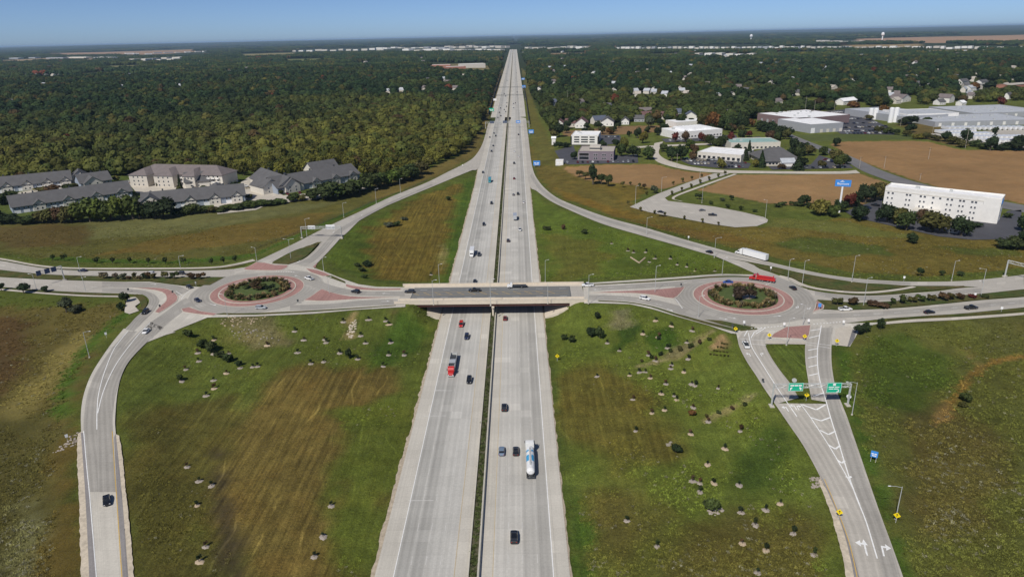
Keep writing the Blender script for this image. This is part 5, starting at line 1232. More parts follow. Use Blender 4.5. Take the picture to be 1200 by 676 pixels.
def tanker_semi():
    o = tractor(9.2)
    rings = []
    for x, r in ((-8.6, .55), (-8.4, .95), (-7.9, 1.12), (-2, 1.16), (3.0, 1.12), (3.6, .95), (3.8, .55)):
        rings.append([(x, 1.08 * r * math.cos(2 * math.pi * k / 18), 2.35 + r * math.sin(2 * math.pi * k / 18)) for k in range(18)])
    o.append(('tank', meshm('tank', MB().loft(rings), 'paint_white'), False, (0, 0, 0)))
    bd = MB()
    for xa_, xb_ in ((-4.2, -1.2), (.6, 1.4)):
        for q0, q1 in ((.12, .40), (.60, .88)):
            a0, a1 = math.pi * q0, math.pi * q1
            vs = []
            for k in range(5):
                a = a0 + (a1 - a0) * k / 4
                vs += [(xa_, 1.27 * math.cos(a), 2.35 + 1.18 * math.sin(a)), (xb_, 1.27 * math.cos(a), 2.35 + 1.18 * math.sin(a))]
            bd.add(vs, [(2 * k, 2 * k + 1, 2 * k + 3, 2 * k + 2) for k in range(4)])
    o.append(('blue_panel', meshm('blue_panel', bd, 'paint_cyan'), False, (0, 0, 0)))
    o.append(('walkway', meshm('walkway', MB().box(-6.5, 2.4, -.25, .25, 3.52, 3.58), 'steel'), False, (0, 0, 0)))
    for x in (-5.5, -2.6, .2): o.append(('hatch', meshm('hatch', MB().tube([(x, 0, 3.56), (x, 0, 3.76)], .3, 10), 'steel'), False, (0, 0, 0)))
    o.append(('trailer_frame', meshm('trailer_frame', MB().box(-8.5, 3, -.55, .55, .85, 1.25).box(-8.9, -8.6, -1.2, 1.2, .55, .8), 'dark_steel'), False, (0, 0, 0)))
    wheelset(o, (-6.6, -7.85)); return o
def hauler_semi():
    o = tractor(8.6, False)
    o.append(('trailer', meshm('trailer', MB().box(-8.2, 4.3, -1.25, 1.25, 1.0, 1.35).box(-8.2, 4.2, -1.25, -1.17, 1.35, 2.5).box(-8.2, 4.2, 1.17, 1.25, 1.35, 2.5).box(4.1, 4.25, -1.25, 1.25, 1.35, 2.6).box(-8.2, -8.05, -1.25, 1.25, 1.35, 2.4), 'steel'), False, (0, 0, 0)))
    cr = MB()
    for x in (-5.5, -3.0, -.4, 2.2): cr.box(x - .9, x + .9, -.95, .95, 1.4, 2.2)
    o.append(('load', meshm('load', cr, 'dark_steel'), False, (0, 0, 0)))
    o.append(('tarp', meshm('tarp', MB().box(-1.6, 1.6, -1.2, 1.2, 2.52, 2.62), 'paint_silver'), False, (0, 0, 0)))
    o.append(('trailer_frame', meshm('trailer_frame', MB().box(-8.1, 3, -.55, .55, .7, .98), 'dark_steel'), False, (0, 0, 0)))
    wheelset(o, (-6.2, -7.45)); return o
def box_truck(boxmat, L_=7.0):
    o = []
    cab = MB().loft([sec(4.3, .95, .5, 1.3), sec(4.0, 1.08, .5, 1.55), sec(3.2, 1.1, .55, 1.7), sec(2.8, 1.1, .6, 2.4), sec(1.9, 1.1, .6, 2.45)])
    o.append(('cab', meshm('cab', cab, 'paint_white'), True, (0, 0, 0)))
    o.append(('windscreen', meshm('windscreen', MB().add([(3.2, -.95, 1.73), (3.2, .95, 1.73), (2.84, .92, 2.36), (2.84, -.92, 2.36)], [(0, 1, 2, 3)]), 'glass'), False, (0, 0, 0)))
    o.append(('cargo_box', meshm('cargo_box', MB().box(1.7 - L_, 1.7, -1.25, 1.25, 1.0, 3.7), boxmat), False, (0, 0, 0)))
    o.append(('chassis', meshm('chassis', MB().box(1.6 - L_, 3.9, -.5, .5, .5, .98), 'dark_steel'), False, (0, 0, 0)))
    wheelset(o, (3.2, -2.6), r=.45); return o
def flatbed_truck():
    o = box_truck('paint_white'); o = [q for q in o if q[0] != 'cargo_box']
    o.append(('flat_bed', meshm('flat_bed', MB().box(-4.8, 1.7, -1.2, 1.2, 1.0, 1.2).box(1.55, 1.7, -1.2, 1.2, 1.2, 2.1), 'dark_steel'), False, (0, 0, 0)))
    o.append(('winch_boom', meshm('winch_boom', MB().box(-4.0, .8, -.25, .25, 1.22, 1.5), 'paint_charcoal'), False, (0, 0, 0))); return o
def wrecker():
    o = tractor(6.6, False)
    o.append(('wrecker_body', meshm('wrecker_body', MB().box(-5.4, 3.3, -1.22, 1.22, .95, 1.75).box(-5.4, 3.2, -1.2, 1.2, 1.76, 2.0).box(2.4, 3.2, -1.2, 1.2, 1.76, 3.1), 'paint_red'), False, (0, 0, 0)))
    o.append(('boom', meshm('boom', MB().loft([sec(2.6, .4, 2.1, 2.8), sec(-4.2, .32, 2.2, 2.7)]), 'paint_red'), False, (0, 0, 0)))
    o.append(('crane_mast', meshm('crane_mast', MB().box(-4.6, -4.2, -.6, .6, 2.0, 3.2), 'paint_red'), False, (0, 0, 0)))
    o.append(('light_bar', meshm('light_bar', MB().box(3.0, 3.4, -1.0, 1.0, 3.3, 3.5), 'taillight'), False, (0, 0, 0)))
    wheelset(o, (.4, -2.2, -3.5, -4.8)); return o
def truck(parts, name, color, px, py, to, label, group, cat='truck'):
    q = R_(px, py, 6.5 if isinstance(to, tuple) else 0.0); ang = to if not isinstance(to, tuple) else heading(px, py, to[0], to[1], q[2])
    r = assemble(parts, name, color, tuple(q), ang); tag(r, label, cat, group); return r
truck(tanker_semi(), 'tanker_truck', 'white', 621.3, 541, N_, 'long white tanker truck with blue side panels in the outer northbound lane', FW)
truck(hauler_semi(), 'open_trailer_truck', 'red', 530.5, 430, S_, 'red-cab truck hauling a grey open trailer towards the camera', FW)
truck(box_truck('paint_white', 8.5), 'box_truck', 'white', 553, 299.5, S_, 'tall white box truck casting a dark shadow, south-bound lane before the overpass', FW)
truck(box_truck('paint_teal'), 'box_truck', 'teal', 574, 213.5, S_, 'teal box truck coming down the freeway past the ramp mouth', FW)
truck(box_truck('paint_silver', 8.5), 'box_truck', 'silver', 603.5, 256, N_, 'pale silver box truck heading away beyond the overpass', FW)
truck(flatbed_truck(), 'flatbed_truck', 'white', 605, 337, (590, 337.3), 'white-cab truck with black flat bed on the overpass', XR)
truck(wrecker(), 'heavy_tow_truck', 'red', 894.5, 329.5, (880, 327.6), 'long bright red heavy tow truck behind the twin-tree roundabout', XR)
truck(box_semi(), 'semi_truck', 'white', 880, 302, (862, 297), 'long white semi truck with box trailer on the bypass lane', XR)

# parked cars, small: one mesh each
pm = {}
def parked_mesh(kind):
    if kind not in pm:
        a = car_parts(kind); mb = MB(); me = bpy.data.meshes.new('parked_car')
        vs, fs, mi = [], [], []
        for pn, mm, painted, l in a:
            if pn not in ('body', 'windows'): continue
            n0 = len(vs); vs += [tuple(v.co) for v in mm.vertices]
            for p_ in mm.polygons: fs.append(tuple(i + n0 for i in p_.vertices)); mi.append(0 if pn == 'body' else 1)
        n0 = len(vs); w = MB()
        for sx in (-1.4, 1.4):
            for sy in (-.86, .86): w.tube([(sx, sy - .12, .34), (sx, sy + .12, .34)], .34, 8)
        vs += w.v; fs += [tuple(i + n0 for i in f) for f in w.f]; mi += [2] * len(w.f)
        me.from_pydata(vs, [], fs); me.polygons.foreach_set('material_index', mi)
        for k in ('paint_white', 'glass', 'rubber'): me.materials.append(M[k])
        pm[kind] = me
    return pm[kind]
CARC = ['white', 'black', 'charcoal', 'silver', 'grey', 'navy', 'white', 'white', 'silver', 'beige', 'grey', 'black', 'maroon']
def park_row(a, b_, n, where, z=4, prob=.85):
    A, B = P(*a, z), P(*b_, z); d = B - A; ang = math.atan2(d[1], d[0]) + math.pi / 2
    for k in range(n):
        if rng.random() > prob: continue
        q = A + d * (k + .5) / n; c = rng.choice(CARC)
        o = link('parked_car', parked_mesh(rng.choice(['sedan', 'suv', 'suv', 'pickup'])), loc=(q[0], q[1], z + .06)); o.rotation_euler = (0, 0, ang + (math.pi if rng.random() < .5 else 0))
        o.material_slots[0].link = 'OBJECT'; o.material_slots[0].material = M['paint_' + c]
        tag(o, None, 'car', 'cars parked ' + where); pend(o, f'small {c} parked car', a[0] + (b_[0] - a[0]) * (k + .5) / n, a[1], where)
for a in (((662, 191), (745, 189.8), 14, 'in front of the brown office'), ((800, 187), (845, 183.5), 13, 'in front of the white-roofed dealership'), ((803, 189.5), (868, 186.5), 16, 'in front of the white-roofed dealership'), ((812, 192.5), (875, 191.5), 16, 'in front of the white-roofed dealership'), ((840, 196), (872, 196), 8, 'in front of the white-roofed dealership'),
          ((708, 161), (726, 161), 5, 'beside the white office block'), ((782, 165.3), (860, 161.5), 13, 'behind the long white office'), ((838, 170), (888, 163), 11, 'between the two long offices'), ((960, 186), (990, 193.5), 6, 'beside the avenue by the restaurant'), ((915, 197.5), (990, 196.8), 9, 'in front of the grey-roofed restaurant'),
          ((955, 134), (1000, 131), 14, 'in the big lot by the grey warehouse'), ((962, 137), (1010, 135), 14, 'in the big lot by the grey warehouse'), ((970, 141), (1018, 139), 13, 'in the big lot by the grey warehouse'), ((980, 146), (1028, 144), 13, 'in the big lot by the grey warehouse'), ((985, 150.5), (1040, 148.5), 14, 'in the big lot by the grey warehouse'), ((988, 154.5), (1045, 153), 14, 'in the big lot by the grey warehouse'), ((990, 157), (1046, 156.4), 13, 'in the big lot by the grey warehouse'),
          ((1003, 249), (1030, 240), 3, 'beside the hotel wing'), ((196, 221), (240, 222), 5, 'in the apartment court'), ((150, 213), (165, 218), 4, 'in the apartment court'), ((284, 216), (292, 222), 3, 'in the apartment court'), ((330, 229), (372, 224), 3, 'before the right-hand apartment row')):
    park_row(*a)
# trailers in the freight yard
tm = MB().box(-6.5, 6.5, -1.3, 1.3, 1.1, 4.0).box(-6.2, -4, -1.1, 1.1, .2, 1.0).box(4.6, 4.8, -1, 1, .1, 1.1).mesh('freight_trailer'); tm.materials.append(M['paint_white'])
for rw, (ax, ay, bx, by, n) in zip(('second', 'third', 'fourth', 'front', 'rear'), ((1098, 157, 1140, 155.5, 9), (1110, 160, 1160, 159.5, 10), (1124, 163.5, 1200, 163, 13), (1150, 167.5, 1200, 168, 8), (1105, 152.5, 1200, 152, 16))):
    for k in range(n):
        q = P(ax + (bx - ax) * (k + .5) / n, ay + (by - ay) * (k + .5) / n, 4)
        o = link('freight_trailer', tm, loc=(q[0], q[1], 4.05)); o.rotation_euler = (0, 0, math.pi / 2 + .12)
        tag(o, None, 'trailer', 'trailers in the freight yard'); pend(o, 'white box trailer', ax + (bx - ax) * k / n, ay, f'in the {rw} row of the freight yard')
# ------------------------------------------------------------------ street lamps
def lamp_meshes(h, arm, double):
    k = ('lamp', round(h, 1), arm, double)
    if k not in VM:
        pole = MB().tube([(0, 0, .3), (0, 0, h)], [.125, .075], 8).mesh('pole'); pole.materials.append(M['steel'])
        base = MB().tube([(0, 0, -.6), (0, 0, .35)], [.34, .30], 10).mesh('footing'); base.materials.append(M['kerb'])
        a = MB()
        for s in ((1, -1) if double else (1,)): a.tube([(0, 0, h - .25), (s * arm * .5, 0, h + .15), (s * arm, 0, h + .28)], .055, 6)
        a = a.mesh('arm'); a.materials.append(M['steel'])
        hd = MB().loft([sec(-.36, .08, -.05, .06, .03), sec(-.1, .15, -.08, .07, .05), sec(.36, .12, -.06, .06, .04)]).mesh('lamp_head'); hd.materials.append(M['sign_white'])
        VM[k] = (pole, base, a, hd)
    return VM[k]
def lamp(px, py, top, side=1, arm=2.4, double=False, z=None, at=None):
    q = at if at is not None else (np.append(P(px, py, z)[:2], z) if z is not None else G(px, py))
    h = min(13.0, max(7.5, height_at(px, py, q[2], top)))
    ms = lamp_meshes(h, arm, double)
    r = link('street_lamp', None, loc=tuple(q)); r.rotation_euler = (0, 0, 0 if side > 0 else math.pi)
    link('pole', ms[0], parent=r); link('footing', ms[1], parent=r); link('arm', ms[2], parent=r)
    for s in ((1, -1) if double else (1,)):
        o = link('lamp_head', ms[3], parent=r, loc=(s * arm, 0, h + .28)); o.rotation_euler = (0, 0, 0 if s > 0 else math.pi)
    tag(r, None, 'street lamp', 'street lamps along the roads')
    pend(r, 'tall grey street lamp' if not double else 'two-armed grey street lamp', px, py)
    return r
LAMPS = [(105, 419, 389, 1, 2.6, 0), (96, 326.5, 301.5, 1, 2.2, 0), (43, 340, 321.5, -1, 1.8, 0), (100.5, 342, 325, 1, 1.6, 0), (212, 316, 301.5, 1, 2.6, 0), (301, 305.5, 290.5, -1, 1.8, 0),
         (341, 303.5, 280.5, 1, 2.6, 1), (360, 279, 256.5, 1, 2.6, 0), (403, 255, 238, 1, 2.4, 0), (441, 238.5, 221.5, 1, 2.0, 0), (469.5, 227, 210, 1, 1.8, 0), (379.5, 318, 302.5, 1, 1.8, 0),
         (266.7, 370.5, 345, -1, 1.6, 0), (386, 344.5, 325, 1, 1.6, 0), (515, 333, 310, 1, 1.6, 0), (639, 330.5, 305, 1, 1.6, 0), (767.5, 343, 311, 1, 1.6, 0), (846, 323, 302.5, 1, 1.6, 0),
         (818, 372.5, 347, 1, 1.8, 0), (757.5, 276, 255, 1, 2.8, 0), (837, 302, 279, 1, 2.8, 0), (775, 224.5, 208, 1, 3.2, 0), (744.5, 239, 215.5, 1, 1.8, 0), (822.5, 238, 205.5, 1, 1.8, 0),
         (896.7, 256, 234.5, -1, 1.8, 0), (820, 209, 199, 1, 1.8, 0), (923, 328, 304, 1, 1.6, 0), (940, 333.5, 305.5, 1, 1.6, 0), (998, 330.5, 300, 1, 1.6, 0), (1011.7, 358, 326, 1, 1.6, 0),
         (940.5, 382, 357, -1, 1.6, 0), (921.5, 404.5, 373.5, 1, 1.6, 0), (1115, 329, 306, 1, 1.6, 0), (1152, 333, 319.5, -1, 3.0, 0), (1149, 348.5, 338, -1, 1.8, 0), (998.3, 486, 448, -1, 3.2, 0), (1049.5, 608, 570, -1, 3.2, 0)]
for l in LAMPS: lamp(l[0], l[1], l[2], l[3], l[4], bool(l[5]))
for px, py, top in ((508, 356, 328.7), (575, 357, 327.5), (642, 354.5, 331.5), (689.6, 354.5, 317)):
    lamp(px, py, top, 1, 1.8, False, z=ZJ + 0.9)

# ------------------------------------------------------------------ signs
def post_sign(name, px, py, label, shape, mat, size, h, n_posts=1, face=None, backmat='steel', z=None, group=None, cat='road sign', marks=None):
    q = G(px, py) if z is None else P(px, py, z)
    r = link(name, None, loc=tuple(q))
    r.rotation_euler = (0, 0, (math.atan2(q[1], q[0]) - math.pi / 2) if face is None else face)     # faces the camera side unless told
    xs = [0] if n_posts == 1 else [-size[0] * .35, size[0] * .35]
    for x in xs: link('post', meshm('post', MB().box(x - .06, x + .06, -.05, .05, -.3, h + size[1] * .4), 'steel'), parent=r)
    w, t = size[0] / 2, size[1] / 2
    if shape == 'diamond': poly = [(0, -t), (w, 0), (0, t), (-w, 0)]
    elif shape == 'round': poly = [(w * math.cos(2 * math.pi * k / 12), t * math.sin(2 * math.pi * k / 12)) for k in range(12)]
    else: poly = [(-w, -t), (w, -t), (w, t), (-w, t)]
    n = len(poly)
    vs = [(x, -.10, h + t + z_) for x, z_ in poly] + [(x, -.06, h + t + z_) for x, z_ in poly]
    link('sign_panel', new_mesh('sign_panel', vs, [tuple(range(n)), tuple(range(2 * n - 1, n - 1, -1))] + [(i, n + i, n + (i + 1) % n, (i + 1) % n) for i in range(n)]), M[mat], r)
    if shape == 'diamond':
        mm = MB().box(-.05, .05, -.125, -.104, h + t - .45, h + t + .15); mm.add([(-.28, -.11, h + t + .1), (.28, -.11, h + t + .1), (0, -.11, h + t + .5)], [(0, 1, 2)])
        link('arrow_mark', mm.mesh('arrow_mark'), M['rubber'], r)
    if marks:
        mk = MB()
        for x0, x1, z0, z1 in marks: mk.box(x0 * w, x1 * w, -.125, -.104, h + t + z0 * t, h + t + z1 * t)
        link('lettering', mk.mesh('lettering'), M['sign_white'], r)
    tag(r, label, cat, group)
    return r
YG = 'yellow diamond warning signs'
for px, py, lb in ((653, 423, 'yellow diamond sign on the grass bank just past the overpass'), (861.5, 391, 'yellow sign at the path end left of the exit ramp head'), (901, 398.5, 'yellow sign at the left corner of the striped lawn'), (942.3, 400, 'yellow sign at the right corner of the striped lawn'),
                   (980, 405.5, 'yellow sign beside the concrete pad by two dark trees'), (944.5, 469.5, 'yellow sign in the lawn tip beneath the green sign gantry'), (982.5, 608, 'yellow sign on the inner edge of the exit ramp'), (1049.5, 612, 'yellow sign at the foot of the bent-armed lamp by the exit ramp')):
    post_sign('warning_sign', px, py, lb, 'diamond', 'sign_yellow', (1.7, 1.7), 1.4, group=YG)
SB = [(-.8, -.2, -.1, .25), (0, .7, -.1, .25), (-.6, .6, -.65, -.35)]
for px, py, lb, sz in ((1023, 541, 'small blue sign on the grass right of the exit ramp', (1.8, 2.0)), (629, 196, 'big blue service sign beside the ramp mouth', (6.5, 4.5)), (622.5, 158, 'blue service sign by the first far sign bridge', (6.5, 4.8)), (613.8, 104, 'farthest blue sign in the grass wedge beside the freeway', (9, 6)), (613, 94.5, 'faint teal sign at the tip of the grass wedge', (9, 5))):
    post_sign('service_sign', px, py, lb, 'rect', 'sign_blue', sz, 1.6, 2, marks=SB, group='blue signs')
post_sign('guide_sign', 576, 132, 'pale green sign on the left verge of the freeway', 'rect', 'sign_green', (8, 5), 2, 2, marks=SB)
post_sign('guide_sign', 580, 119.5, 'small white board on the left verge by the forest edge', 'rect', 'sign_white', (6, 4), 2, 2)
for px, py, lb in ((125, 396, 'white sign on the lush strip left of the loop ramp'), (79.5, 517, 'small pale sign in the rough grass by the loop ramp culvert'), (542, 196, 'small white sign at the head of the ramp off the freeway'), (806.7, 281.5, 'white sign on the outer side of the curved ramp'), (903, 318, 'white sign in the lawn sliver between ramp and bypass'), (1059, 329.5, 'large white sign where the path crosses the bypass'),
                   (871.5, 382.5, 'white sign at the left yield line of the exit ramp'), (918.5, 384.5, 'white sign at the left tip of the brick triangle'), (947, 380.5, 'white sign at the right tip of the brick triangle'), (988, 382, 'white sign on the concrete pad right of the exit'), (1142, 349.5, 'white sign at the right end of the shrub median'), (1173, 366, 'white sign on the verge of the right leg'), (1003, 448, None)):
    if lb: post_sign('white_sign', px, py, lb, 'rect', 'sign_white', (.8, 1.05), 1.5, group='white road signs')
post_sign('speed_sign', 993.8, 470.5, 'round white disc on the right leg of the green sign gantry', 'round', 'sign_white', (1.5, 1.5), 1.2)
post_sign('keep_right_sign', 960, 363, 'small blue and white sign at the brick nose of the right median', 'rect', 'sign_blue', (1.2, 1.6), 1.4)
post_sign('keep_right_sign', 230, 336, 'grey sign post at the tip of the tree-lined median', 'rect', 'steel', (.6, .9), 1.8)
post_sign('wayfinding_sign', 930, 452, 'grey backed sign standing in the striped lawn behind the gantry', 'round', 'steel', (1.6, 1.6), 1.4)
post_sign('wayfinding_sign', 893.5, 450, 'small dark sign on the left kerb of the exit ramp', 'rect', 'dark_steel', (.8, 1.0), 1.2)
for px, py, lb in ((349.5, 356.5, 'dark sign at the left tip of the brick wedge by the shrubby roundabout'), (203, 346, 'dark sign on the curved brick island'), (151, 343, 'dark sign at the start of the curved brick island'), (798, 337.5, 'dark sign at the round end of the long brick wedge'), (858, 386, 'dark sign by the path below the twin-tree roundabout'), (188, 362.5, 'grey marker on the brick nose above the loop ramp')):
    post_sign('lane_sign', px, py, lb, 'rect', 'dark_steel', (.8, 1.1), 1.3)

def truss(mb, x0, x1, y0, y1, z0, z1, n):
    for y in (y0, y1):
        for z in (z0, z1): mb.tube([(x0, y, z), (x1, y, z)], .09, 5)
    d = (x1 - x0) / n
    for k in range(n):
        for y in (y0, y1):
            a, b_ = (z0, z1) if k % 2 else (z1, z0)
            mb.tube([(x0 + k * d, y, a), (x0 + (k + 1) * d, y, b_)], .05, 4)
        mb.tube([(x0 + k * d, y0, z1), (x0 + (k + 1) * d, y1, z1)], .05, 4)
        mb.tube([(x0 + k * d, y0, z0), (x0 + k * d, y0, z1)], .05, 4)
def gantry(name, A, B, h, label, panels, posts=(1, 1), depth=.65, tz=1.2, group=None, post_r=.16, mat='steel'):
    A, B = np.array(A), np.array(B); d = (B - A)[:2]; Ln = np.linalg.norm(d)
    r = link(name, None, loc=tuple(A)); r.rotation_euler = (0, 0, math.atan2(d[1], d[0]))
    mb = MB(); truss(mb, 0, Ln, -depth / 2, depth / 2, h - tz, h, max(4, int(Ln / 2)))
    link('truss_beam', mb.mesh('truss_beam'), M[mat], r)
    for on, x in zip(posts, (0, Ln)):
        if on:
            mb = MB()
            for y in (-depth / 2, depth / 2): mb.tube([(x, y, -1.2), (x, y, h + .1)], post_r, 8)
            for z in np.arange(1, h - 1, 2): mb.tube([(x, -depth / 2, z), (x, depth / 2, z + 1)], .06, 4)
            link('support_frame', mb.mesh('support_frame'), M[mat], r)
            link('footing', MB().box(x - .7, x + .7, -1.1, 1.1, -1.2, .25).mesh('footing'), M['kerb'], r)
    for (x0, x1, zz0, zz1, y, pmn, marks) in panels:
        o = link('sign_panel', MB().box(x0, x1, y - .06, y + .06, zz0, zz1).mesh('sign_panel'), M[pmn], r)
        if marks:
            mk = MB(); w, t = (x1 - x0), (zz1 - zz0); s = -1 if y < 0 else 1
            yf = (y - .09, y - .063) if y < 0 else (y + .063, y + .09)
            mk.box(x0 + .06, x1 - .06, *yf, zz0 + .06, zz0 + .14).box(x0 + .06, x1 - .06, *yf, zz1 - .14, zz1 - .06).box(x0 + .06, x0 + .14, *yf, zz0 + .142, zz1 - .142).box(x1 - .14, x1 - .06, *yf, zz0 + .142, zz1 - .142)
            for a0, a1, b0, b1 in marks: mk.box(x0 + a0 * w, x0 + a1 * w, *yf, zz0 + b0 * t, zz0 + b1 * t)
            link('lettering', mk.mesh('lettering'), M['sign_white'], o)
    tag(r, label, 'sign gantry', group); return r
def words(z0, z1, spans): return [(a, b_, z0, z1) for a, b_ in spans]
gA, gB = G(904, 475.5), G(993.2, 474.5)
hg = height_at(993.2, 474.5, gB[2], 449)
gl_ = np.linalg.norm((gB - gA)[:2])
def gx(px): return (px - 904) / (993.2 - 904) * gl_
gantry('sign_gantry', gA, gB, hg, 'steel gantry with two green direction signs over the exit ramp',
       [(gx(920), gx(937.4), hg - 2.2, hg + .7, -.6, 'sign_green', words(.62, .78, ((.12, .38), (.42, .62), (.66, .88))) + [(.12, .2, .14, .42), (.2, .26, .3, .5), (.74, .8, .3, .5), (.8, .88, .14, .42)]),
        (gx(964.6), gx(981.6), hg - 2.9, hg + .7, -.6, 'sign_green', words(.70, .92, ((.40, .58),)) + words(.52, .60, ((.12, .5), (.55, .85))) + words(.34, .42, ((.15, .45), (.5, .8))) + [(.78, .86, .10, .28), (.70, .78, .06, .14)])])
nA, nB = G(354, 279), G(400.8, 279.5)
hn = height_at(354, 279, nA[2], 265.8)
gantry('sign_gantry', nA, nB, hn, 'steel gantry over the ramp off the freeway, its signs seen from behind', [(np.linalg.norm((nB - nA)[:2]) * .17, np.linalg.norm((nB - nA)[:2]) * .35, hn - 1.8, hn + .5, .6, 'sign_white', None), (np.linalg.norm((nB - nA)[:2]) * .62, np.linalg.norm((nB - nA)[:2]) * .84, hn - 1.9, hn + .9, .6, 'sign_white', None)])
# cantilever over the left road with three panels
cA = P(75.5, 328, ZJ); cB = P(46, 336, ZJ); hc = height_at(75.5, 328, ZJ, 311.5)
cl = np.linalg.norm((cB - cA)[:2])
gantry('cantilever_sign', cA, cB, hc, 'cantilever arm with three dark blue sign backs over the far left road', [(cl * f0, cl * f1, hc - 1.9, hc + .6, .6, 'sign_navy', None) for f0, f1 in ((.22, .42), (.48, .68), (.82, 1.0))], posts=(1, 0))
rA, rB = P(1177.5, 323.5, ZJ), P(1215, 333, ZJ)
gantry('sign_gantry', rA, rB, height_at(1177.5, 323.5, ZJ, 305), 'steel gantry cut off by the right edge of the frame', [], posts=(1, 1), post_r=.2)
# sign bridges over the freeway, far up
for k, (yy, lb, pan) in enumerate(((150.0, 'nearest of the three sign bridges across the freeway', 1), (116.2, 'middle sign bridge across the freeway, between noise walls', 0), (106.3, 'farthest sign bridge across the freeway', 0))):
    yw = P(595, yy, 0)[1]
    pa = [(24, 30, 6.2, 9.6, .7, 'sign_navy', None), (6, 12, 6.2, 9.6, .7, 'sign_navy', None), (42, 48, 6.0, 9.8, -.7, 'sign_blue', [(.2, .8, .4, .6)])] if pan else []
    gantry('sign_bridge', (fx(SB_OUT, yw) - 3, yw, 0), (fx(NB_OUT, yw) + 3, yw, 0), 8.5, lb, pa, depth=1.6, tz=1.8, group='sign bridges across the freeway', mat='dark_steel' if k else 'steel', post_r=.35)
# noise walls along the far freeway
M['noise_wall'] = plain('noise_wall', (0.06, 0.062, 0.07), .8, var=.2, scale=.1)
for side, pts, lb in ((-1, [(573.5, 135), (584, 116), (587.5, 100), (590, 88)], 'dark noise wall on the forest side of the far freeway'), (1, [(621, 146), (617, 138), (613.5, 117), (610.3, 99)], 'dark noise wall on the right side of the far freeway')):
    w = [P(a, b_, 0) for a, b_ in pts]; xw = [fx(SB_OUT, q[1]) - 5 if side < 0 else fx(NB_OUT, q[1]) + 4 for q in w]
    r = link('noise_wall', None, loc=(0, 0, 0)); ys0, ys1 = w[0][1], w[-1][1]; tag(r, lb, 'noise wall', 'noise walls along the freeway')
    wm = MB().box(-.15, .15, .03, 19.97, -.5, 4.6).box(-.25, .25, -.25, .029, -.5, 4.9).mesh('wall_panel'); wm.materials.append(M['noise_wall'])
    for y in np.arange(ys0, ys1, 20.0): link('wall_panel', wm, parent=r, loc=((fx(SB_OUT, y) - 4.5) if side < 0 else (fx(NB_OUT, y) + 4), y, 0))

# ------------------------------------------------------------------ hotel pylon sign
q = P(983, 249, 4); hs = height_at(983, 249, 4, 218.5)
r = link('pylon_sign', None, loc=tuple(q)); r.rotation_euler = (0, 0, -.32)
link('post', MB().tube([(0, 0, -.5), (0, 0, hs)], [.75, .6], 10).mesh('post'), M['sign_white'], r)
sw_, sh_ = 9.6, 4.2
link('sign_box', MB().box(-sw_ / 2, sw_ / 2, -.5, .5, hs, hs + sh_).mesh('sign_box'), M['sign_blue'], r)
def text_obj(s, size, x, y, z, mat, parent, rot=(math.pi / 2, 0, 0)):
    cu = bpy.data.curves.new('lettering', 'FONT'); cu.body = s; cu.size = size; cu.align_x = 'CENTER'; cu.align_y = 'CENTER'; cu.extrude = .04; cu.offset = .015
    t = bpy.data.objects.new('lettering', cu); COL.objects.link(t); bpy.context.view_layer.update()
    me = bpy.data.meshes.new_from_object(t.evaluated_get(bpy.context.evaluated_depsgraph_get())); bpy.data.objects.remove(t)
    o = link('lettering', me, None, parent); me.materials.clear(); me.materials.append(M[mat]); o.location = (x, y, z); o.rotation_euler = rot; return o
text_obj('Baymont', 2.0, 0, -.56, hs + sh_ * .42, 'sign_white', r)
link('logo_mark', MB().add([(-2.2, -.56, hs + 2.9), (-.2, -.56, hs + 3.2), (1.0, -.56, hs + 3.0), (-.6, -.56, hs + 3.9)], [(0, 1, 2, 3)]).mesh('logo_mark'), M['sign_white'], r)
tag(r, 'tall white pole carrying a bright blue hotel sign with white lettering', 'sign')

# ------------------------------------------------------------------ buildings
def wallmat(name, col, rough=.85): M[name] = plain(name, col, rough, var=.08, scale=.3); return name
for n_, c_ in dict(w_white=(.74, .72, .68), w_cream=(.60, .565, .50), w_tan=(.53, .49, .43), w_grey=(.34, .35, .37), w_brick=(.20, .14, .14), w_blue=(.28, .32, .38), w_red=(.36, .17, .12), w_purple=(.20, .165, .19)).items(): wallmat(n_, c_)
for n_, c_ in dict(r_grey=(.112, .110, .112), r_brown=(.175, .150, .145), r_maroon=(.15, .085, .08), r_navy=(.10, .115, .155), r_white=(.80, .80, .80), r_tan=(.42, .38, .33), r_green=(.26, .40, .37), r_pale=(.42, .44, .47)).items():
    m, nt, b = node_mat(n_, .85, .2); tc = N(nt, 'ShaderNodeTexCoord')
    v = mathn(nt, 'MULTIPLY', mapr(nt, noise(nt, .25, 5, .6, tc.outputs['Object']), .88, 1.12, .3, .7), mapr(nt, noise(nt, 3, 3, .7, tc.outputs['Object']), .93, 1.07, .3, .7))
    L(nt, mulc(nt, c_, v), b.inputs['Base Color']); M[n_] = m
WIN = {}
def window_mesh(w, h, gm='glass'):
    k = (round(w, 2), round(h, 2), gm)
    if k not in WIN:
        fr = MB().box(-w / 2, w / 2, -.07, .02, 0, h).mesh('window_frame'); fr.materials.append(M['sign_white'])
        gl = MB().box(-w / 2 + .1, w / 2 - .1, -.09, -.071, .1, h - .1).mesh('pane'); gl.materials.append(M[gm])
        WIN[k] = (fr, gl)
    return WIN[k]
def windows(parent, xs, zs, w, h, y=0.0, rot=0.0, dark=True, gm='glass'):
    for x in xs:
        for z in zs:
            a, g = window_mesh(w, h, gm)
            o = link('window', g if dark else a, parent=parent); link('frame', a, parent=o) if dark else None
            o.matrix_local = Matrix.Rotation(rot, 4, 'Z') @ Matrix.Translation((x, y, z)) if rot else Matrix.Translation((x, y, z))
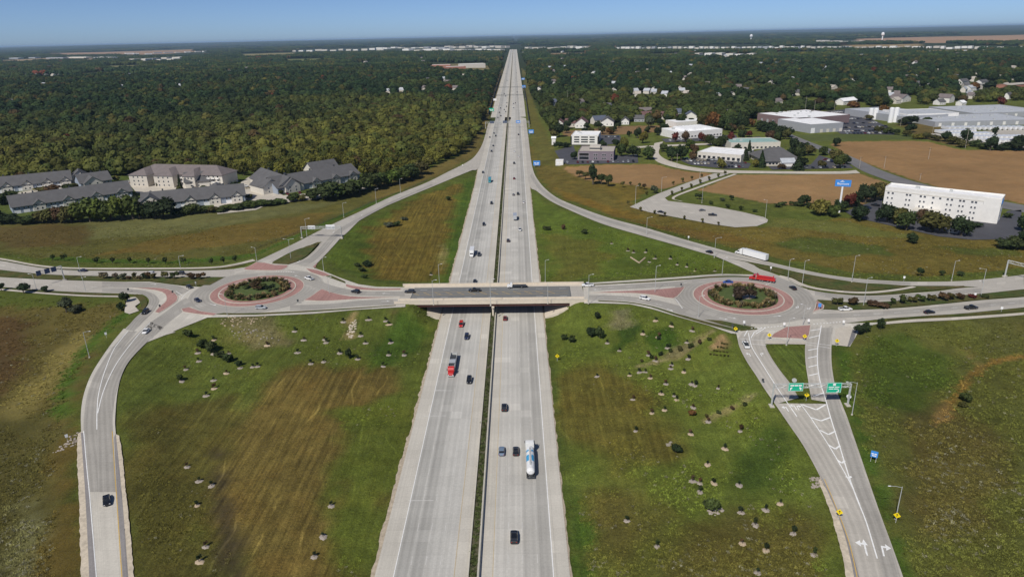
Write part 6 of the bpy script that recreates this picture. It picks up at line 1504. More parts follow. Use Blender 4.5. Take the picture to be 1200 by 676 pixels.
def site(name, A, B, z, label, cat='building', group=None):
    a, b_ = P(*A, z), P(*B, z); d = b_ - a
    r = link(name, None, loc=tuple(a)); r.rotation_euler = (0, 0, math.atan2(d[1], d[0])); tag(r, label, cat, group)
    r['site'] = 1
    SITES.append((a, b_))
    return r, float(np.linalg.norm(d[:2]))
SITES = []
def wall_roof(r, L_, D, wh, rh, wall, roof, x0=0.0, y0=0.0, hip=False, ov=.6):
    """a block with pitched roof, ridge along x"""
    x1, y1 = x0 + L_, y0 + D; ym_ = (y0 + y1) / 2
    mb = MB().box(x0, x1, y0, y1, -1, wh)
    if not hip:
        for x, s in ((x0, 1), (x1, -1)): mb.add([(x, y0, wh), (x, y1, wh), (x, ym_, wh + rh)], [(0, 1, 2) if s < 0 else (2, 1, 0)])
    link('wall', mb.mesh('wall'), M[wall], r)
    hx = min(D / 2, L_ * .35) if hip else -ov
    e0, e1, f0, f1 = x0 - ov, x1 + ov, y0 - ov, y1 + ov; dz = ov * rh / (D / 2)
    v = [(e0, f0, wh - dz), (e1, f0, wh - dz), (e1, f1, wh - dz), (e0, f1, wh - dz), (x0 + hx, ym_, wh + rh), (x1 - hx, ym_, wh + rh)]
    v += [(a, b_, c - .25) for a, b_, c in v]
    f = [(0, 1, 5, 4), (2, 3, 4, 5), (1, 2, 5), (3, 0, 4)] if hip else [(0, 1, 5, 4), (2, 3, 4, 5)]
    f += [tuple(6 + i for i in reversed(q_)) for q_ in f] + [(0, 6, 7, 1), (2, 8, 9, 3)] + ([(1, 7, 8, 2), (3, 9, 6, 0)] if hip else [(1, 7, 11, 5), (5, 11, 8, 2), (3, 9, 10, 4), (4, 10, 6, 0)])
    link('roof', new_mesh('roof', [(a, b_, c + .27) for a, b_, c in v], f), M[roof], r)
def flat_block(r, L_, D, h, wall, roof, x0=0, y0=0, par=.7, units=0, seed=1):
    link('wall', MB().box(x0, x0 + L_, y0, y0 + D, -1, h).mesh('wall'), M[wall], r)
    link('roof', MB().box(x0 + .3, x0 + L_ - .3, y0 + .3, y0 + D - .3, h - .1, h + .12).mesh('roof'), M[roof], r)
    link('parapet', MB().box(x0 - .05, x0 + L_ + .05, y0 - .05, y0 + .3, h + .001, h + par).box(x0 - .05, x0 + L_ + .05, y0 + D - .3, y0 + D + .05, h + .001, h + par).box(x0 - .05, x0 + .3, y0 + .302, y0 + D - .302, h + .001, h + par).box(x0 + L_ - .3, x0 + L_ + .05, y0 + .302, y0 + D - .302, h + .001, h + par).mesh('parapet'), M[wall], r)
    q = random.Random(seed)
    for k in range(units):
        ux, uy = x0 + q.uniform(.08, .88) * L_, y0 + q.uniform(.15, .8) * D; s = q.uniform(.8, 1.8)
        link('rooftop_unit', MB().box(ux - s, ux + s, uy - s * .7, uy + s * .7, h + .13, h + 1.2 + .4 * s).mesh('rooftop_unit'), M['steel'], r)

# hotel
r, Lh = site('hotel', (1033.5, 245.5), (1168, 262.3), 4, 'long white four-storey hotel with flat roof beside the brown field', 'hotel')
hh = height_at(1034, 246, 4, 220.5); hw = 15.0
flat_block(r, Lh, hw, hh, 'w_white', 'r_white', units=2, par=.9, seed=3)
link('roof_band', MB().box(-.12, Lh + .12, -.12, -.051, hh - 2.2, hh - 1.7).mesh('roof_band'), M['w_cream'], r)
link('end_bay', MB().box(Lh - 9, Lh - .5, -.5, -.06, -1, hh + .6).mesh('end_bay'), M['w_white'], r)
fl = hh / 4.45
cols = [.035, .075, .205, .235, .33, .365, .44, .50, .565, .60, .67, .70, .77, .80, .87]
for i, c in enumerate(cols):
    for k in range(4):
        if (i in (7,) and k < 3) or (.33 < c < .55 and k == 0): continue
        windows(r, [c * Lh], [k * fl + 1.0], 1.5 if k == 3 else 1.15, 1.45, y=-.02, gm='pale_glass')
for c0, c1 in ((.05, .19), (.22, .32), (.345, .43), (.45, .555), (.585, .665), (.685, .775), (.80, .88)):
    link('window_band', MB().box(c0 * Lh, c1 * Lh, -.1, -.055, 3 * fl + 2.75, 3 * fl + 3.1).mesh('window_band'), M['dark_steel'], r)
for k in range(4): windows(r, [hw * .5], [k * fl + 1.0], 1.5, 1.6, y=-Lh - .05, rot=math.pi / 2)
sg = link('wall_sign', MB().box(Lh + .06, Lh + .3, hw * .15, hw * .6, hh - 3.0, hh - .8).mesh('wall_sign'), M['sign_blue'], r)
link('entrance_canopy', MB().box(.30 * Lh, .52 * Lh, -9, -.15, 3.6, 4.4).mesh('entrance_canopy'), M['w_cream'], r)
for x in (.31, .38, .45, .51): link('canopy_column', MB().box(x * Lh - .3, x * Lh + .3, -8.6, -8.0, -1, 3.59).mesh('canopy_column'), M['w_white'], r)
r, L1 = site('entrance_pavilion', (1110, 272.5), (1122, 274), 4, 'small gabled pavilion in front of the white hotel', 'pavilion')
wall_roof(r, L1, 6, 3.2, 2.2, 'w_tan', 'r_tan')
windows(r, [L1 * .3, L1 * .7], [.8], 1.2, 1.4, y=-.02)

# apartment rows on the left
AP = 'grey-roofed apartment rows left of the freeway'
def row_house(A, B, D, top, rh, label, wings=(), doors=8, hip=False, wall='w_blue', wh=None):
    r, L_ = site('apartment_row', A, B, 4, label, 'apartment building', AP)
    wh = wh or 5.2
    wall_roof(r, L_, D, wh, rh, wall, 'r_grey', hip=hip, ov=.9)
    for k in range(doors):
        x = (k + .5) / doors * L_
        link('garage_door', MB().box(x - 2.0, x + 2.0, -.10, .01, -.3, 2.3).mesh('garage_door'), M['sign_white'], r)
        windows(r, [x - 1.3, x + 1.3], [3.0], 1.2, 1.4, y=-.02)
    if doors > 8: wings = wings + tuple((L_ * f_, 8, D * .45, -.5, 3.2, wh - .4) for f_ in (.16, .40, .64, .86))
    for (wx, wl, wd, wy, wr, h_) in wings:     # cross gables: position along, width, depth forward
        g = MB().box(wx, wx + wl, wy, wy + wd, -1, h_); g.add([(wx, wy, h_), (wx + wl, wy, h_), (wx + wl / 2, wy, h_ + wr)], [(0, 1, 2)])
        g.add([(wx, wy + wd, h_), (wx + wl, wy + wd, h_), (wx + wl / 2, wy + wd, h_ + wr)], [(2, 1, 0)])
        link('gable_wing', g.mesh('gable_wing'), M['w_cream'], r)
        v = [(wx - .7, wy - .7, h_ - .3), (wx + wl / 2, wy - .7, h_ + wr + .2), (wx + wl + .7, wy - .7, h_ - .3), (wx - .7, wy + wd, h_ - .3), (wx + wl / 2, wy + wd, h_ + wr + .2), (wx + wl + .7, wy + wd, h_ - .3)]
        v += [(a, b_, c - .25) for a, b_, c in v]
        link('wing_roof', new_mesh('wing_roof', v, [(0, 1, 4, 3), (1, 2, 5, 4), (9, 10, 7, 6), (10, 11, 8, 7), (0, 6, 7, 1), (1, 7, 8, 2), (2, 8, 11, 5), (3, 9, 6, 0)]), M['r_grey'], r)
        windows(r, [wx + wl * .3, wx + wl * .7], [1.2, 3.8], 1.2, 1.4, y=wy - .02)
    for k in range(3): link('roof_vent', MB().box(L_ * (.2 + .3 * k) - .5, L_ * (.2 + .3 * k) + .5, D * .55, D * .55 + 1.2, wh + rh * .8, wh + rh + 1.2).mesh('roof_vent'), M['dark_steel'], r)
    return r, L_
row_house((16, 251), (156, 231), 24, 0, 6.5, 'longest apartment row with dark grey roof behind the bright green hedge trees', doors=14)
row_house((-14, 228), (85, 217.5), 24, 0, 6.5, 'apartment row at the left frame edge before the yellow-green forest', wings=((60, 15, 16, 4, 5.5, 6.0),), doors=9)
row_house((96, 222), (132, 217), 22, 0, 6, 'short apartment block between two long grey rows', wings=((2, 14, 12, -4, 5, 5.0),), doors=3)
row_house((168, 248), (288, 236), 24, 0, 6.5, 'front apartment row below the tan block, with pale gable at its left end', wings=((-3, 17, 20, -2, 5.5, 6.0), (42, 20, 18, 14, 4.5, 6.5)), doors=9)
row_house((326, 228), (422, 210), 26, 0, 7, 'right-hand apartment row with white gables, nearest the freeway', wings=((-8, 16, 22, 8, 5.5, 6.0), (6, 13, 20, -2, 5.5, 6.0)), doors=9)
row_house((294, 215), (326, 227.5), 22, 0, 7, 'short pale apartment wing at the corner of the right-hand row', wings=(), doors=3, wall='w_cream')
for A, B, D, lb in (((218, 221), (262, 217.5), 18, 'short grey-roofed block behind the front apartment row'), ((368, 208), (398, 203), 18, 'grey-roofed block rising behind the row nearest the freeway')):
    r, L_ = site('apartment_row', A, B, 4, lb, 'apartment building', AP); wall_roof(r, L_, D, 5.5, 6.5, 'w_cream', 'r_grey', ov=.9); windows(r, [L_ * q_ for q_ in (.15, .35, .65, .85)], [1.2, 3.8], 1.2, 1.4, y=-.02)
r, Lt = site('apartment_block', (162, 216), (262, 218.6), 4, 'large tan three-storey apartment block with brown hipped roof', 'apartment building')
ht = height_at(162, 216, 4, 203)
wall_roof(r, Lt, 22, ht, 6.0, 'w_cream', 'r_brown', hip=True, ov=1.0)
for wx, wl in ((.0, .21), (.29, .22), (.62, .14)):
    x0 = wx * Lt; wl = wl * Lt
    link('projecting_bay', MB().box(x0, x0 + wl, -9, 1, -1, ht - .1).mesh('projecting_bay'), M['w_tan'], r)
    v = [(x0 - .8, -9.8, ht), (x0 + wl + .8, -9.8, ht), (x0 + wl + .8, 9, ht + .05), (x0 - .8, 9, ht + .05), (x0 + wl * .5, 0, ht + 4.6), (x0 + wl * .5, 9, ht + 5.2)]
    link('bay_roof', new_mesh('bay_roof', v, [(0, 1, 4), (1, 2, 5, 4), (3, 0, 4, 5), (3, 2, 1, 0)]), M['r_brown'], r)
    windows(r, [x0 + wl * .25, x0 + wl * .5, x0 + wl * .75], [1.0, 4.2, 7.4], 1.3, 1.6, y=-9.02)
for wx in (.235, .27, .535, .58, .80, .85, .90, .95):
    for k in range(3):
        windows(r, [wx * Lt], [1.0 + 3.2 * k], 1.4, 1.7, y=-.02)
        link('balcony', MB().box(wx * Lt - 1.6, wx * Lt + 1.6, -1.6, -.15, 3.2 * k - .1, 3.2 * k + .9).mesh('balcony'), M['w_white'], r)

# business park
r, L_ = site('office_building', (669.5, 168.5), (701, 168.8), 4, 'white three-storey office block with ribbon windows behind the brown office', 'office building')
h_ = height_at(669.5, 168.5, 4, 159); flat_block(r, L_, 34, h_, 'w_white', 'r_white', units=2)
for z in (1.2, h_ * .42, h_ * .72):
    for a, b_ in ((.10, .30), (.36, .62), (.67, .87)): windows(r, [(a + b_) / 2 * L_], [z], (b_ - a) * L_, 1.6, y=-.02)
for a, b_ in ((-.03, .015), (.97, 1.04)): link('dark_glass_corner', MB().box(a * L_, b_ * L_, -.3, 6, -1, h_ * .9).mesh('dark_glass_corner'), M['glass'], r)
r, L_ = site('office_building', (677.5, 188), (719, 188.5), 4, 'two-storey purplish brown office with dark glass front beside the brown field', 'office building')
h_ = height_at(677.5, 188, 4, 178); flat_block(r, L_, 34, h_, 'w_purple', 'r_tan', units=0)
for z in (.8, h_ * .5): windows(r, [.165 * L_], [z], .28 * L_, h_ * .38, y=-.03)
for x in (.46, .52, .70, .76, .94):
    windows(r, [x * L_], [1.2, h_ * .55], 1.9, 1.7, y=-.02)
link('penthouse', MB().box(.30 * L_, .60 * L_, 10, 22, h_ + .13, h_ + 4.0).mesh('penthouse'), M['w_tan'], r); link('penthouse_band', MB().box(.295 * L_, .605 * L_, 9.8, 22.2, h_ + 1.2, h_ + 2.4).mesh('penthouse_band'), M['dark_steel'], r)
link('side_wall', MB().box(-.4, -.02, .5, 33.5, -1, h_ - 1).mesh('side_wall'), M['w_grey'], r)
r, L_ = site('utility_shed', (646.5, 169), (651, 169), 4, 'small white upright shed left of the white office block', 'shed'); wall_roof(r, L_, 5, 6.5, 1.5, 'w_white', 'r_white'); windows(r, [L_ * .6], [0], 1.6, 2.4, y=-.02)
r, L_ = site('utility_shed', (651, 193), (660, 193), 4, 'low white garage at the corner of the brown office car park', 'shed'); flat_block(r, L_, 8, 3.6, 'w_white', 'r_white', par=.2); windows(r, [L_ * .3, L_ * .7], [.3], 2.6, 2.2, y=-.02, dark=False)
r, L_ = site('office_building', (794, 163.5), (846, 159.5), 4, 'long low white office with red trees along its front', 'office building'); flat_block(r, L_, 40, 7.5, 'w_white', 'r_white', units=2)
link('roof_step', MB().box(.25 * L_, .86 * L_, 10, 34, 7.63, 10.2).mesh('roof_step'), M['r_white'], r)
for k in range(14): windows(r, [(k + .5) / 14 * L_], [1.4], 2.6, 1.7, y=-.02)
r, L_ = site('office_building', (792, 150), (829, 147.5), 4, 'long white shed with curved front near the maroon-roofed houses', 'building'); flat_block(r, L_, 26, 6.5, 'w_white', 'r_white')
for k in range(9): windows(r, [(k + .5) / 9 * L_], [1.0], 2.0, 1.6, y=-.02)
r, L_ = site('car_dealership', (817, 185.5), (868, 190), 4, 'white-roofed car dealership behind rows of parked cars', 'showroom'); flat_block(r, L_, 36, 6.0, 'w_cream', 'r_white', units=0, par=.5)
for k in range(9): windows(r, [(k + .5) / 9 * L_], [.6], 3.0, 2.8, y=-.02)
r, L_ = site('office_building', (856, 175.5), (914, 174.5), 4, 'low beige strip building with pale green roof', 'building'); flat_block(r, L_, 32, 6.5, 'w_cream', 'r_green', units=2)
for k in range(12): windows(r, [(k + .5) / 12 * L_], [.8], 2.4, 2.0, y=-.02)
r, L_ = site('restaurant', (898, 194.5), (938, 193.5), 4, 'restaurant with broad dark grey hipped roof and white porch gable', 'restaurant'); wall_roof(r, L_, 44, 4.5, 8.5, 'w_tan', 'r_grey', hip=True, ov=1.5)
wall_roof(r, 12, 10, 3.6, 3, 'w_white', 'r_pale', x0=L_ * .38, y0=-6)
for x in (.1, .2, .3, .75, .85): windows(r, [x * L_], [1.0], 2.2, 1.8, y=-.02)
r, L_ = site('warehouse', (949, 156.5), (987, 154), 4, 'grey warehouse with white roof and loading door beside the car lot', 'warehouse'); h_ = 10; flat_block(r, L_, 62, h_, 'w_grey', 'r_white', par=.4)
link('loading_door', MB().box(.02 * L_, .14 * L_, -.12, -.055, 0, 6).mesh('loading_door'), M['sign_white'], r)
for k in range(4): link('side_door', MB().box(.3 * L_ + k * 9, .3 * L_ + k * 9 + 4, -.12, -.055, 0, 4).mesh('side_door'), M['w_cream'], r)
r, L_ = site('warehouse', (887, 142), (936, 149), 4, 'dark purple-brown warehouse with long white roof behind the grey one', 'warehouse'); flat_block(r, L_, 85, 10, 'w_brick', 'r_white', par=.4, units=9, seed=8)
for k in range(6): link('dock_door', MB().box((.1 + .14 * k) * L_, (.1 + .14 * k) * L_ + 3.5, -.12, -.055, .5, 4.5).mesh('dock_door'), M['w_grey'], r)
FCT = 'connected halls of the long factory'
for A, B, D, h_, w_, rf, un, lb in (((1033, 137.5), (1062, 143), 70, 9, 'w_white', 'r_pale', 4, 'white left hall of the long factory'), ((1058, 145), (1110, 142), 110, 8, 'w_grey', 'r_pale', 14, 'grey-walled middle hall of the long factory'), ((1095, 149), (1215, 146), 70, 5.5, 'w_grey', 'r_pale', 16, 'broad pale hall behind the freight trailers'), ((1140, 139), (1230, 136), 90, 6, 'w_grey', 'r_pale', 14, 'pale far hall at the right end of the long factory')):
    r, L_ = site('factory_hall', A, B, 4, lb, 'factory', FCT); flat_block(r, L_, D, h_, w_, rf, units=un, seed=int(A[0]))
    for k in range(8): link('dock_door', MB().box((k + .3) / 8 * L_, (k + .3) / 8 * L_ + 3.5, -.12, -.055, .5, 4.5).mesh('dock_door'), M['w_white' if w_ != 'w_white' else 'w_grey'], r)
for px, py, top, lb in ((1022.5, 140, 127, 'squat white silo left of the long factory'), (1046, 143.5, 126, 'white silo pair standing against the long factory')):
    q = P(px, py, 4); h_ = height_at(px, py, 4, top); r = link('silo', None, loc=tuple(q)); tag(r, lb, 'silo', 'white silos')
    for k, x in enumerate((-3.2, 3.2)):
        link('tank', MB().tube([(x, 0, -.5), (x, 0, h_ - 1), (x, 0, h_)], [3.1, 3.1, 1.2], 16).mesh('tank'), M['sign_white'], r)
# houses
HG = 'houses at the edge of the suburb'
def house(A, B, z=4, wall='w_white', roof='r_grey', D=11, wh=4.2, rh=3.4, label='', group=HG, gable_front=False, n=3):
    r, L_ = site('house', A, B, z, label, 'house', group)
    if gable_front:
        # ridge runs away from the camera: a front gable
        mb = MB().box(0, L_, 0, D * 1.6, -1, wh); mb.add([(0, 0, wh), (L_, 0, wh), (L_ / 2, 0, wh + rh)], [(0, 1, 2)]); link('wall', mb.mesh('wall'), M[wall], r)
        v = [(-.6, -.6, wh - .3), (L_ / 2, -.6, wh + rh + .25), (L_ + .6, -.6, wh - .3), (-.6, D * 1.6 + .6, wh - .3), (L_ / 2, D * 1.6 + .6, wh + rh + .25), (L_ + .6, D * 1.6 + .6, wh - .3)]
        v += [(a, b_, c - .25) for a, b_, c in v]
        link('roof', new_mesh('roof', v, [(0, 1, 4, 3), (1, 2, 5, 4), (9, 10, 7, 6), (10, 11, 8, 7), (0, 6, 7, 1), (1, 7, 8, 2), (3, 9, 6, 0), (2, 8, 11, 5)]), M[roof], r)
    else: wall_roof(r, L_, D, wh, rh, wall, roof)
    windows(r, [(k + .5) / n * L_ for k in range(n)], [1.0], 1.5, 1.5, y=-.02)
    return r, L_
for A, B, w_, rf, D, gf, wh, rh, lb in (((651.5, 147.5), (659.5, 147.5), 'w_white', 'r_maroon', 11, True, 4, 3.5, 'small white house with maroon roof nearest the freeway'), ((662, 148.5), (674, 148.5), 'w_tan', 'r_maroon', 16, False, 4.5, 5, 'maroon-roofed hall attached beside a white gable'), ((674, 149.5), (688, 149.5), 'w_white', 'r_maroon', 15, True, 5.5, 6, 'white gabled building with maroon roof and three openings'),
                                       ((704, 147.5), (719, 147.5), 'w_white', 'r_grey', 18, True, 5, 5, 'wide white gabled house with dark grey roof'), ((697, 145.5), (712, 144.5), 'w_cream', 'r_navy', 14, False, 5, 5, 'navy-roofed house behind the wide white gable'), ((728, 146), (737, 146), 'w_white', 'r_grey', 13, True, 4.5, 4, 'white house with grey roof left of the gravel drive'), ((743, 143), (755, 143), 'w_grey', 'r_grey', 12, False, 4.5, 4, 'grey house at the end of the gravel drive'),
                                       ((752, 140), (767, 139.5), 'w_white', 'r_maroon', 14, False, 5, 5, 'white house with broad maroon roof, first of a pair'), ((776, 140.5), (794, 140), 'w_cream', 'r_maroon', 14, False, 5, 5.5, 'second maroon-roofed house, next to a dark-roofed one'), ((789, 136), (803, 136), 'w_grey', 'r_navy', 12, False, 5, 5, 'dark-roofed house behind the second maroon roof'), ((803, 140.5), (816, 140.5), 'w_white', 'r_navy', 14, True, 6, 4.5, 'white house with navy roof and tall front'), ((750, 133.5), (764, 133), 'w_white', 'r_brown', 12, False, 4.5, 4, 'pale house with brown roof at the tree line'),
                                       ((645, 124.5), (653, 124), 'w_grey', 'r_navy', 12, False, 6, 5, 'blue-roofed house alone among trees by the freeway'), ((679, 123), (685, 122.5), 'w_white', 'r_brown', 11, False, 5, 4, 'white house half hidden in trees left of the suburb'), ((700, 131), (705, 131), 'w_white', 'r_grey', 10, True, 5, 4, 'small white gable showing above the trees'), ((714, 129.5), (718, 129), 'w_white', 'r_grey', 10, True, 6, 5, 'narrow white gable between tall trees'), ((852, 136), (861, 136), 'w_white', 'r_grey', 12, False, 5, 3.5, 'flat white house by the dark tree clump'),
                                       ((908, 122.5), (917, 122), 'w_tan', 'r_brown', 14, False, 5, 4, 'tan house above the warehouse roof'), ((988, 123.5), (1004, 121.5), 'w_white', 'r_white', 14, False, 6, 4, 'white barn-like building by the car lot'), ((1050, 122), (1056, 121.5), 'w_cream', 'r_tan', 14, False, 6, 4, 'cream house left of the factory trees'), ((1057, 120.5), (1067, 119), 'w_white', 'r_brown', 14, True, 7, 5, 'large white house behind the long factory'), ((1101, 123.5), (1108, 123), 'w_white', 'r_grey', 12, False, 5, 4, 'white house just above the factory roof'), ((1112, 121), (1118, 120), 'w_white', 'r_brown', 12, True, 8, 5, 'tall white house with brown roof behind the factory'),
                                       ((1127, 124.5), (1132, 124), 'w_white', 'r_white', 10, False, 5, 3, 'low white house beside the tall brown-roofed one'), ((1127, 100), (1135, 99), 'w_white', 'r_grey', 12, False, 7, 5, 'white house beside the orange tree'), ((1137, 107), (1147, 106), 'w_white', 'r_pale', 13, False, 6, 4, 'white house in front of the orange tree'), ((1181, 106), (1204, 104), 'w_red', 'r_tan', 22, False, 9, 2, 'large tan and red building at the right frame edge'), ((1150, 100), (1158, 99), 'w_white', 'r_grey', 12, False, 6, 4, 'white house right of the orange tree')):
    house(A, B, 4, w_, rf, D, wh, rh, lb, gable_front=gf)
FH = 'small houses scattered through the far woods'
FARH = [(12, 122.5), (50, 101.5), (204, 101.5), (212, 103), (31, 89.5), (41, 89.5), (53, 90), (61, 90), (150, 89.5), (158, 89.5), (183, 88), (283, 92), (16, 80), (60, 79.5), (111, 71), (455, 110), (470, 108.5), (497, 106), (502, 96), (520, 95), (532, 106), (706, 66), (808, 79), (881, 86.5), (868, 79), (745, 88), (718, 101), (908, 76.5), (1040, 74), (1065, 76), (1100, 68), (1130, 62), (960, 72), (985, 70), (1172, 94), (1050, 83), (930, 96), (660, 62), (700, 60), (651, 66), (615, 63)]
hr = random.Random(4)
for k in range(135): FARH.append((hr.uniform(625, 1195), 61 + 58 * hr.random() ** 1.2) if k % 4 else (hr.uniform(5, 560), 66 + 38 * hr.random()))
for k, (px, py) in enumerate(FARH):
    d = np.linalg.norm(P(px, py, 4)[:2]); wpx = max(1.8, 12 * FPX / d)
    r, L_ = house((px - wpx / 2, py), (px + wpx / 2, py + rng.uniform(-.4, .4)), 4, rng.choice(['w_cream', 'w_white', 'w_cream', 'w_tan']), rng.choice(['r_grey', 'r_pale', 'r_brown', 'r_tan']), 11, 6.0, 4.5, None, FH, gable_front=rng.random() < .4, n=0); pend(r, 'tiny far house in the trees', px, py)
# far commercial strips and towns
FB = 'far commercial buildings near the horizon'
FSN = iter('first second third fourth fifth sixth seventh eighth ninth tenth eleventh twelfth thirteenth fourteenth fifteenth'.split())
def far_strip(x0, x1, y, n, hmin=7, hmax=12, where='', cols=('w_white', 'w_white', 'w_cream', 'w_grey', 'w_tan'), dep=50, slope=0):
    sn = next(FSN)
    for k in range(n):
        xa_ = x0 + (x1 - x0) * (k + rng.uniform(0, .25)) / n; xb_ = xa_ + (x1 - x0) / n * rng.uniform(.45, .9); yy = y + rng.uniform(-.7, .7) + slope * (xa_ - x0)
        r, L_ = site('commercial_building', (xa_, yy), (xb_, yy + slope * (xb_ - xa_)), 3, None, 'building', FB + ' ' + where); pend(r, 'pale flat-roofed far building', xa_, yy, f'{where} in the {sn} row')
        flat_block(r, L_, dep, rng.uniform(hmin, hmax) * 1.5, rng.choice(cols), rng.choice(['r_white', 'r_white', 'r_pale', 'r_tan']), par=.8)
far_strip(340, 450, 61, 12, where='left of the freeway', slope=-.02); far_strip(440, 530, 57.5, 11, where='left of the freeway'); far_strip(520, 597, 56.5, 9, 8, 16, 'left of the freeway', ('w_tan', 'w_white', 'w_cream')); far_strip(470, 590, 60, 10, where='left of the freeway')
far_strip(145, 250, 64.5, 9, where='at the far left', slope=-.03); far_strip(150, 215, 72, 6, where='at the far left'); far_strip(188, 214, 70.5, 2, 9, 12, 'at the far left'); far_strip(0, 130, 69, 5, 6, 9, 'at the far left')
far_strip(613, 690, 58, 9, 8, 14, 'right of the freeway', ('w_tan', 'w_white', 'w_cream')); far_strip(720, 905, 58, 30, 8, 12, 'above the far right woods', dep=20); far_strip(812, 884, 67, 6, 9, 12, 'in the right woods'); far_strip(955, 1012, 50.5, 8, where='at the far right'); far_strip(1000, 1200, 57.5, 24, 6, 9, 'at the far right', dep=25); far_strip(900, 1000, 57, 16, 6, 9, 'at the far right', dep=20)
for A, B, w_, nm in (((506, 81.5), (528, 81), 'w_red', 'left orange brick wing'), ((524, 84), (546, 83.2), 'w_red', 'front orange brick wing'), ((540, 80.5), (569, 79.5), 'w_cream', 'long pale right wing')):
    r, L_ = site('school_building', A, B, 3, nm + ' of the far school in the left woods', 'school', 'wings of the far brick school'); flat_block(r, L_, 45, 15, w_, 'r_white')
# water towers
for px, py, top, lb in ((1034, 45, 34, 'white water tower on the right horizon'), (880, 46.5, 38.5, 'smaller white water tower on the horizon')):
    q = P(px, py, 20); q[2] = float(H(q[0], q[1])); r = link('water_tower', None, loc=tuple(q)); tag(r, lb, 'water tower', 'water towers'); d = math.hypot(q[0], q[1])
    hT = min(70, (py - top) * d / FPX); rr = 3.0 * d / FPX / 2
    link('stem', MB().tube([(0, 0, -60), (0, 0, hT * .6)], rr * .35, 10).mesh('stem'), M['sign_white'], r)
    link('tank', MB().tube([(0, 0, hT * .5), (0, 0, hT * .65), (0, 0, hT * .85), (0, 0, hT)], [rr * .4, rr, rr, rr * .3], 12).mesh('tank'), M['sign_white'], r)
# utility poles
for px, py, top in ((1088, 186.5, 173, ), (1036, 197, 183), (1131, 174, 150), (1092, 160, 146), (1055, 148, 134), (943, 133, 113), (954, 131, 118), (977, 133, 119), (665, 123, 100), (793, 196, 180), (1007, 197, 184), (1078, 211, 203)):
    q = P(px, py, 4); h_ = min(24, height_at(px, py, 4, top)); r = link('utility_pole', None, loc=tuple(q)); tag(r, None, 'utility pole', 'utility poles'); pend(r, 'thin grey utility pole', px, py)
    link('pole', MB().tube([(0, 0, -.5), (0, 0, h_)], [.18, .11], 7).mesh('pole'), M['r_tan'], r); link('cross_arm', MB().box(-1.8, 1.8, -.1, .1, h_ - 1.2, h_ - .95).mesh('cross_arm'), M['bark'], r)
# field fence along the left ramp
r = link('chain_fence', None, loc=(0, 0, 0)); tag(r, 'dark chain fence running along the ditch beside the ramp off the freeway', 'fence')
fl_ = np.array([G(a, b_) for a, b_ in ((300, 292), (330, 281), (360, 268.5), (400, 254), (440, 236), (470, 225.5), (500, 212))]); fl_ = catmull(fl_, 4.0)
pmh = MB().box(-.06, .06, -.06, .06, -.3, 1.6).mesh('fence_post'); pmh.materials.append(M['dark_steel'])
for q in fl_: link('fence_post', pmh, parent=r, loc=(q[0], q[1], float(H(q[0], q[1]))))
mb = MB()
for a, b_ in zip(fl_[:-1], fl_[1:]):
    for h_ in (.3, .8, 1.3): mb.tube([(a[0], a[1], float(H(a[0], a[1])) + h_), (b_[0], b_[1], float(H(b_[0], b_[1])) + h_)], .05, 4)
mb.build('fence_wire', M['dark_steel'], r)
# ------------------------------------------------------------------ trees
def ico(sub):
    bm = bmesh.new(); bmesh.ops.create_icosphere(bm, subdivisions=sub, radius=1)
    v = np.array([q.co[:] for q in bm.verts]); f = [tuple(x.index for x in q.verts) for q in bm.faces]; bm.free(); return v, f
ICO1, ICO2 = ico(1), ico(2)
def blob(mb, c, r, seed, base=ICO1, amp=.28):
    v, f = base; rs = np.random.default_rng(seed)
    k = 1 + (rs.random(len(v)) - .5) * 2 * amp
    mb.add(v * k[:, None] * np.array(r) + np.array(c), f)
def crown(seed, nblob, nleaf, leaf, tall=1.0, core=True, spread=.62):
    """unit crown: radius about 1, centre at 0; leaf clumps on an uneven cluster of masses"""
    rs = np.random.default_rng(seed); mb = MB(); cs = []
    for k in range(nblob):
        d = rs.normal(size=3); d /= np.linalg.norm(d); rad = spread * rs.random() ** .45
        c = d * rad * np.array([1, 1, .85 * tall]); r = rs.uniform(.30, .52)
        cs.append((c, r))
        if core: blob(mb, c, (r * .86, r * .86, r * .80 * tall), seed * 77 + k, ICO1, .30)
    vs, fs = [], []
    for k in range(nleaf):
        c, r = cs[rs.integers(nblob)]
        d = rs.normal(size=3); d[2] = d[2] * .9 + .25; d /= np.linalg.norm(d)
        p = c + d * r * np.array([1, 1, tall]) * rs.uniform(.82, 1.16)
        n = d + rs.normal(size=3) * .55; n /= np.linalg.norm(n)
        a = np.cross(n, rs.normal(size=3)); a /= np.linalg.norm(a) + 1e-6; b_ = np.cross(n, a); s = leaf * rs.uniform(.6, 1.3)
        i = len(vs); vs += [p - a * s - b_ * s * .6, p + a * s - b_ * s * .5, p + a * s * .7 + b_ * s * .7, p - a * s * .6 + b_ * s * .6]; fs.append((i, i + 1, i + 2, i + 3))
    mb.add(vs, fs)
    me = mb.mesh('crown'); me.materials.append(M['leaf']); return me
CROWNS = [crown(100 + k, 11, 620, .115) for k in range(6)]
CONIF = []
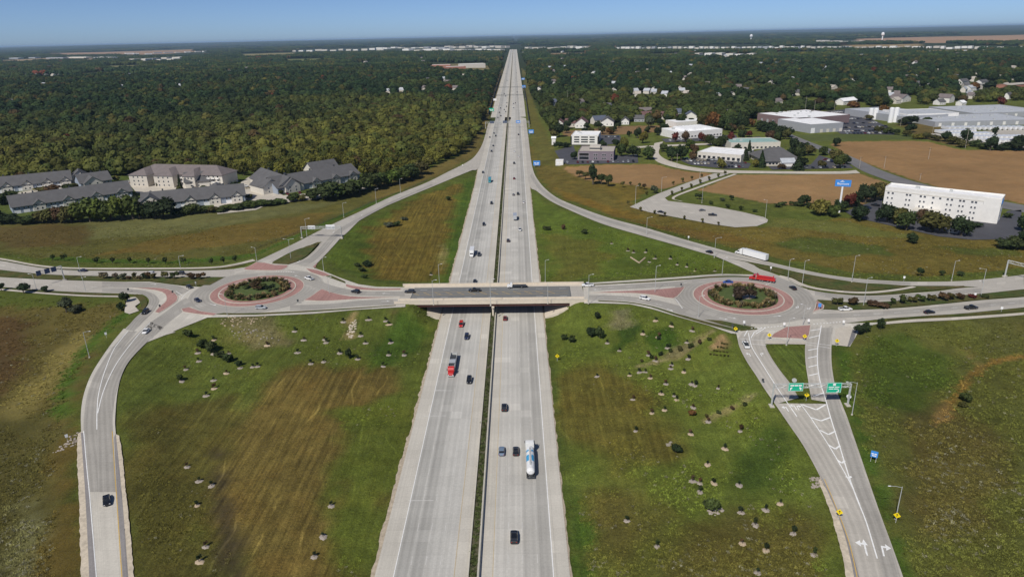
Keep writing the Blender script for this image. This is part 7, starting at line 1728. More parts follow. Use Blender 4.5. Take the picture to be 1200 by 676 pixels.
for k in range(2):
    rs = np.random.default_rng(k + 40); mb = MB(); vs, fs = [], []
    for t in range(420):
        h = rs.random() ** .8; ang = rs.random() * 6.283; rad = (1 - h) * rs.uniform(.75, 1.05) * (1 + .2 * math.sin(h * 40)); p = np.array([rad * math.cos(ang), rad * math.sin(ang), h * 2 - 1])
        n = np.array([math.cos(ang), math.sin(ang), .5]) + rs.normal(size=3) * .4; a = np.cross(n, rs.normal(size=3)); a /= np.linalg.norm(a); b_ = np.cross(n, a); b_ /= np.linalg.norm(b_); s = .13
        i = len(vs); vs += [p - a * s - b_ * s, p + a * s - b_ * s, p + a * s + b_ * s, p - a * s + b_ * s]; fs.append((i, i + 1, i + 2, i + 3))
    mb.add(vs, fs); mb.loft([[(.9 * r * math.cos(q), .9 * r * math.sin(q), z) for q in np.linspace(0, 5.5, 8)] for r, z in ((.85, -1), (.45, 0), (.05, .95))])
    me = mb.mesh('crown'); me.materials.append(M['leaf']); CONIF.append(me)
SMALLC = [crown(300 + k, 6, 170, .20) for k in range(4)]
tk = MB().tube([(0, 0, -.1), (.01, 0, .35), (-.02, .02, .75)], [.045, .035, .018], 7)
for a in (0.4, 2.5, 4.6): tk.tube([(0, 0, .38), (.16 * math.cos(a), .16 * math.sin(a), .62)], [.02, .008], 5)
TRUNK = tk.mesh('trunk'); TRUNK.materials.append(M['bark'])
TONE = dict(dark=(.026, .040, .016), mid=(.046, .062, .020), green=(.060, .082, .022), bright=(.080, .108, .022), yellow=(.130, .120, .026), olive=(.080, .076, .024), red=(.115, .030, .022), rust=(.130, .066, .022), brown=(.085, .055, .028), plum=(.050, .034, .022), sage=(.075, .085, .050), grey=(.110, .095, .060), straw=(.26, .20, .09))
def jitter(c, k=.16):
    f = 1 + (rng.random() - .5) * 2 * k; return [c[0] * f * rng.uniform(.92, 1.08), c[1] * f, c[2] * f * rng.uniform(.9, 1.1)]
def tree(name, q, h, r, tone, conifer=False, small=False, bare=.14, cat='tree', group=None, sq=1.0):
    """thing > trunk, crown; h height, r crown radius"""
    o = link(name, None, loc=(float(q[0]), float(q[1]), float(q[2])))
    t = link('trunk', TRUNK, parent=o); t.scale = (h, h, h); t.rotation_euler = (0, 0, rng.random() * 6.28)
    me = rng.choice(CONIF) if conifer else rng.choice(SMALLC if small else CROWNS)
    c = link('crown', me, parent=o); ch = h * (1 - bare) / 2
    c.location = (0, 0, h * bare + ch * .96); c.scale = (r * rng.uniform(1.0, 1.2), r * rng.uniform(1.0, 1.2), ch * sq * 1.08); c.rotation_euler = (0, 0, rng.random() * 6.28)
    c['col'] = jitter(TONE[tone])
    tag(o, None, cat, group)
    return o
TREEPX = []
TWORD = dict(dark='dark green', mid='green', green='fresh green', bright='bright green', yellow='yellow-green', olive='olive', red='dark red', rust='rust-coloured', brown='brownish', plum='purple-brown', sage='grey-green', grey='greyish', straw='straw-coloured')
def ptree(px, py, top, tone, wpx=None, conifer=False, small=False, name='tree', group='trees standing beside the roads and buildings', cat='tree', bare=.03, what='tree', z=None):
    q = G(px, py) if z is None else P(px, py, z)
    d = math.sqrt(q[0] ** 2 + q[1] ** 2 + 120 ** 2); h = max(1.2, height_at(px, py, q[2], top))
    r = (wpx * d / FPX / 2) if wpx else h * (.26 if conifer else .42)
    o = tree(name, q, h, r, tone, conifer, small, bare, cat, group)
    TREEPX.append((q[0], q[1], r)); pend(o, f'{TWORD[tone]} {what}', px, py); return o

# hedge trees below the apartments
for px, py, top, tone, w in ((2, 263, 246, 'dark', 16), (14, 263, 250, 'dark', 16), (26, 263, 253, 'mid', 16), (38, 262, 252, 'mid', 18), (50, 261, 246, 'olive', 18), (60, 261, 242, 'olive', 18), (72, 261, 240, 'brown', 18), (84, 261, 238, 'olive', 20), (94, 260, 233, 'bright', 22), (106, 260, 231, 'green', 22), (118, 259, 229, 'bright', 24), (131, 258, 229, 'green', 24), (144, 258, 226, 'bright', 24), (156, 257, 225, 'green', 22), (164, 257, 238, 'mid', 16),
                           (178, 255, 244, 'mid', 18), (192, 255, 229, 'dark', 30), (183, 256, 233, 'dark', 22), (205, 254, 243, 'dark', 14), (217, 252, 240, 'mid', 16), (226, 251, 237, 'mid', 20), (238, 250, 241, 'green', 16), (248, 249, 242, 'olive', 16), (258, 248, 242, 'mid', 18), (268, 246, 239, 'green', 20), (280, 245, 237, 'mid', 22), (292, 243.5, 235, 'green', 22), (304, 242, 234, 'green', 20), (316, 240.5, 233, 'mid', 20), (328, 239, 232, 'green', 18), (342, 236, 226, 'mid', 18), (354, 235, 228, 'olive', 14), (366, 234, 220, 'mid', 24), (380, 233.5, 211, 'mid', 34), (394, 232, 214, 'green', 26), (408, 229, 211, 'mid', 26), (421, 226, 208, 'green', 26), (434, 222, 200, 'mid', 26), (447, 219, 199, 'green', 24), (459, 217, 197, 'bright', 22), (470, 213, 194, 'green', 24), (482, 210, 190, 'mid', 24), (493, 205, 188, 'olive', 22)):
    ptree(px, py, top, tone, w, name='hedge_tree', what='hedge tree')
for px, py, top, tone, w in ((5, 240, 222, 'mid', 18), (40, 238, 230, 'mid', 10), (53, 226, 217, 'olive', 16), (65, 225, 216, 'brown', 18), (78, 223, 214, 'mid', 14), (28, 234, 226, 'dark', 6), (32, 234, 226, 'dark', 6), (88, 220, 213, 'olive', 14), (212, 224, 206, 'dark', 6), (213, 232, 212, 'olive', 10), (175, 216, 210, 'mid', 6), (206, 217, 211, 'mid', 5), (312, 223, 212, 'dark', 9), (305, 222, 214, 'mid', 8), (318, 225, 217, 'mid', 7), (330, 228, 221, 'mid', 8), (137, 213, 205, 'yellow', 9), (100, 213, 205, 'olive', 9), (110, 212, 205, 'mid', 9), (146, 232, 224, 'mid', 8), (152, 226, 219, 'olive', 8), (160, 236, 228, 'dark', 9), (186, 219, 213, 'mid', 6), (240, 222, 216, 'mid', 7), (276, 223, 212, 'dark', 10), (284, 229, 221, 'mid', 9), (291, 234, 227, 'olive', 9), (345, 231, 225, 'mid', 7), (362, 228, 222, 'dark', 7), (16, 229, 222, 'mid', 9), (47, 232, 225, 'olive', 9), (90, 226, 218, 'brown', 10), (0, 234, 226, 'dark', 10)):
    ptree(px, py, top, tone, w, conifer=px in (28, 32, 212), small=True, name='garden_tree', what='small tree')
# hotel
for px, py, top, tone, w in ((940, 241, 226, 'dark', 15), (949, 244, 236, 'mid', 10), (930, 241.5, 235, 'mid', 9), (937, 242, 236, 'mid', 9), (961, 252, 231, 'yellow', 22), (974, 254, 238, 'green', 16), (984, 249, 232, 'dark', 16), (996, 243, 224, 'red', 14), (1003, 242, 222, 'dark', 16), (1014, 238, 213, 'dark', 20), (1025, 235, 211, 'olive', 20), (1006, 258, 238, 'dark', 20), (1039, 261, 236, 'dark', 22), (1052, 262, 240, 'olive', 22), (1062, 270, 244, 'mid', 20), (1081, 260, 243, 'brown', 15), (1093, 272, 246, 'olive', 32), (1126, 277, 253, 'dark', 22), (1069, 285, 273, 'dark', 14), (1182, 256, 247, 'mid', 9), (1200, 272, 251, 'dark', 18), (1178, 291, 279, 'mid', 22), (1192, 292, 276, 'mid', 24), (1115, 263, 257, 'dark', 18), (1140, 266, 260, 'dark', 16)):
    ptree(px, py, top, tone, w, name='hotel_tree', what='tree', small=w < 10)
# business park
for px, py, top, tone, w, cf in ((695, 214, 192, 'dark', 11, 0), (705, 214, 202, 'mid', 13, 0), (713, 216, 203, 'mid', 11, 0), (686, 208, 201, 'olive', 10, 0), (679, 205, 199, 'olive', 10, 0), (730, 217, 211, 'olive', 6, 0), (749, 219, 213, 'olive', 5, 0), (755, 220, 215, 'brown', 6, 0), (767, 226, 216, 'sage', 10, 0), (655, 159, 144, 'dark', 14, 0), (648, 154, 145, 'mid', 12, 0), (673, 187, 176, 'dark', 9, 0), (655, 173, 165, 'dark', 12, 0), (664, 173, 166, 'dark', 12, 0), (715, 157, 148, 'rust', 10, 0), (737, 160, 153, 'dark', 6, 0), (747, 162, 149, 'dark', 9, 0), (753, 168, 152, 'yellow', 12, 0), (733, 178, 158, 'yellow', 12, 0), (742, 184, 168, 'mid', 16, 0), (728, 183, 166, 'mid', 12, 0), (760, 187, 170, 'green', 16, 0), (723, 172, 162, 'dark', 11, 0), (771, 159, 148, 'dark', 9, 0), (707, 176, 164, 'dark', 9, 0),
                               (791, 167, 153, 'red', 8, 0), (803, 167, 153, 'brown', 11, 0), (822, 166, 155, 'red', 9, 0), (832, 171, 157, 'mid', 11, 0), (828, 168, 156, 'brown', 9, 0), (777, 178, 167, 'mid', 10, 0), (787, 189, 169, 'dark', 15, 0), (798, 188, 168, 'dark', 15, 0), (811, 188, 175, 'brown', 9, 0), (847, 172, 157, 'mid', 13, 0), (856, 170, 153, 'red', 9, 0), (870, 164, 151, 'mid', 10, 0), (878, 161, 152, 'red', 9, 0), (901, 164, 152, 'brown', 12, 0), (863, 178, 166, 'dark', 8, 0), (877, 185, 166, 'dark', 8, 1), (873, 188, 174, 'dark', 9, 1), (845, 197, 184, 'yellow', 11, 0), (884, 196, 185, 'yellow', 9, 0), (892, 196, 178, 'dark', 11, 1), (916, 198, 191, 'brown', 9, 0), (935, 199, 182, 'dark', 12, 1), (943, 195, 184, 'dark', 8, 0), (962, 197, 187, 'olive', 10, 0), (935, 184, 163, 'dark', 14, 0), (929, 176, 160, 'dark', 9, 0), (942, 177, 165, 'dark', 8, 0), (965, 182, 170, 'mid', 10, 0), (978, 190, 174, 'olive', 15, 0), (984, 197, 178, 'green', 14, 0), (991, 193, 181, 'dark', 10, 0),
                               (893, 154, 140, 'dark', 14, 0), (904, 157, 142, 'dark', 15, 0), (914, 161, 145, 'dark', 15, 0), (922, 161, 148, 'dark', 13, 0), (825, 149, 133, 'olive', 15, 0), (836, 152, 128, 'rust', 18, 0), (848, 153, 132, 'mid', 16, 0), (858, 151, 134, 'dark', 13, 0), (866, 149, 131, 'dark', 9, 1), (880, 149, 138, 'rust', 11, 0), (872, 152, 136, 'dark', 10, 0), (843, 150, 140, 'dark', 12, 0), (665, 150, 141, 'dark', 9, 0), (688, 151, 143, 'dark', 7, 0), (670, 148, 136, 'dark', 10, 0), (701, 151, 141, 'dark', 9, 0), (725, 150, 142, 'dark', 7, 0), (720, 143, 132, 'dark', 12, 0), (760, 150, 133, 'sage', 11, 0), (773, 147, 138, 'dark', 9, 0), (783, 146, 134, 'dark', 9, 0), (798, 147, 136, 'dark', 12, 0), (810, 146, 137, 'dark', 9, 0), (690, 142, 128, 'yellow', 11, 0), (652, 138, 127, 'yellow', 9, 0), (735, 141, 128, 'dark', 12, 0), (745, 139, 128, 'mid', 11, 0),
                               (1068, 146, 134, 'dark', 17, 0), (1058, 147, 138, 'dark', 11, 0), (1084, 145, 136, 'mid', 10, 0), (1065, 155, 144, 'dark', 12, 0), (1030, 156, 147, 'olive', 10, 0), (1040, 157, 148, 'mid', 10, 0), (1051, 158, 150, 'mid', 9, 0), (1075, 163, 156, 'yellow', 11, 0), (1062, 160, 152, 'olive', 10, 0), (1085, 163, 155, 'olive', 10, 0), (1097, 165, 157, 'olive', 11, 0), (1107, 166, 152, 'dark', 11, 0), (1117, 169, 159, 'olive', 13, 0), (1127, 173, 164, 'olive', 13, 0), (1132, 168, 151, 'dark', 14, 0), (1142, 172, 163, 'mid', 13, 0), (1160, 177, 158, 'dark', 11, 0), (1152, 175, 166, 'mid', 12, 0), (1170, 177, 169, 'dark', 11, 0), (1181, 176, 165, 'dark', 13, 0), (1191, 177, 161, 'dark', 14, 0), (1200, 177, 154, 'dark', 20, 0), (1165, 158, 146, 'dark', 6, 0), (1020, 141, 134, 'olive', 10, 0), (1000, 128, 117, 'rust', 14, 0), (1035, 136, 122, 'rust', 14, 0), (1160, 104, 94, 'dark', 14, 0), (1142, 106, 95, 'rust', 10, 0), (1190, 110, 99, 'dark', 14, 0), (1172, 124, 110, 'red', 8, 0)):
    ptree(px, py, top, tone, w, conifer=bool(cf), name='park_tree', what='tree', small=w < 9, z=4)

# more trees between the shops and houses
tr = random.Random(21); k = 0
while k < 62:
    px, py = tr.uniform(640, 1000), 132 + 58 * tr.random() ** 1.3
    q = G(px, py)
    if road_d(q[0], q[1]) < 6 or (py > 163 and 765 > px) or inside([(905, 155), (1060, 150), (1060, 170), (940, 170)], np.array([px]), np.array([py]))[0]: continue
    if any(abs((q - (a + b_) / 2) @ ((b_ - a) / np.linalg.norm(b_ - a))) < np.linalg.norm(b_ - a) * .5 + 5 and -30 < (q[1] - (a[1] + b_[1]) / 2) < 48 for a, b_ in SITES if abs(q[1] - a[1]) < 130): continue
    h_ = tr.uniform(8, 13); o = tree('park_tree', q, h_, h_ * tr.uniform(.42, .55), tr.choice(['dark', 'dark', 'mid', 'green', 'olive', 'brown']), bare=.03, group='trees standing beside the roads and buildings'); pend(o, 'leafy green tree', px, py); k += 1
# street saplings and median trees
def sap(px, py, top, tone, w, what, name='street_tree', z=None, group='young street trees', small=True): return ptree(px, py, top, tone, w, small=small, name=name, what=what, group=group, z=z, bare=.2)
for px, py in ((822.5, 208.5), (811, 211), (800, 214), (789, 217), (849.5, 205.5), (841.5, 208), (831, 211.5), (820.5, 215), (810, 220), (798.5, 224), (787.5, 228.5), (757.5, 229), (736, 240.5), (751, 248), (767, 251), (779.5, 254), (802, 257.5), (823, 261.5), (842, 264.5), (739, 217.5)):
    sap(px, py, py - 6, 'olive', 3.6, 'slim young tree', group='slim young trees round the turning court')
for px, py, top, tone, w in ((819, 234, 226, 'dark', 9), (857, 235, 228, 'dark', 6), (833, 240, 235, 'mid', 6), (846, 236, 231, 'sage', 7), (852, 244, 238, 'mid', 6), (868, 246, 241, 'mid', 6), (885, 249, 244, 'mid', 7), (911, 243, 237, 'mid', 9), (918, 241, 235, 'mid', 10)):
    sap(px, py, top, tone, w, 'round shrub', 'shrub', group='shrubs by the turning court')
for px, py in ((62, 305), (75.5, 305.5), (113, 308.5), (132, 308.7), (152.5, 308.7), (174, 309), (194.5, 309.2), (215.5, 309.5), (248, 310.5), (262.5, 309), (275.5, 306.5)):
    sap(px, py, py - 8.5, 'mid', 6, 'small dark tree', group='small trees along the upper footpath')
for px, top, tone, w in ((122, 318, 'grey', 9), (135, 318.5, 'grey', 8), (145, 318.5, 'sage', 9), (158, 318.5, 'olive', 7), (171, 318, 'dark', 7), (173.5, 318.5, 'brown', 7), (181, 318, 'olive', 7), (194, 317, 'olive', 8), (205, 317.5, 'mid', 8), (225, 318, 'brown', 9), (235.5, 319, 'brown', 10), (151, 322, 'brown', 5), (164, 322, 'brown', 5)):
    sap(px, 327 if top < 321 else 327.5, top, tone, w, 'median tree', 'median_tree', z=ZJ, group='trees in the planted median')
for px, py, top, tone, w in ((2, 341, 331, 'dark', 7), (28, 344, 331, 'dark', 12), (52, 343, 335, 'dark', 8), (147.5, 356, 342, 'dark', 11), (142, 364.5, 354, 'dark', 9), (78, 366, 347, 'sage', 15), (88, 367, 357, 'sage', 12)):
    sap(px, py, top, tone, w, 'dense dark tree', small=False, group='dark trees below the far left road')
for px, py, top, tone, w in ((981, 357.5, 348, 'olive', 12), (999.5, 357.5, 347.5, 'brown', 13), (1028, 359, 353, 'brown', 19), (1046, 356.5, 347, 'green', 6.5), (1057, 355.7, 344.5, 'green', 9.5), (1069, 354.7, 346.5, 'olive', 8.5), (1078, 353.5, 344.5, 'green', 9), (1090.5, 353, 344, 'olive', 7.5), (1105, 352, 342, 'brown', 10), (1114, 351.5, 342, 'olive', 10), (1125, 350.5, 342, 'brown', 9), (1138, 348.8, 344, 'red', 9), (1152, 348.5, 345, 'mid', 9), (1040, 358, 355, 'mid', 9)):
    sap(px, py, top, tone, w, 'median shrub', 'median_shrub', z=ZJ, group='shrubs in the right median')
for px, py, top, tone, w in ((1006, 392, 380, 'dark', 13), (1014, 389.5, 377, 'dark', 9), (1031, 385.5, 372, 'dark', 9), (1078, 323.5, 313.5, 'dark', 8), (1103, 323.3, 316.5, 'mid', 7), (1124, 323.3, 317.5, 'mid', 9), (1200, 291, 268, 'dark', 18)):
    sap(px, py, top, tone, w, 'compact dark tree', small=False, group='compact trees by the right leg of the road')
# roundabout planting
for px, py, top, tone, w in ((865.5, 350.5, 334, 'plum', 15), (878, 350, 336, 'plum', 14), (866, 352.5, 343, 'plum', 11)):
    sap(px, py, top, tone, w, 'broad island tree', 'island_tree', z=ZJ + .6, small=False, group='trees on the twin-tree island')
for px, py, top, tone, w in ((298, 338, 329.5, 'brown', 14), (309, 339, 331, 'mid', 12), (317, 341, 333, 'dark', 12), (303, 340.5, 334, 'brown', 9), (290, 338, 333, 'mid', 10)):
    sap(px, py, top, tone, w, 'leafy island shrub', 'island_shrub', z=ZJ + .6, group='shrubs on the shrubby roundabout bed')
GRASSC = []
for k in range(3):
    rs = np.random.default_rng(60 + k); vs, fs = [], []
    for t in range(46):
        a = rs.random() * 6.283; tilt = rs.uniform(.1, .75); b0 = np.array([math.cos(a), math.sin(a), 0]) * .12; tp = np.array([math.cos(a) * tilt, math.sin(a) * tilt, 1 * rs.uniform(.6, 1.05)]); s = np.array([-math.sin(a), math.cos(a), 0]) * .09
        i = len(vs); vs += [b0 - s, b0 + s, tp + s * .5, tp - s * .5]; fs.append((i, i + 1, i + 2, i + 3))
    me = new_mesh('blades', vs, fs); me.materials.append(M['leaf']); GRASSC.append(me)
def clump(x, y, z, s, tone, lb, grp):
    o = link('ornamental_grass', rng.choice(GRASSC), loc=(x, y, z)); o.scale = (s, s, s * rng.uniform(.8, 1.1)); o.rotation_euler = (0, 0, rng.random() * 6.3); o['col'] = jitter(TONE[tone], .25)
    tag(o, lb, 'ornamental grass', grp)
for c, nm in ((CL_, 'shrubby roundabout bed'), (CRt, 'twin-tree roundabout bed')):
    k = 0
    for t in range(190):
        a = rng.random() * 6.283; rr = rng.uniform(10.8, 14.7)
        if (c is CRt and math.sin(a) > .45 and rng.random() < .55) or (c is CL_ and rng.random() < .25): continue
        clump(c[0] + rr * math.cos(a), c[1] + rr * math.sin(a), ZJ + .3, rng.uniform(1.3, 2.1), rng.choice(['straw', 'straw', 'straw', 'grey', 'olive']) if c is CRt else rng.choice(['straw', 'straw', 'olive', 'mid', 'grey']), f'tuft of ornamental grass in the ring round the {nm}', f'grass tufts round the {nm}')
link('mulch_bed', new_mesh('mulch_bed', [(CRt[0] + 5.2 * math.cos(k * .4488) + .5, CRt[1] + 4.2 * math.sin(k * .4488) - .6, ZJ + .80) for k in range(14)], [tuple(range(14))]), M['mulch'], kind='structure')
for dx, dy in ((-9.5, -9), (8.5, -9.5)):
    o = MB(); blob(o, (0, 0, .4), (1.1, .8, .8), 5, ICO2, .12); tag(link('boulder', o.mesh('boulder'), M['sign_white'], loc=(CRt[0] + dx, CRt[1] + dy, ZJ + .4)), 'pale boulder at the ' + ('left' if dx < 0 else 'right') + ' front of the twin-tree roundabout bed', 'boulder')

# saplings in rings of mulch on the slopes
rm = MB(); rmv = [(math.cos(2 * math.pi * k / 14) * r * (1 + .18 * math.sin(k * 2.3 + r)), math.sin(2 * math.pi * k / 14) * r * (1 + .15 * math.cos(k * 3.1)), h_) for r, h_ in ((1.0, -.15), (.75, .12), (.02, .22)) for k in range(14)]
RINGM = new_mesh('mulch_ring', rmv, [(i * 14 + k, i * 14 + (k + 1) % 14, (i + 1) * 14 + (k + 1) % 14, (i + 1) * 14 + k) for i in range(2) for k in range(14)], smooth=True); RINGM.materials.append(M['mulch'])
def mulch_sapling(px, py, pale, s=1.0, withtree=True):
    q = G(px, py); o = link('sapling', None, loc=tuple(q))
    d = np.linalg.norm(q - np.array([0, 0, 120])); R0 = max(1.2, 3.9 * d / FPX) * s
    g = link('mulch_ring', RINGM, parent=o); g.scale = (R0 * rng.uniform(.85, 1.2), R0 * rng.uniform(.75, 1.0), .7); g.rotation_euler = (0, 0, rng.random() * 6)
    g.material_slots[0].link = 'OBJECT'; g.material_slots[0].material = M['mulch_pale' if pale else 'mulch']
    if withtree:
        h_ = rng.uniform(1.3, 2.3)
        t = link('trunk', TRUNK, parent=o); t.scale = (h_, h_, h_)
        c = link('crown', rng.choice(SMALLC), parent=o, loc=(0, .3, h_ * .62)); c.scale = (h_ * .36, h_ * .36, h_ * .42); c['col'] = jitter(TONE[rng.choice(['dark', 'dark', 'mid', 'brown'])], .3)
    tag(o, None, 'sapling', 'saplings in mulch rings on the grass'); pend(o, 'small sapling in a ' + ('straw-pale' if pale else 'grey') + ' mulch ring', px, py)
for x, y, p_ in ((675, 222, 1), (748, 248, 1), (845, 270, 0), (615, 284, 1), (688, 300, 1), (822, 325, 0), (730, 350, 0), (640, 385, 0), (830, 402, 0), (745, 448, 0), (598, 465, 0), (648, 492, 1), (722, 520, 0), (845, 520, 0), (700, 566, 1), (773, 594, 1), (850, 630, 0), (715, 642, 1), (672, 412, 0)): mulch_sapling(600 + x / 4, 320 + y / 4, p_)
for x, y, p_ in ((832, 18, 0), (757, 71, 1), (902, 133, 1), (828, 200, 1), (855, 279, 1), (962, 287, 0), (970, 403, 0), (1076, 392, 0), (1030, 455, 0), (975, 534, 1), (1075, 563, 1), (1040, 658, 0), (795, 316, 0), (765, 270, 0)): mulch_sapling(600 + x / 3.613, 489 + y / 3.613, p_)
for x, y, p_ in ((408, 228, 0), (528, 218, 0), (622, 240, 1), (490, 293, 0), (223, 313, 0), (328, 325, 0), (630, 326, 0), (52, 338, 1), (195, 373, 0), (392, 375, 0), (257, 425, 0), (317, 416, 0), (595, 437, 0), (475, 403, 0), (620, 384, 0), (8, 438, 0), (693, 384, 0)): mulch_sapling(300 + x / 4, 320 + y / 4, p_)
for x, y, p_ in ((868, 452, 0), (848, 507, 0), (1060, 470, 1), (1000, 503, 0), (1003, 541, 1), (965, 575, 0), (1000, 313, 1), (925, 373, 0), (930, 413, 0), (1000, 378, 0), (1070, 378, 0), (1125, 445, 0), (1185, 440, 0)): mulch_sapling(x / 4, 320 + y / 4, p_)
for x, y, p_ in ((790, 210, 0), (840, 271, 0), (832, 373, 1), (870, 548, 0), (843, 611, 1), (895, 290, 0)): mulch_sapling(x / 3.613, 489 + y / 3.613, p_)
for x, y, p_ in ((317, 375, 0), (283, 505, 0), (245, 590, 0)): mulch_sapling(300 + x / 3.613, 489 + y / 3.613, p_)
for px, py, p_ in ((736, 294, 0), (742.5, 296, 0), (757, 295.5, 0), (761, 307, 0), (768, 303, 0), (786, 303, 0), (794, 310, 0), (805, 312.5, 0), (838, 318, 0), (815, 318, 1), (660, 266, 0), (686, 272, 0), (717, 285.5, 0), (505, 322, 0)): mulch_sapling(px, py, p_, .7)
for px, py, p_ in ((712, 402, 0), (726, 411, 0), (738, 440, 1), (756, 436, 0), (700, 441, 0), (787, 428, 0), (802, 436, 1), (815, 452, 0), (742, 468, 0), (764, 484, 1), (842, 455, 0), (790, 464, 0), (868, 505, 0), (745, 505, 0), (820, 566, 0), (915, 590, 1), (930, 625, 0), (955, 650, 0), (770, 640, 0), (735, 610, 0), (380, 398, 0), (428, 402, 0), (345, 388, 0), (452, 376, 0)): mulch_sapling(px, py, p_, .85)
# shrubs and rough bushes on the slopes
for px, py, top, tone, w, wd in ((700, 374, 363, 'dark', 9, 'upright bush'), (693, 395, 382, 'dark', 14, 'broad bush'), (703, 396, 383, 'mid', 13, 'broad bush'), (671, 401, 392, 'mid', 9, 'low bush'), (660, 398, 391, 'mid', 8, 'low bush'), (247, 411, 398, 'mid', 15, 'dark thicket bush'), (238, 406, 396, 'mid', 13, 'dark thicket bush'), (258, 419, 410, 'mid', 11, 'dark thicket bush'), (268, 424, 414, 'mid', 12, 'dark thicket bush'), (281, 428, 420, 'dark', 9, 'dark thicket bush'), (221, 395, 385, 'mid', 10, 'low bush'), (410, 420, 408, 'dark', 9, 'low bush'), (792, 530, 520, 'dark', 13, 'dark bush'), (835, 598, 584, 'green', 18, 'dark weedy bush'), (828, 596, 588, 'mid', 10, 'dark weedy bush'), (430, 312, 305, 'dark', 12, 'dark brush pile'), (424, 318, 311, 'mid', 9, 'low bush'), (418, 312, 307, 'mid', 9, 'low bush'), (428, 326, 320, 'mid', 9, 'low bush'), (465, 265, 258, 'mid', 10, 'low bush'), (474, 258, 253, 'sage', 9, 'low bush'), (455, 266, 260, 'sage', 12, 'low bush'), (686, 274, 268, 'mid', 9, 'low bush'), (660, 269, 261, 'brown', 6, 'low bush'), (1131, 470, 458, 'green', 12, 'ditch bush'), (1127, 477, 470, 'olive', 9, 'ditch bush'), (212, 446, 436, 'mid', 9, 'low bush'), (812, 487, 478, 'rust', 10, 'rusty bush'), (641, 270, 264, 'mid', 9, 'low bush'), (526, 235, 228, 'mid', 8, 'low bush'), (752, 424, 419, 'olive', 5, 'row bush'), (763, 420, 415, 'mid', 5, 'row bush'), (774, 417, 411, 'dark', 6, 'row bush'), (785, 413, 407, 'mid', 6, 'row bush'), (797, 411, 404, 'olive', 7, 'row bush'), (809, 408, 401, 'mid', 7, 'row bush'), (820, 403, 397, 'brown', 6, 'row bush'), (831, 399, 394, 'mid', 6, 'row bush'), (828, 489, 484, 'olive', 6, 'row bush'), (842, 485, 480, 'mid', 6, 'row bush'), (858, 480, 475, 'brown', 6, 'row bush'), (872, 476, 471, 'mid', 6, 'row bush'), (783, 407, 402, 'dark', 5, 'row bush'), (771, 398, 393, 'dark', 5, 'row bush')):
    ptree(px, py, top, tone, w, name='bush', what=wd, cat='bush', group='bushes on the grass slopes', bare=.02, small=w < 12)
# rocks: pale heaps and the planted triangle
def heap(pts, n, rmin, rmax, lb, mat='rock', seed=2):
    rs = np.random.default_rng(seed); mb = MB(); w = np.array([G(a, b_) for a, b_ in pts]); x0, x1, y0, y1 = w[:, 0].min(), w[:, 0].max(), w[:, 1].min(), w[:, 1].max(); k = 0
    while k < n:
        x, y = rs.uniform(x0, x1), rs.uniform(y0, y1)
        if not inside(w, x, y): continue
        r_ = rs.uniform(rmin, rmax); blob(mb, (x, y, float(H(x, y)) + r_ * .15), (r_, r_ * .8, r_ * .55), k + seed * 100, ICO1, .25); k += 1
    o = mb.build('rubble', M[mat], kind='stuff'); o['label'] = lb
heap([(268, 384), (285, 378), (318, 390), (333, 402), (300, 405), (275, 398)], 45, .2, .6, 'pale rubble and stones among weeds on the slope below the shrubby roundabout')
heap([(411, 378), (419, 374), (417, 386), (412, 397), (405, 394)], 70, .2, .6, 'washed-out strip of pale stones on the grass slope', 'gravel', 4)
heap([(780, 520), (788, 517), (789, 522), (783, 524)], 12, .25, .6, 'pale stone heap beside a dark bush', 'rock', 6)
heap([(835, 591), (850, 598), (838, 604), (828, 600)], 30, .2, .6, 'stones below the weedy bush', 'mulch', 7)
heap([(949, 559), (962, 559), (966, 570), (951, 573)], 50, .2, .6, 'apron of grey stones at the ramp culvert', 'mulch', 12)
heap([(86, 507), (95, 506), (94, 518), (70, 530), (60, 531), (75, 521)], 60, .2, .5, 'stones at the ditch mouth by the loop ramp', 'mulch', 13)
heap([(255, 375), (270, 371), (300, 373), (312, 370), (306, 378), (270, 383), (258, 382)], 50, .2, .55, 'stone edging on the slope below the roundabout', 'mulch_pale', 14)
# planted triangle of shrubs, three rows
for r0 in range(4):
    for k in range(3 + r0):
        px, py = 845.5 - r0 * 4.5 + k * (3.2 + .35 * r0), 403 + r0 * 4.3 + k * .4
        q = G(px, py); o = link('bed_shrub', rng.choice(SMALLC), loc=(q[0], q[1], q[2] + .4)); o.scale = (.6, .6, .45); o['col'] = jitter(TONE['olive'], .3)
        tag(o, f"small shrub of the triangular mulched bed, {ORD[r0]} row from the top, {ORD[k]} from left", 'shrub', 'shrubs of the triangular bed')
for A, B in (((739, 302), (749, 308.5)), ((749, 308.5), (756, 302.5))):
    a, b_ = G(*A), G(*B); mb = MB().tube([a + np.array([0, 0, .2]), b_ + np.array([0, 0, .2])], .45, 6)
    tag(mb.build('stone_edging', M['mulch_pale']), ('left' if A[0] < 745 else 'right') + ' arm of the pale V-shaped stone edging on the far slope', 'edging')

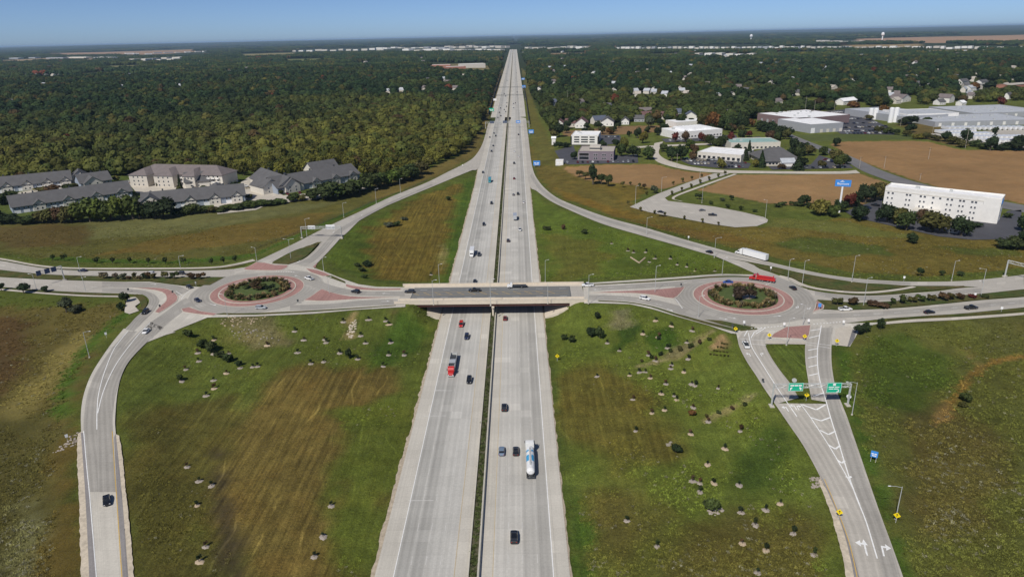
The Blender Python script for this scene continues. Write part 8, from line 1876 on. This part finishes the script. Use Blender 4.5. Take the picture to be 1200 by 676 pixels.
# ------------------------------------------------------------------ woods
def scatter(name, pos, scale, rotz, col, pick, protos, label):
    """one object: every plant of a wood set out on points"""
    me = bpy.data.meshes.new(name); me.vertices.add(len(pos)); me.vertices.foreach_set('co', np.asarray(pos, np.float32).ravel())
    for nm, typ, arr, key in (('size', 'FLOAT_VECTOR', scale, 'vector'), ('turn', 'FLOAT_VECTOR', np.stack([0 * rotz, 0 * rotz, rotz], 1), 'vector'), ('pick', 'INT', pick, 'value')):
        a = me.attributes.new(nm, typ, 'POINT'); a.data.foreach_set(key, np.asarray(arr, np.int32 if typ == 'INT' else np.float32).ravel())
    a = me.attributes.new('col', 'FLOAT_COLOR', 'POINT'); a.data.foreach_set('color', np.concatenate([col, np.ones((len(col), 1))], 1).astype(np.float32).ravel())
    o = link(name, me, kind='stuff'); o['label'] = label
    pc = bpy.data.collections.new(name + '_kinds')
    for i, p_ in enumerate(protos): pc.objects.link(bpy.data.objects.new(f'{name}_kind_{i}', p_))
    ng = bpy.data.node_groups.new(name, 'GeometryNodeTree')
    ng.interface.new_socket('Geometry', in_out='INPUT', socket_type='NodeSocketGeometry'); ng.interface.new_socket('Geometry', in_out='OUTPUT', socket_type='NodeSocketGeometry')
    gi, go = ng.nodes.new('NodeGroupInput'), ng.nodes.new('NodeGroupOutput')
    ci = ng.nodes.new('GeometryNodeCollectionInfo'); ci.inputs[0].default_value = pc; ci.inputs[1].default_value = True; ci.inputs[2].default_value = True
    ip = ng.nodes.new('GeometryNodeInstanceOnPoints'); ip.inputs['Pick Instance'].default_value = True
    def na(nm, typ):
        n = ng.nodes.new('GeometryNodeInputNamedAttribute'); n.data_type = typ; n.inputs[0].default_value = nm; return n.outputs[0]
    lk = ng.links.new
    lk(gi.outputs[0], ip.inputs['Points']); lk(ci.outputs[0], ip.inputs['Instance']); lk(na('pick', 'INT'), ip.inputs['Instance Index']); lk(na('turn', 'FLOAT_VECTOR'), ip.inputs['Rotation']); lk(na('size', 'FLOAT_VECTOR'), ip.inputs['Scale'])
    lk(ip.outputs[0], go.inputs[0])
    md = o.modifiers.new('plants', 'NODES'); md.node_group = ng
    return o
def wood_tree(seed):
    """a woodland tree seen from above: a few big rounded masses, ragged with leaf sprays"""
    rs = np.random.default_rng(seed); mb = MB()
    blob(mb, (0, 0, 1.05), (.66, .66, .62), seed, ICO2, .10)
    for k in range(6):
        a = k * 1.05 + rs.uniform(-.4, .4); c = np.array([.50 * math.cos(a), .50 * math.sin(a), rs.uniform(.75, 1.35)]) * rs.uniform(.8, 1.05); r_ = rs.uniform(.34, .48)
        blob(mb, c, (r_, r_, r_ * .9), seed * 31 + k, ICO2, .10)
    blob(mb, (rs.uniform(-.2, .2), rs.uniform(-.2, .2), 1.5), (.42, .42, .36), seed + 9, ICO2, .10)
    vs, fs = [], []
    for t in range(70):
        d = rs.normal(size=3); d[2] = abs(d[2]); d /= np.linalg.norm(d); p = d * rs.uniform(.80, 1.0) * np.array([1, 1, .85]) + np.array([0, 0, 1.02]); n = d + rs.normal(size=3) * .3
        a = np.cross(n, rs.normal(size=3)); a /= np.linalg.norm(a); b_ = np.cross(n, a); b_ /= np.linalg.norm(b_); s = rs.uniform(.06, .13)
        i = len(vs); vs += [p - a * s - b_ * s, p + a * s - b_ * s, p + a * s + b_ * s, p - a * s + b_ * s]; fs.append((i, i + 1, i + 2, i + 3))
    mb.add(vs, fs); mb.tube([(0, 0, -.2), (0, 0, 1.0)], [.06, .03], 5)
    me = mb.mesh('wood_tree'); me.materials.append(M['leaf_wood']); return me
WOOD = [wood_tree(500 + k) for k in range(6)]
def canopy_piece(seed):
    rs = np.random.default_rng(seed); mb = MB()
    for k in range(12):
        a, rr = rs.random() * 6.283, rs.random() ** .5; r_ = rs.uniform(.22, .40)
        blob(mb, (rr * math.cos(a), rr * math.sin(a), rs.uniform(.25, .5)), (r_, r_, r_ * 1.1), seed * 13 + k, ICO1, .25)
    me = mb.mesh('canopy'); me.materials.append(M['leaf_wood']); return me
CANOPY = [canopy_piece(700 + k) for k in range(5)]
WOODS = ([(-160, 217), (-20, 216), (90, 208), (130, 207), (160, 206), (285, 206), (330, 207), (415, 204), (428, 210), (470, 204), (512, 192), (543, 174), (556, 160), (572, 136), (581, 112), (588, 88), (594, 64), (597, 59), (597, 44), (-160, 44)],
         [(612, 57), (617, 86), (623, 110), (640, 130), (700, 136), (760, 134), (850, 137), (890, 136), (935, 132), (1000, 127), (1040, 125), (1100, 123), (1180, 119), (1400, 116), (1400, 38), (612, 40)],
         [(636, 128), (650, 143), (690, 145), (750, 144), (800, 146), (850, 147), (890, 147), (935, 134), (890, 122), (700, 126)], [(640, 128), (648, 140), (658, 150), (648, 152), (634, 135)])
CLEAR = ([(1085, 58.5), (1150, 57.5), (1152, 63), (1088, 64)], [(905, 61), (960, 60), (962, 65.5), (908, 66.5)], [(760, 63), (800, 62.5), (802, 67.5), (763, 68)], [(640, 62), (690, 61.5), (690, 66.5), (642, 67)], [(280, 63), (345, 61), (350, 66), (285, 68.5)], [(330, 69), (380, 68), (384, 73.5), (334, 74.5)], [(120, 77), (165, 76), (168, 81.5), (124, 82.5)], [(500, 74.5), (572, 73), (578, 88), (545, 87.5), (502, 84)], [(225, 156.5), (258, 155.5), (262, 162), (230, 163)], [(620, 76), (618, 90), (622, 112), (616, 112), (611, 85), (614, 76)], [(1120, 97), (1160, 95), (1165, 108), (1125, 108)], [(1175, 100), (1215, 98), (1215, 108), (1178, 109)],
         [(0, 71), (60, 68.5), (62, 72), (0, 75)], [(25, 63.5), (120, 61), (235, 57.5), (236, 61), (190, 64.5), (80, 66.5)], [(50, 68), (110, 68), (110, 71.5), (45, 72)], [(140, 61.5), (250, 60), (250, 65), (150, 73), (180, 74), (216, 73.5), (215, 68), (140, 66)],
         [(1000, 46), (1075, 44), (1210, 41), (1210, 50.5), (1070, 51), (1010, 50)], [(990, 53), (1080, 52), (1200, 54), (1200, 60), (900, 60), (900, 55)], [(340, 58), (440, 55.5), (597, 53.5), (597, 61.5), (345, 63.5)], [(612, 54), (692, 53.5), (692, 59), (612, 59.5)], [(715, 54), (905, 52), (905, 60.5), (720, 61)], [(810, 63.5), (886, 63), (886, 68), (812, 68.5)], [(952, 47.5), (1014, 46.5), (1014, 51.5), (955, 52)])
def plant_zone(dmin, dmax, space):
    """jittered points over the woods between two distances, as (x, y)"""
    xs, ys = np.meshgrid(np.arange(-1.0 * dmax, 1.0 * dmax, space), np.arange(max(dmin * .8, 100), dmax, space * .92))
    x = (xs + nrg.uniform(-.42, .42, xs.shape) * space).ravel(); y = (ys + nrg.uniform(-.42, .42, ys.shape) * space).ravel()
    k = (np.abs(x) < .86 * y + 40); x, y = x[k], y[k]; d = np.hypot(x, y); k = (d >= dmin) & (d < dmax); x, y = x[k], y[k]
    z = np.full_like(x, 4.0); px, py, _ = proj(np.stack([x, y, z], 1))
    ok = np.zeros(len(x), bool)
    for w in WOODS: ok |= inside(w, px, py)
    for w in CLEAR: ok &= ~inside(w, px, py)
    ok &= (x < -52) | (x > 36) if dmin < 2500 else (x < -85) | (x > 60)
    for a, b_ in SITES:
        m_ = (a + b_) / 2; L_ = np.linalg.norm(b_ - a); u = m_[:2] / np.linalg.norm(m_[:2]); rx, ry = x - m_[0], y - m_[1]
        al = rx * u[0] + ry * u[1]; la = np.abs(-rx * u[1] + ry * u[0]); dd = np.linalg.norm(m_[:2])
        ok &= ~((la < L_ * .5 + 3) & (al > -(14 + (.07 if dd > 1150 else .02) * dd)) & (al < 22 + (20 if L_ > 25 else 0)))
    if dmin < 2500: ok &= vnoise(x, y, 75, 91, 3) > np.where(x > 0, .36, .22)
    return x[ok], y[ok], px[ok], py[ok]
def wood_colour(x, y, px, py):
    n1, n2 = vnoise(x, y, 190, 21, 3), nrg.random(len(x))
    left = x < -12
    yel = np.where(left, sstep(112, 150, py) * sstep(120, 420, px) * .75 + .7 * sstep(158, 178, py), sstep(100, 130, py) * .30)
    yel = np.clip(yel + (n1 - .5) * 1.3, 0, 1)
    dark, yl, md = np.array((.021, .041, .014)), np.array((.118, .116, .022)), np.array((.048, .072, .018))
    c = dark * (1 - yel[:, None]) + yl * yel[:, None]
    c = np.where((n2 > .70)[:, None], c * .45 + md * .55, c)
    c = np.where((n2 < .07)[:, None], np.array((.085, .080, .020)), c)
    c = np.where((nrg.random(len(x)) < .002)[:, None], np.array((.13, .040, .020)), c)
    c = np.where((nrg.random(len(x)) < .02)[:, None], np.array((.075, .052, .020)), c)
    return c * nrg.uniform(.55, 1.45, (len(x), 1))
x, y, px, py = plant_zone(420, 1600, 10.8)
# the trees that show largest stand as individuals
d = np.hypot(x, y); onscreen = (px > -20) & (px < 1220)
front = np.argsort(np.where(onscreen, d, 1e9))[:118]
keep = np.ones(len(x), bool); keep[front] = False
cc = wood_colour(x, y, px, py)
for i in front:
    h_ = rng.uniform(10, 14); q = (x[i], y[i], float(H(x[i], y[i])))
    o = tree('forest_tree', q, h_, h_ * rng.uniform(.42, .56), 'mid', bare=.03, group='trees at the near edge of the woods'); [ch for ch in o.children if ch.name.startswith('crown')][0]['col'] = [float(v) for v in cc[i]]
    c_ = cc[i]; w_ = 'yellow-green' if c_[0] > .07 else ('dark green' if c_[1] < .045 else 'mid green')
    pend(o, f'{w_} woodland-edge tree', px[i], py[i])
x, y, cc = x[keep], y[keep], cc[keep]
big_ = (nrg.random(len(x)) < .22); h_ = nrg.uniform(9, 14, len(x)) * (.75 + .6 * vnoise(x, y, 80, 71, 2)) * np.where(big_, 1.35, 1); r_ = nrg.uniform(5.4, 8.2, len(x)) * np.where(big_, 1.4, 1)
scatter('woodland', np.stack([x, y, H(x, y)], 1), np.stack([r_, r_, h_ * .53], 1), nrg.uniform(0, 6.28, len(x)), cc, nrg.integers(0, 6, len(x)), WOOD, 'broad woodland of dark and yellow-green trees on both sides of the freeway')
x, y, px, py = plant_zone(1600, 3000, 15)
h_ = nrg.uniform(9, 23, len(x)); r_ = nrg.uniform(7, 13, len(x))
scatter('woodland', np.stack([x, y, H(x, y)], 1), np.stack([r_, r_, h_ * .53], 1), nrg.uniform(0, 6.28, len(x)), wood_colour(x, y, px, py), nrg.integers(0, 6, len(x)), WOOD, 'darker woodland farther back, with roofs showing through')
x, y, px, py = plant_zone(3000, 9000, 34)
k = vnoise(x, y, 420, 31, 3) > .30; x, y, px, py = x[k], y[k], px[k], py[k]; n = len(x)
s = nrg.uniform(17, 27, n)
scatter('distant_woodland', np.stack([x, y, H(x, y)], 1), np.stack([s, s, nrg.uniform(16, 26, n)], 1), nrg.uniform(0, 6.28, n), wood_colour(x, y, px, py) * .95, nrg.integers(0, 5, n), CANOPY, 'far band of woods below the horizon')
x, y, px, py = plant_zone(9000, 34000, 150)
k = vnoise(x, y, 1800, 41, 3) > .42; x, y, px, py = x[k], y[k], px[k], py[k]; n = len(x)
s = nrg.uniform(70, 130, n)
scatter('distant_woodland', np.stack([x, y, H(x, y)], 1), np.stack([s, s, nrg.uniform(18, 34, n)], 1), nrg.uniform(0, 6.28, n), wood_colour(x, y, px, py) * .95, nrg.integers(0, 5, n), CANOPY, 'farthest woods along the horizon')

# rough grass and weeds on the slopes, one mass
def tuft(seed, n=16, flat=.5):
    rs = np.random.default_rng(seed); vs, fs = [], []
    for t in range(n):
        a = rs.random() * 6.283; b0 = np.array([rs.uniform(-.5, .5), rs.uniform(-.5, .5), 0]); tp = b0 + np.array([math.cos(a) * .35, math.sin(a) * .35, rs.uniform(.2, .5) * flat * 1.6]); s = np.array([-math.sin(a), math.cos(a), 0]) * .13
        i = len(vs); vs += [b0 - s, b0 + s, tp + s * .4, tp - s * .4]; fs.append((i, i + 1, i + 2, i + 3))
    me = new_mesh('tuft', vs, fs); me.materials.append(M['leaf']); return me
TUFT = [tuft(800 + k) for k in range(4)]
n = 130000
yy = 118 + 330 * nrg.random(n) ** 1.35; xx = nrg.uniform(-.80, .80, n) * (yy + 30)
k = (road_d(xx, yy) > 2.2) & ((xx < -39) | (xx > 15)); xx, yy = xx[k], yy[k]
ix = np.clip(np.searchsorted(xs_, xx), 0, NX - 1); iy = np.clip(np.searchsorted(ys_, yy), 0, NY - 1)
cov, mw, wd = COLR[iy, ix], MOW[iy, ix], WEED[iy, ix]
dens = vnoise(xx, yy, 16, 51, 4) * (1 - .45 * np.clip(mw, 0, 1)) + .12 * wd
k = dens > .40 + .12 * nrg.random(len(xx)); xx, yy, cov, mw, wd = xx[k], yy[k], cov[k], mw[k], wd[k]; n = len(xx)
col = cov * nrg.uniform(.95, 1.9, (n, 1)) * np.array((1.0, 1.0, .9))
pale = (nrg.random(n) < .05 * wd + .10 * wd * (vnoise(xx, yy, 11, 61, 3) > .58))[:, None]; col = np.where(pale, np.array((.21, .20, .125)) * nrg.uniform(.7, 1.3, (n, 1)), col)
s = nrg.uniform(.45, 1.1, n) * (1 - .4 * np.clip(mw, 0, 1))
scatter('rough_grass', np.stack([xx, yy, H(xx, yy) - .02], 1), np.stack([s, s, s * nrg.uniform(.5, 1.0, n)], 1), nrg.uniform(0, 6.28, n), col, nrg.integers(0, 4, n), TUFT, 'rough grass and flowering weeds on the slopes round the interchange')

# weeds of the median strip
n = 2600; yy = 62 + 840 * nrg.random(n) ** 1.4; xx = nrg.uniform(-12.9, -11.3, n); s = nrg.uniform(.4, 1.0, n)
scatter('median_weeds', np.stack([xx, yy, 0 * xx + .02], 1), np.stack([s, s, s * .8], 1), nrg.uniform(0, 6.28, n), np.array((.05, .065, .02)) * nrg.uniform(.5, 1.9, (n, 1)), nrg.integers(0, 4, n), TUFT, 'weeds growing in the narrow median strip of the freeway')

settle_labels()

# ------------------------------------------------------------------ air
hz = MB().box(-76000, 76000, -3000, 76000, float(GZ.min()) - 30, max(142.0, float(GZ.max()) + 8))
o = link('haze', hz.mesh('haze'), kind='stuff')
m = bpy.data.materials.new('haze'); m.use_nodes = True; nt = m.node_tree
nt.nodes.remove(nt.nodes['Principled BSDF'])
pv = nt.nodes.new('ShaderNodeVolumePrincipled'); pv.inputs['Color'].default_value = (.52, .74, 1.0, 1); pv.inputs['Density'].default_value = 2.8e-5; pv.inputs['Anisotropy'].default_value = .0
nt.links.new(pv.outputs[0], nt.nodes['Material Output'].inputs['Volume'])
o.data.materials.append(m)
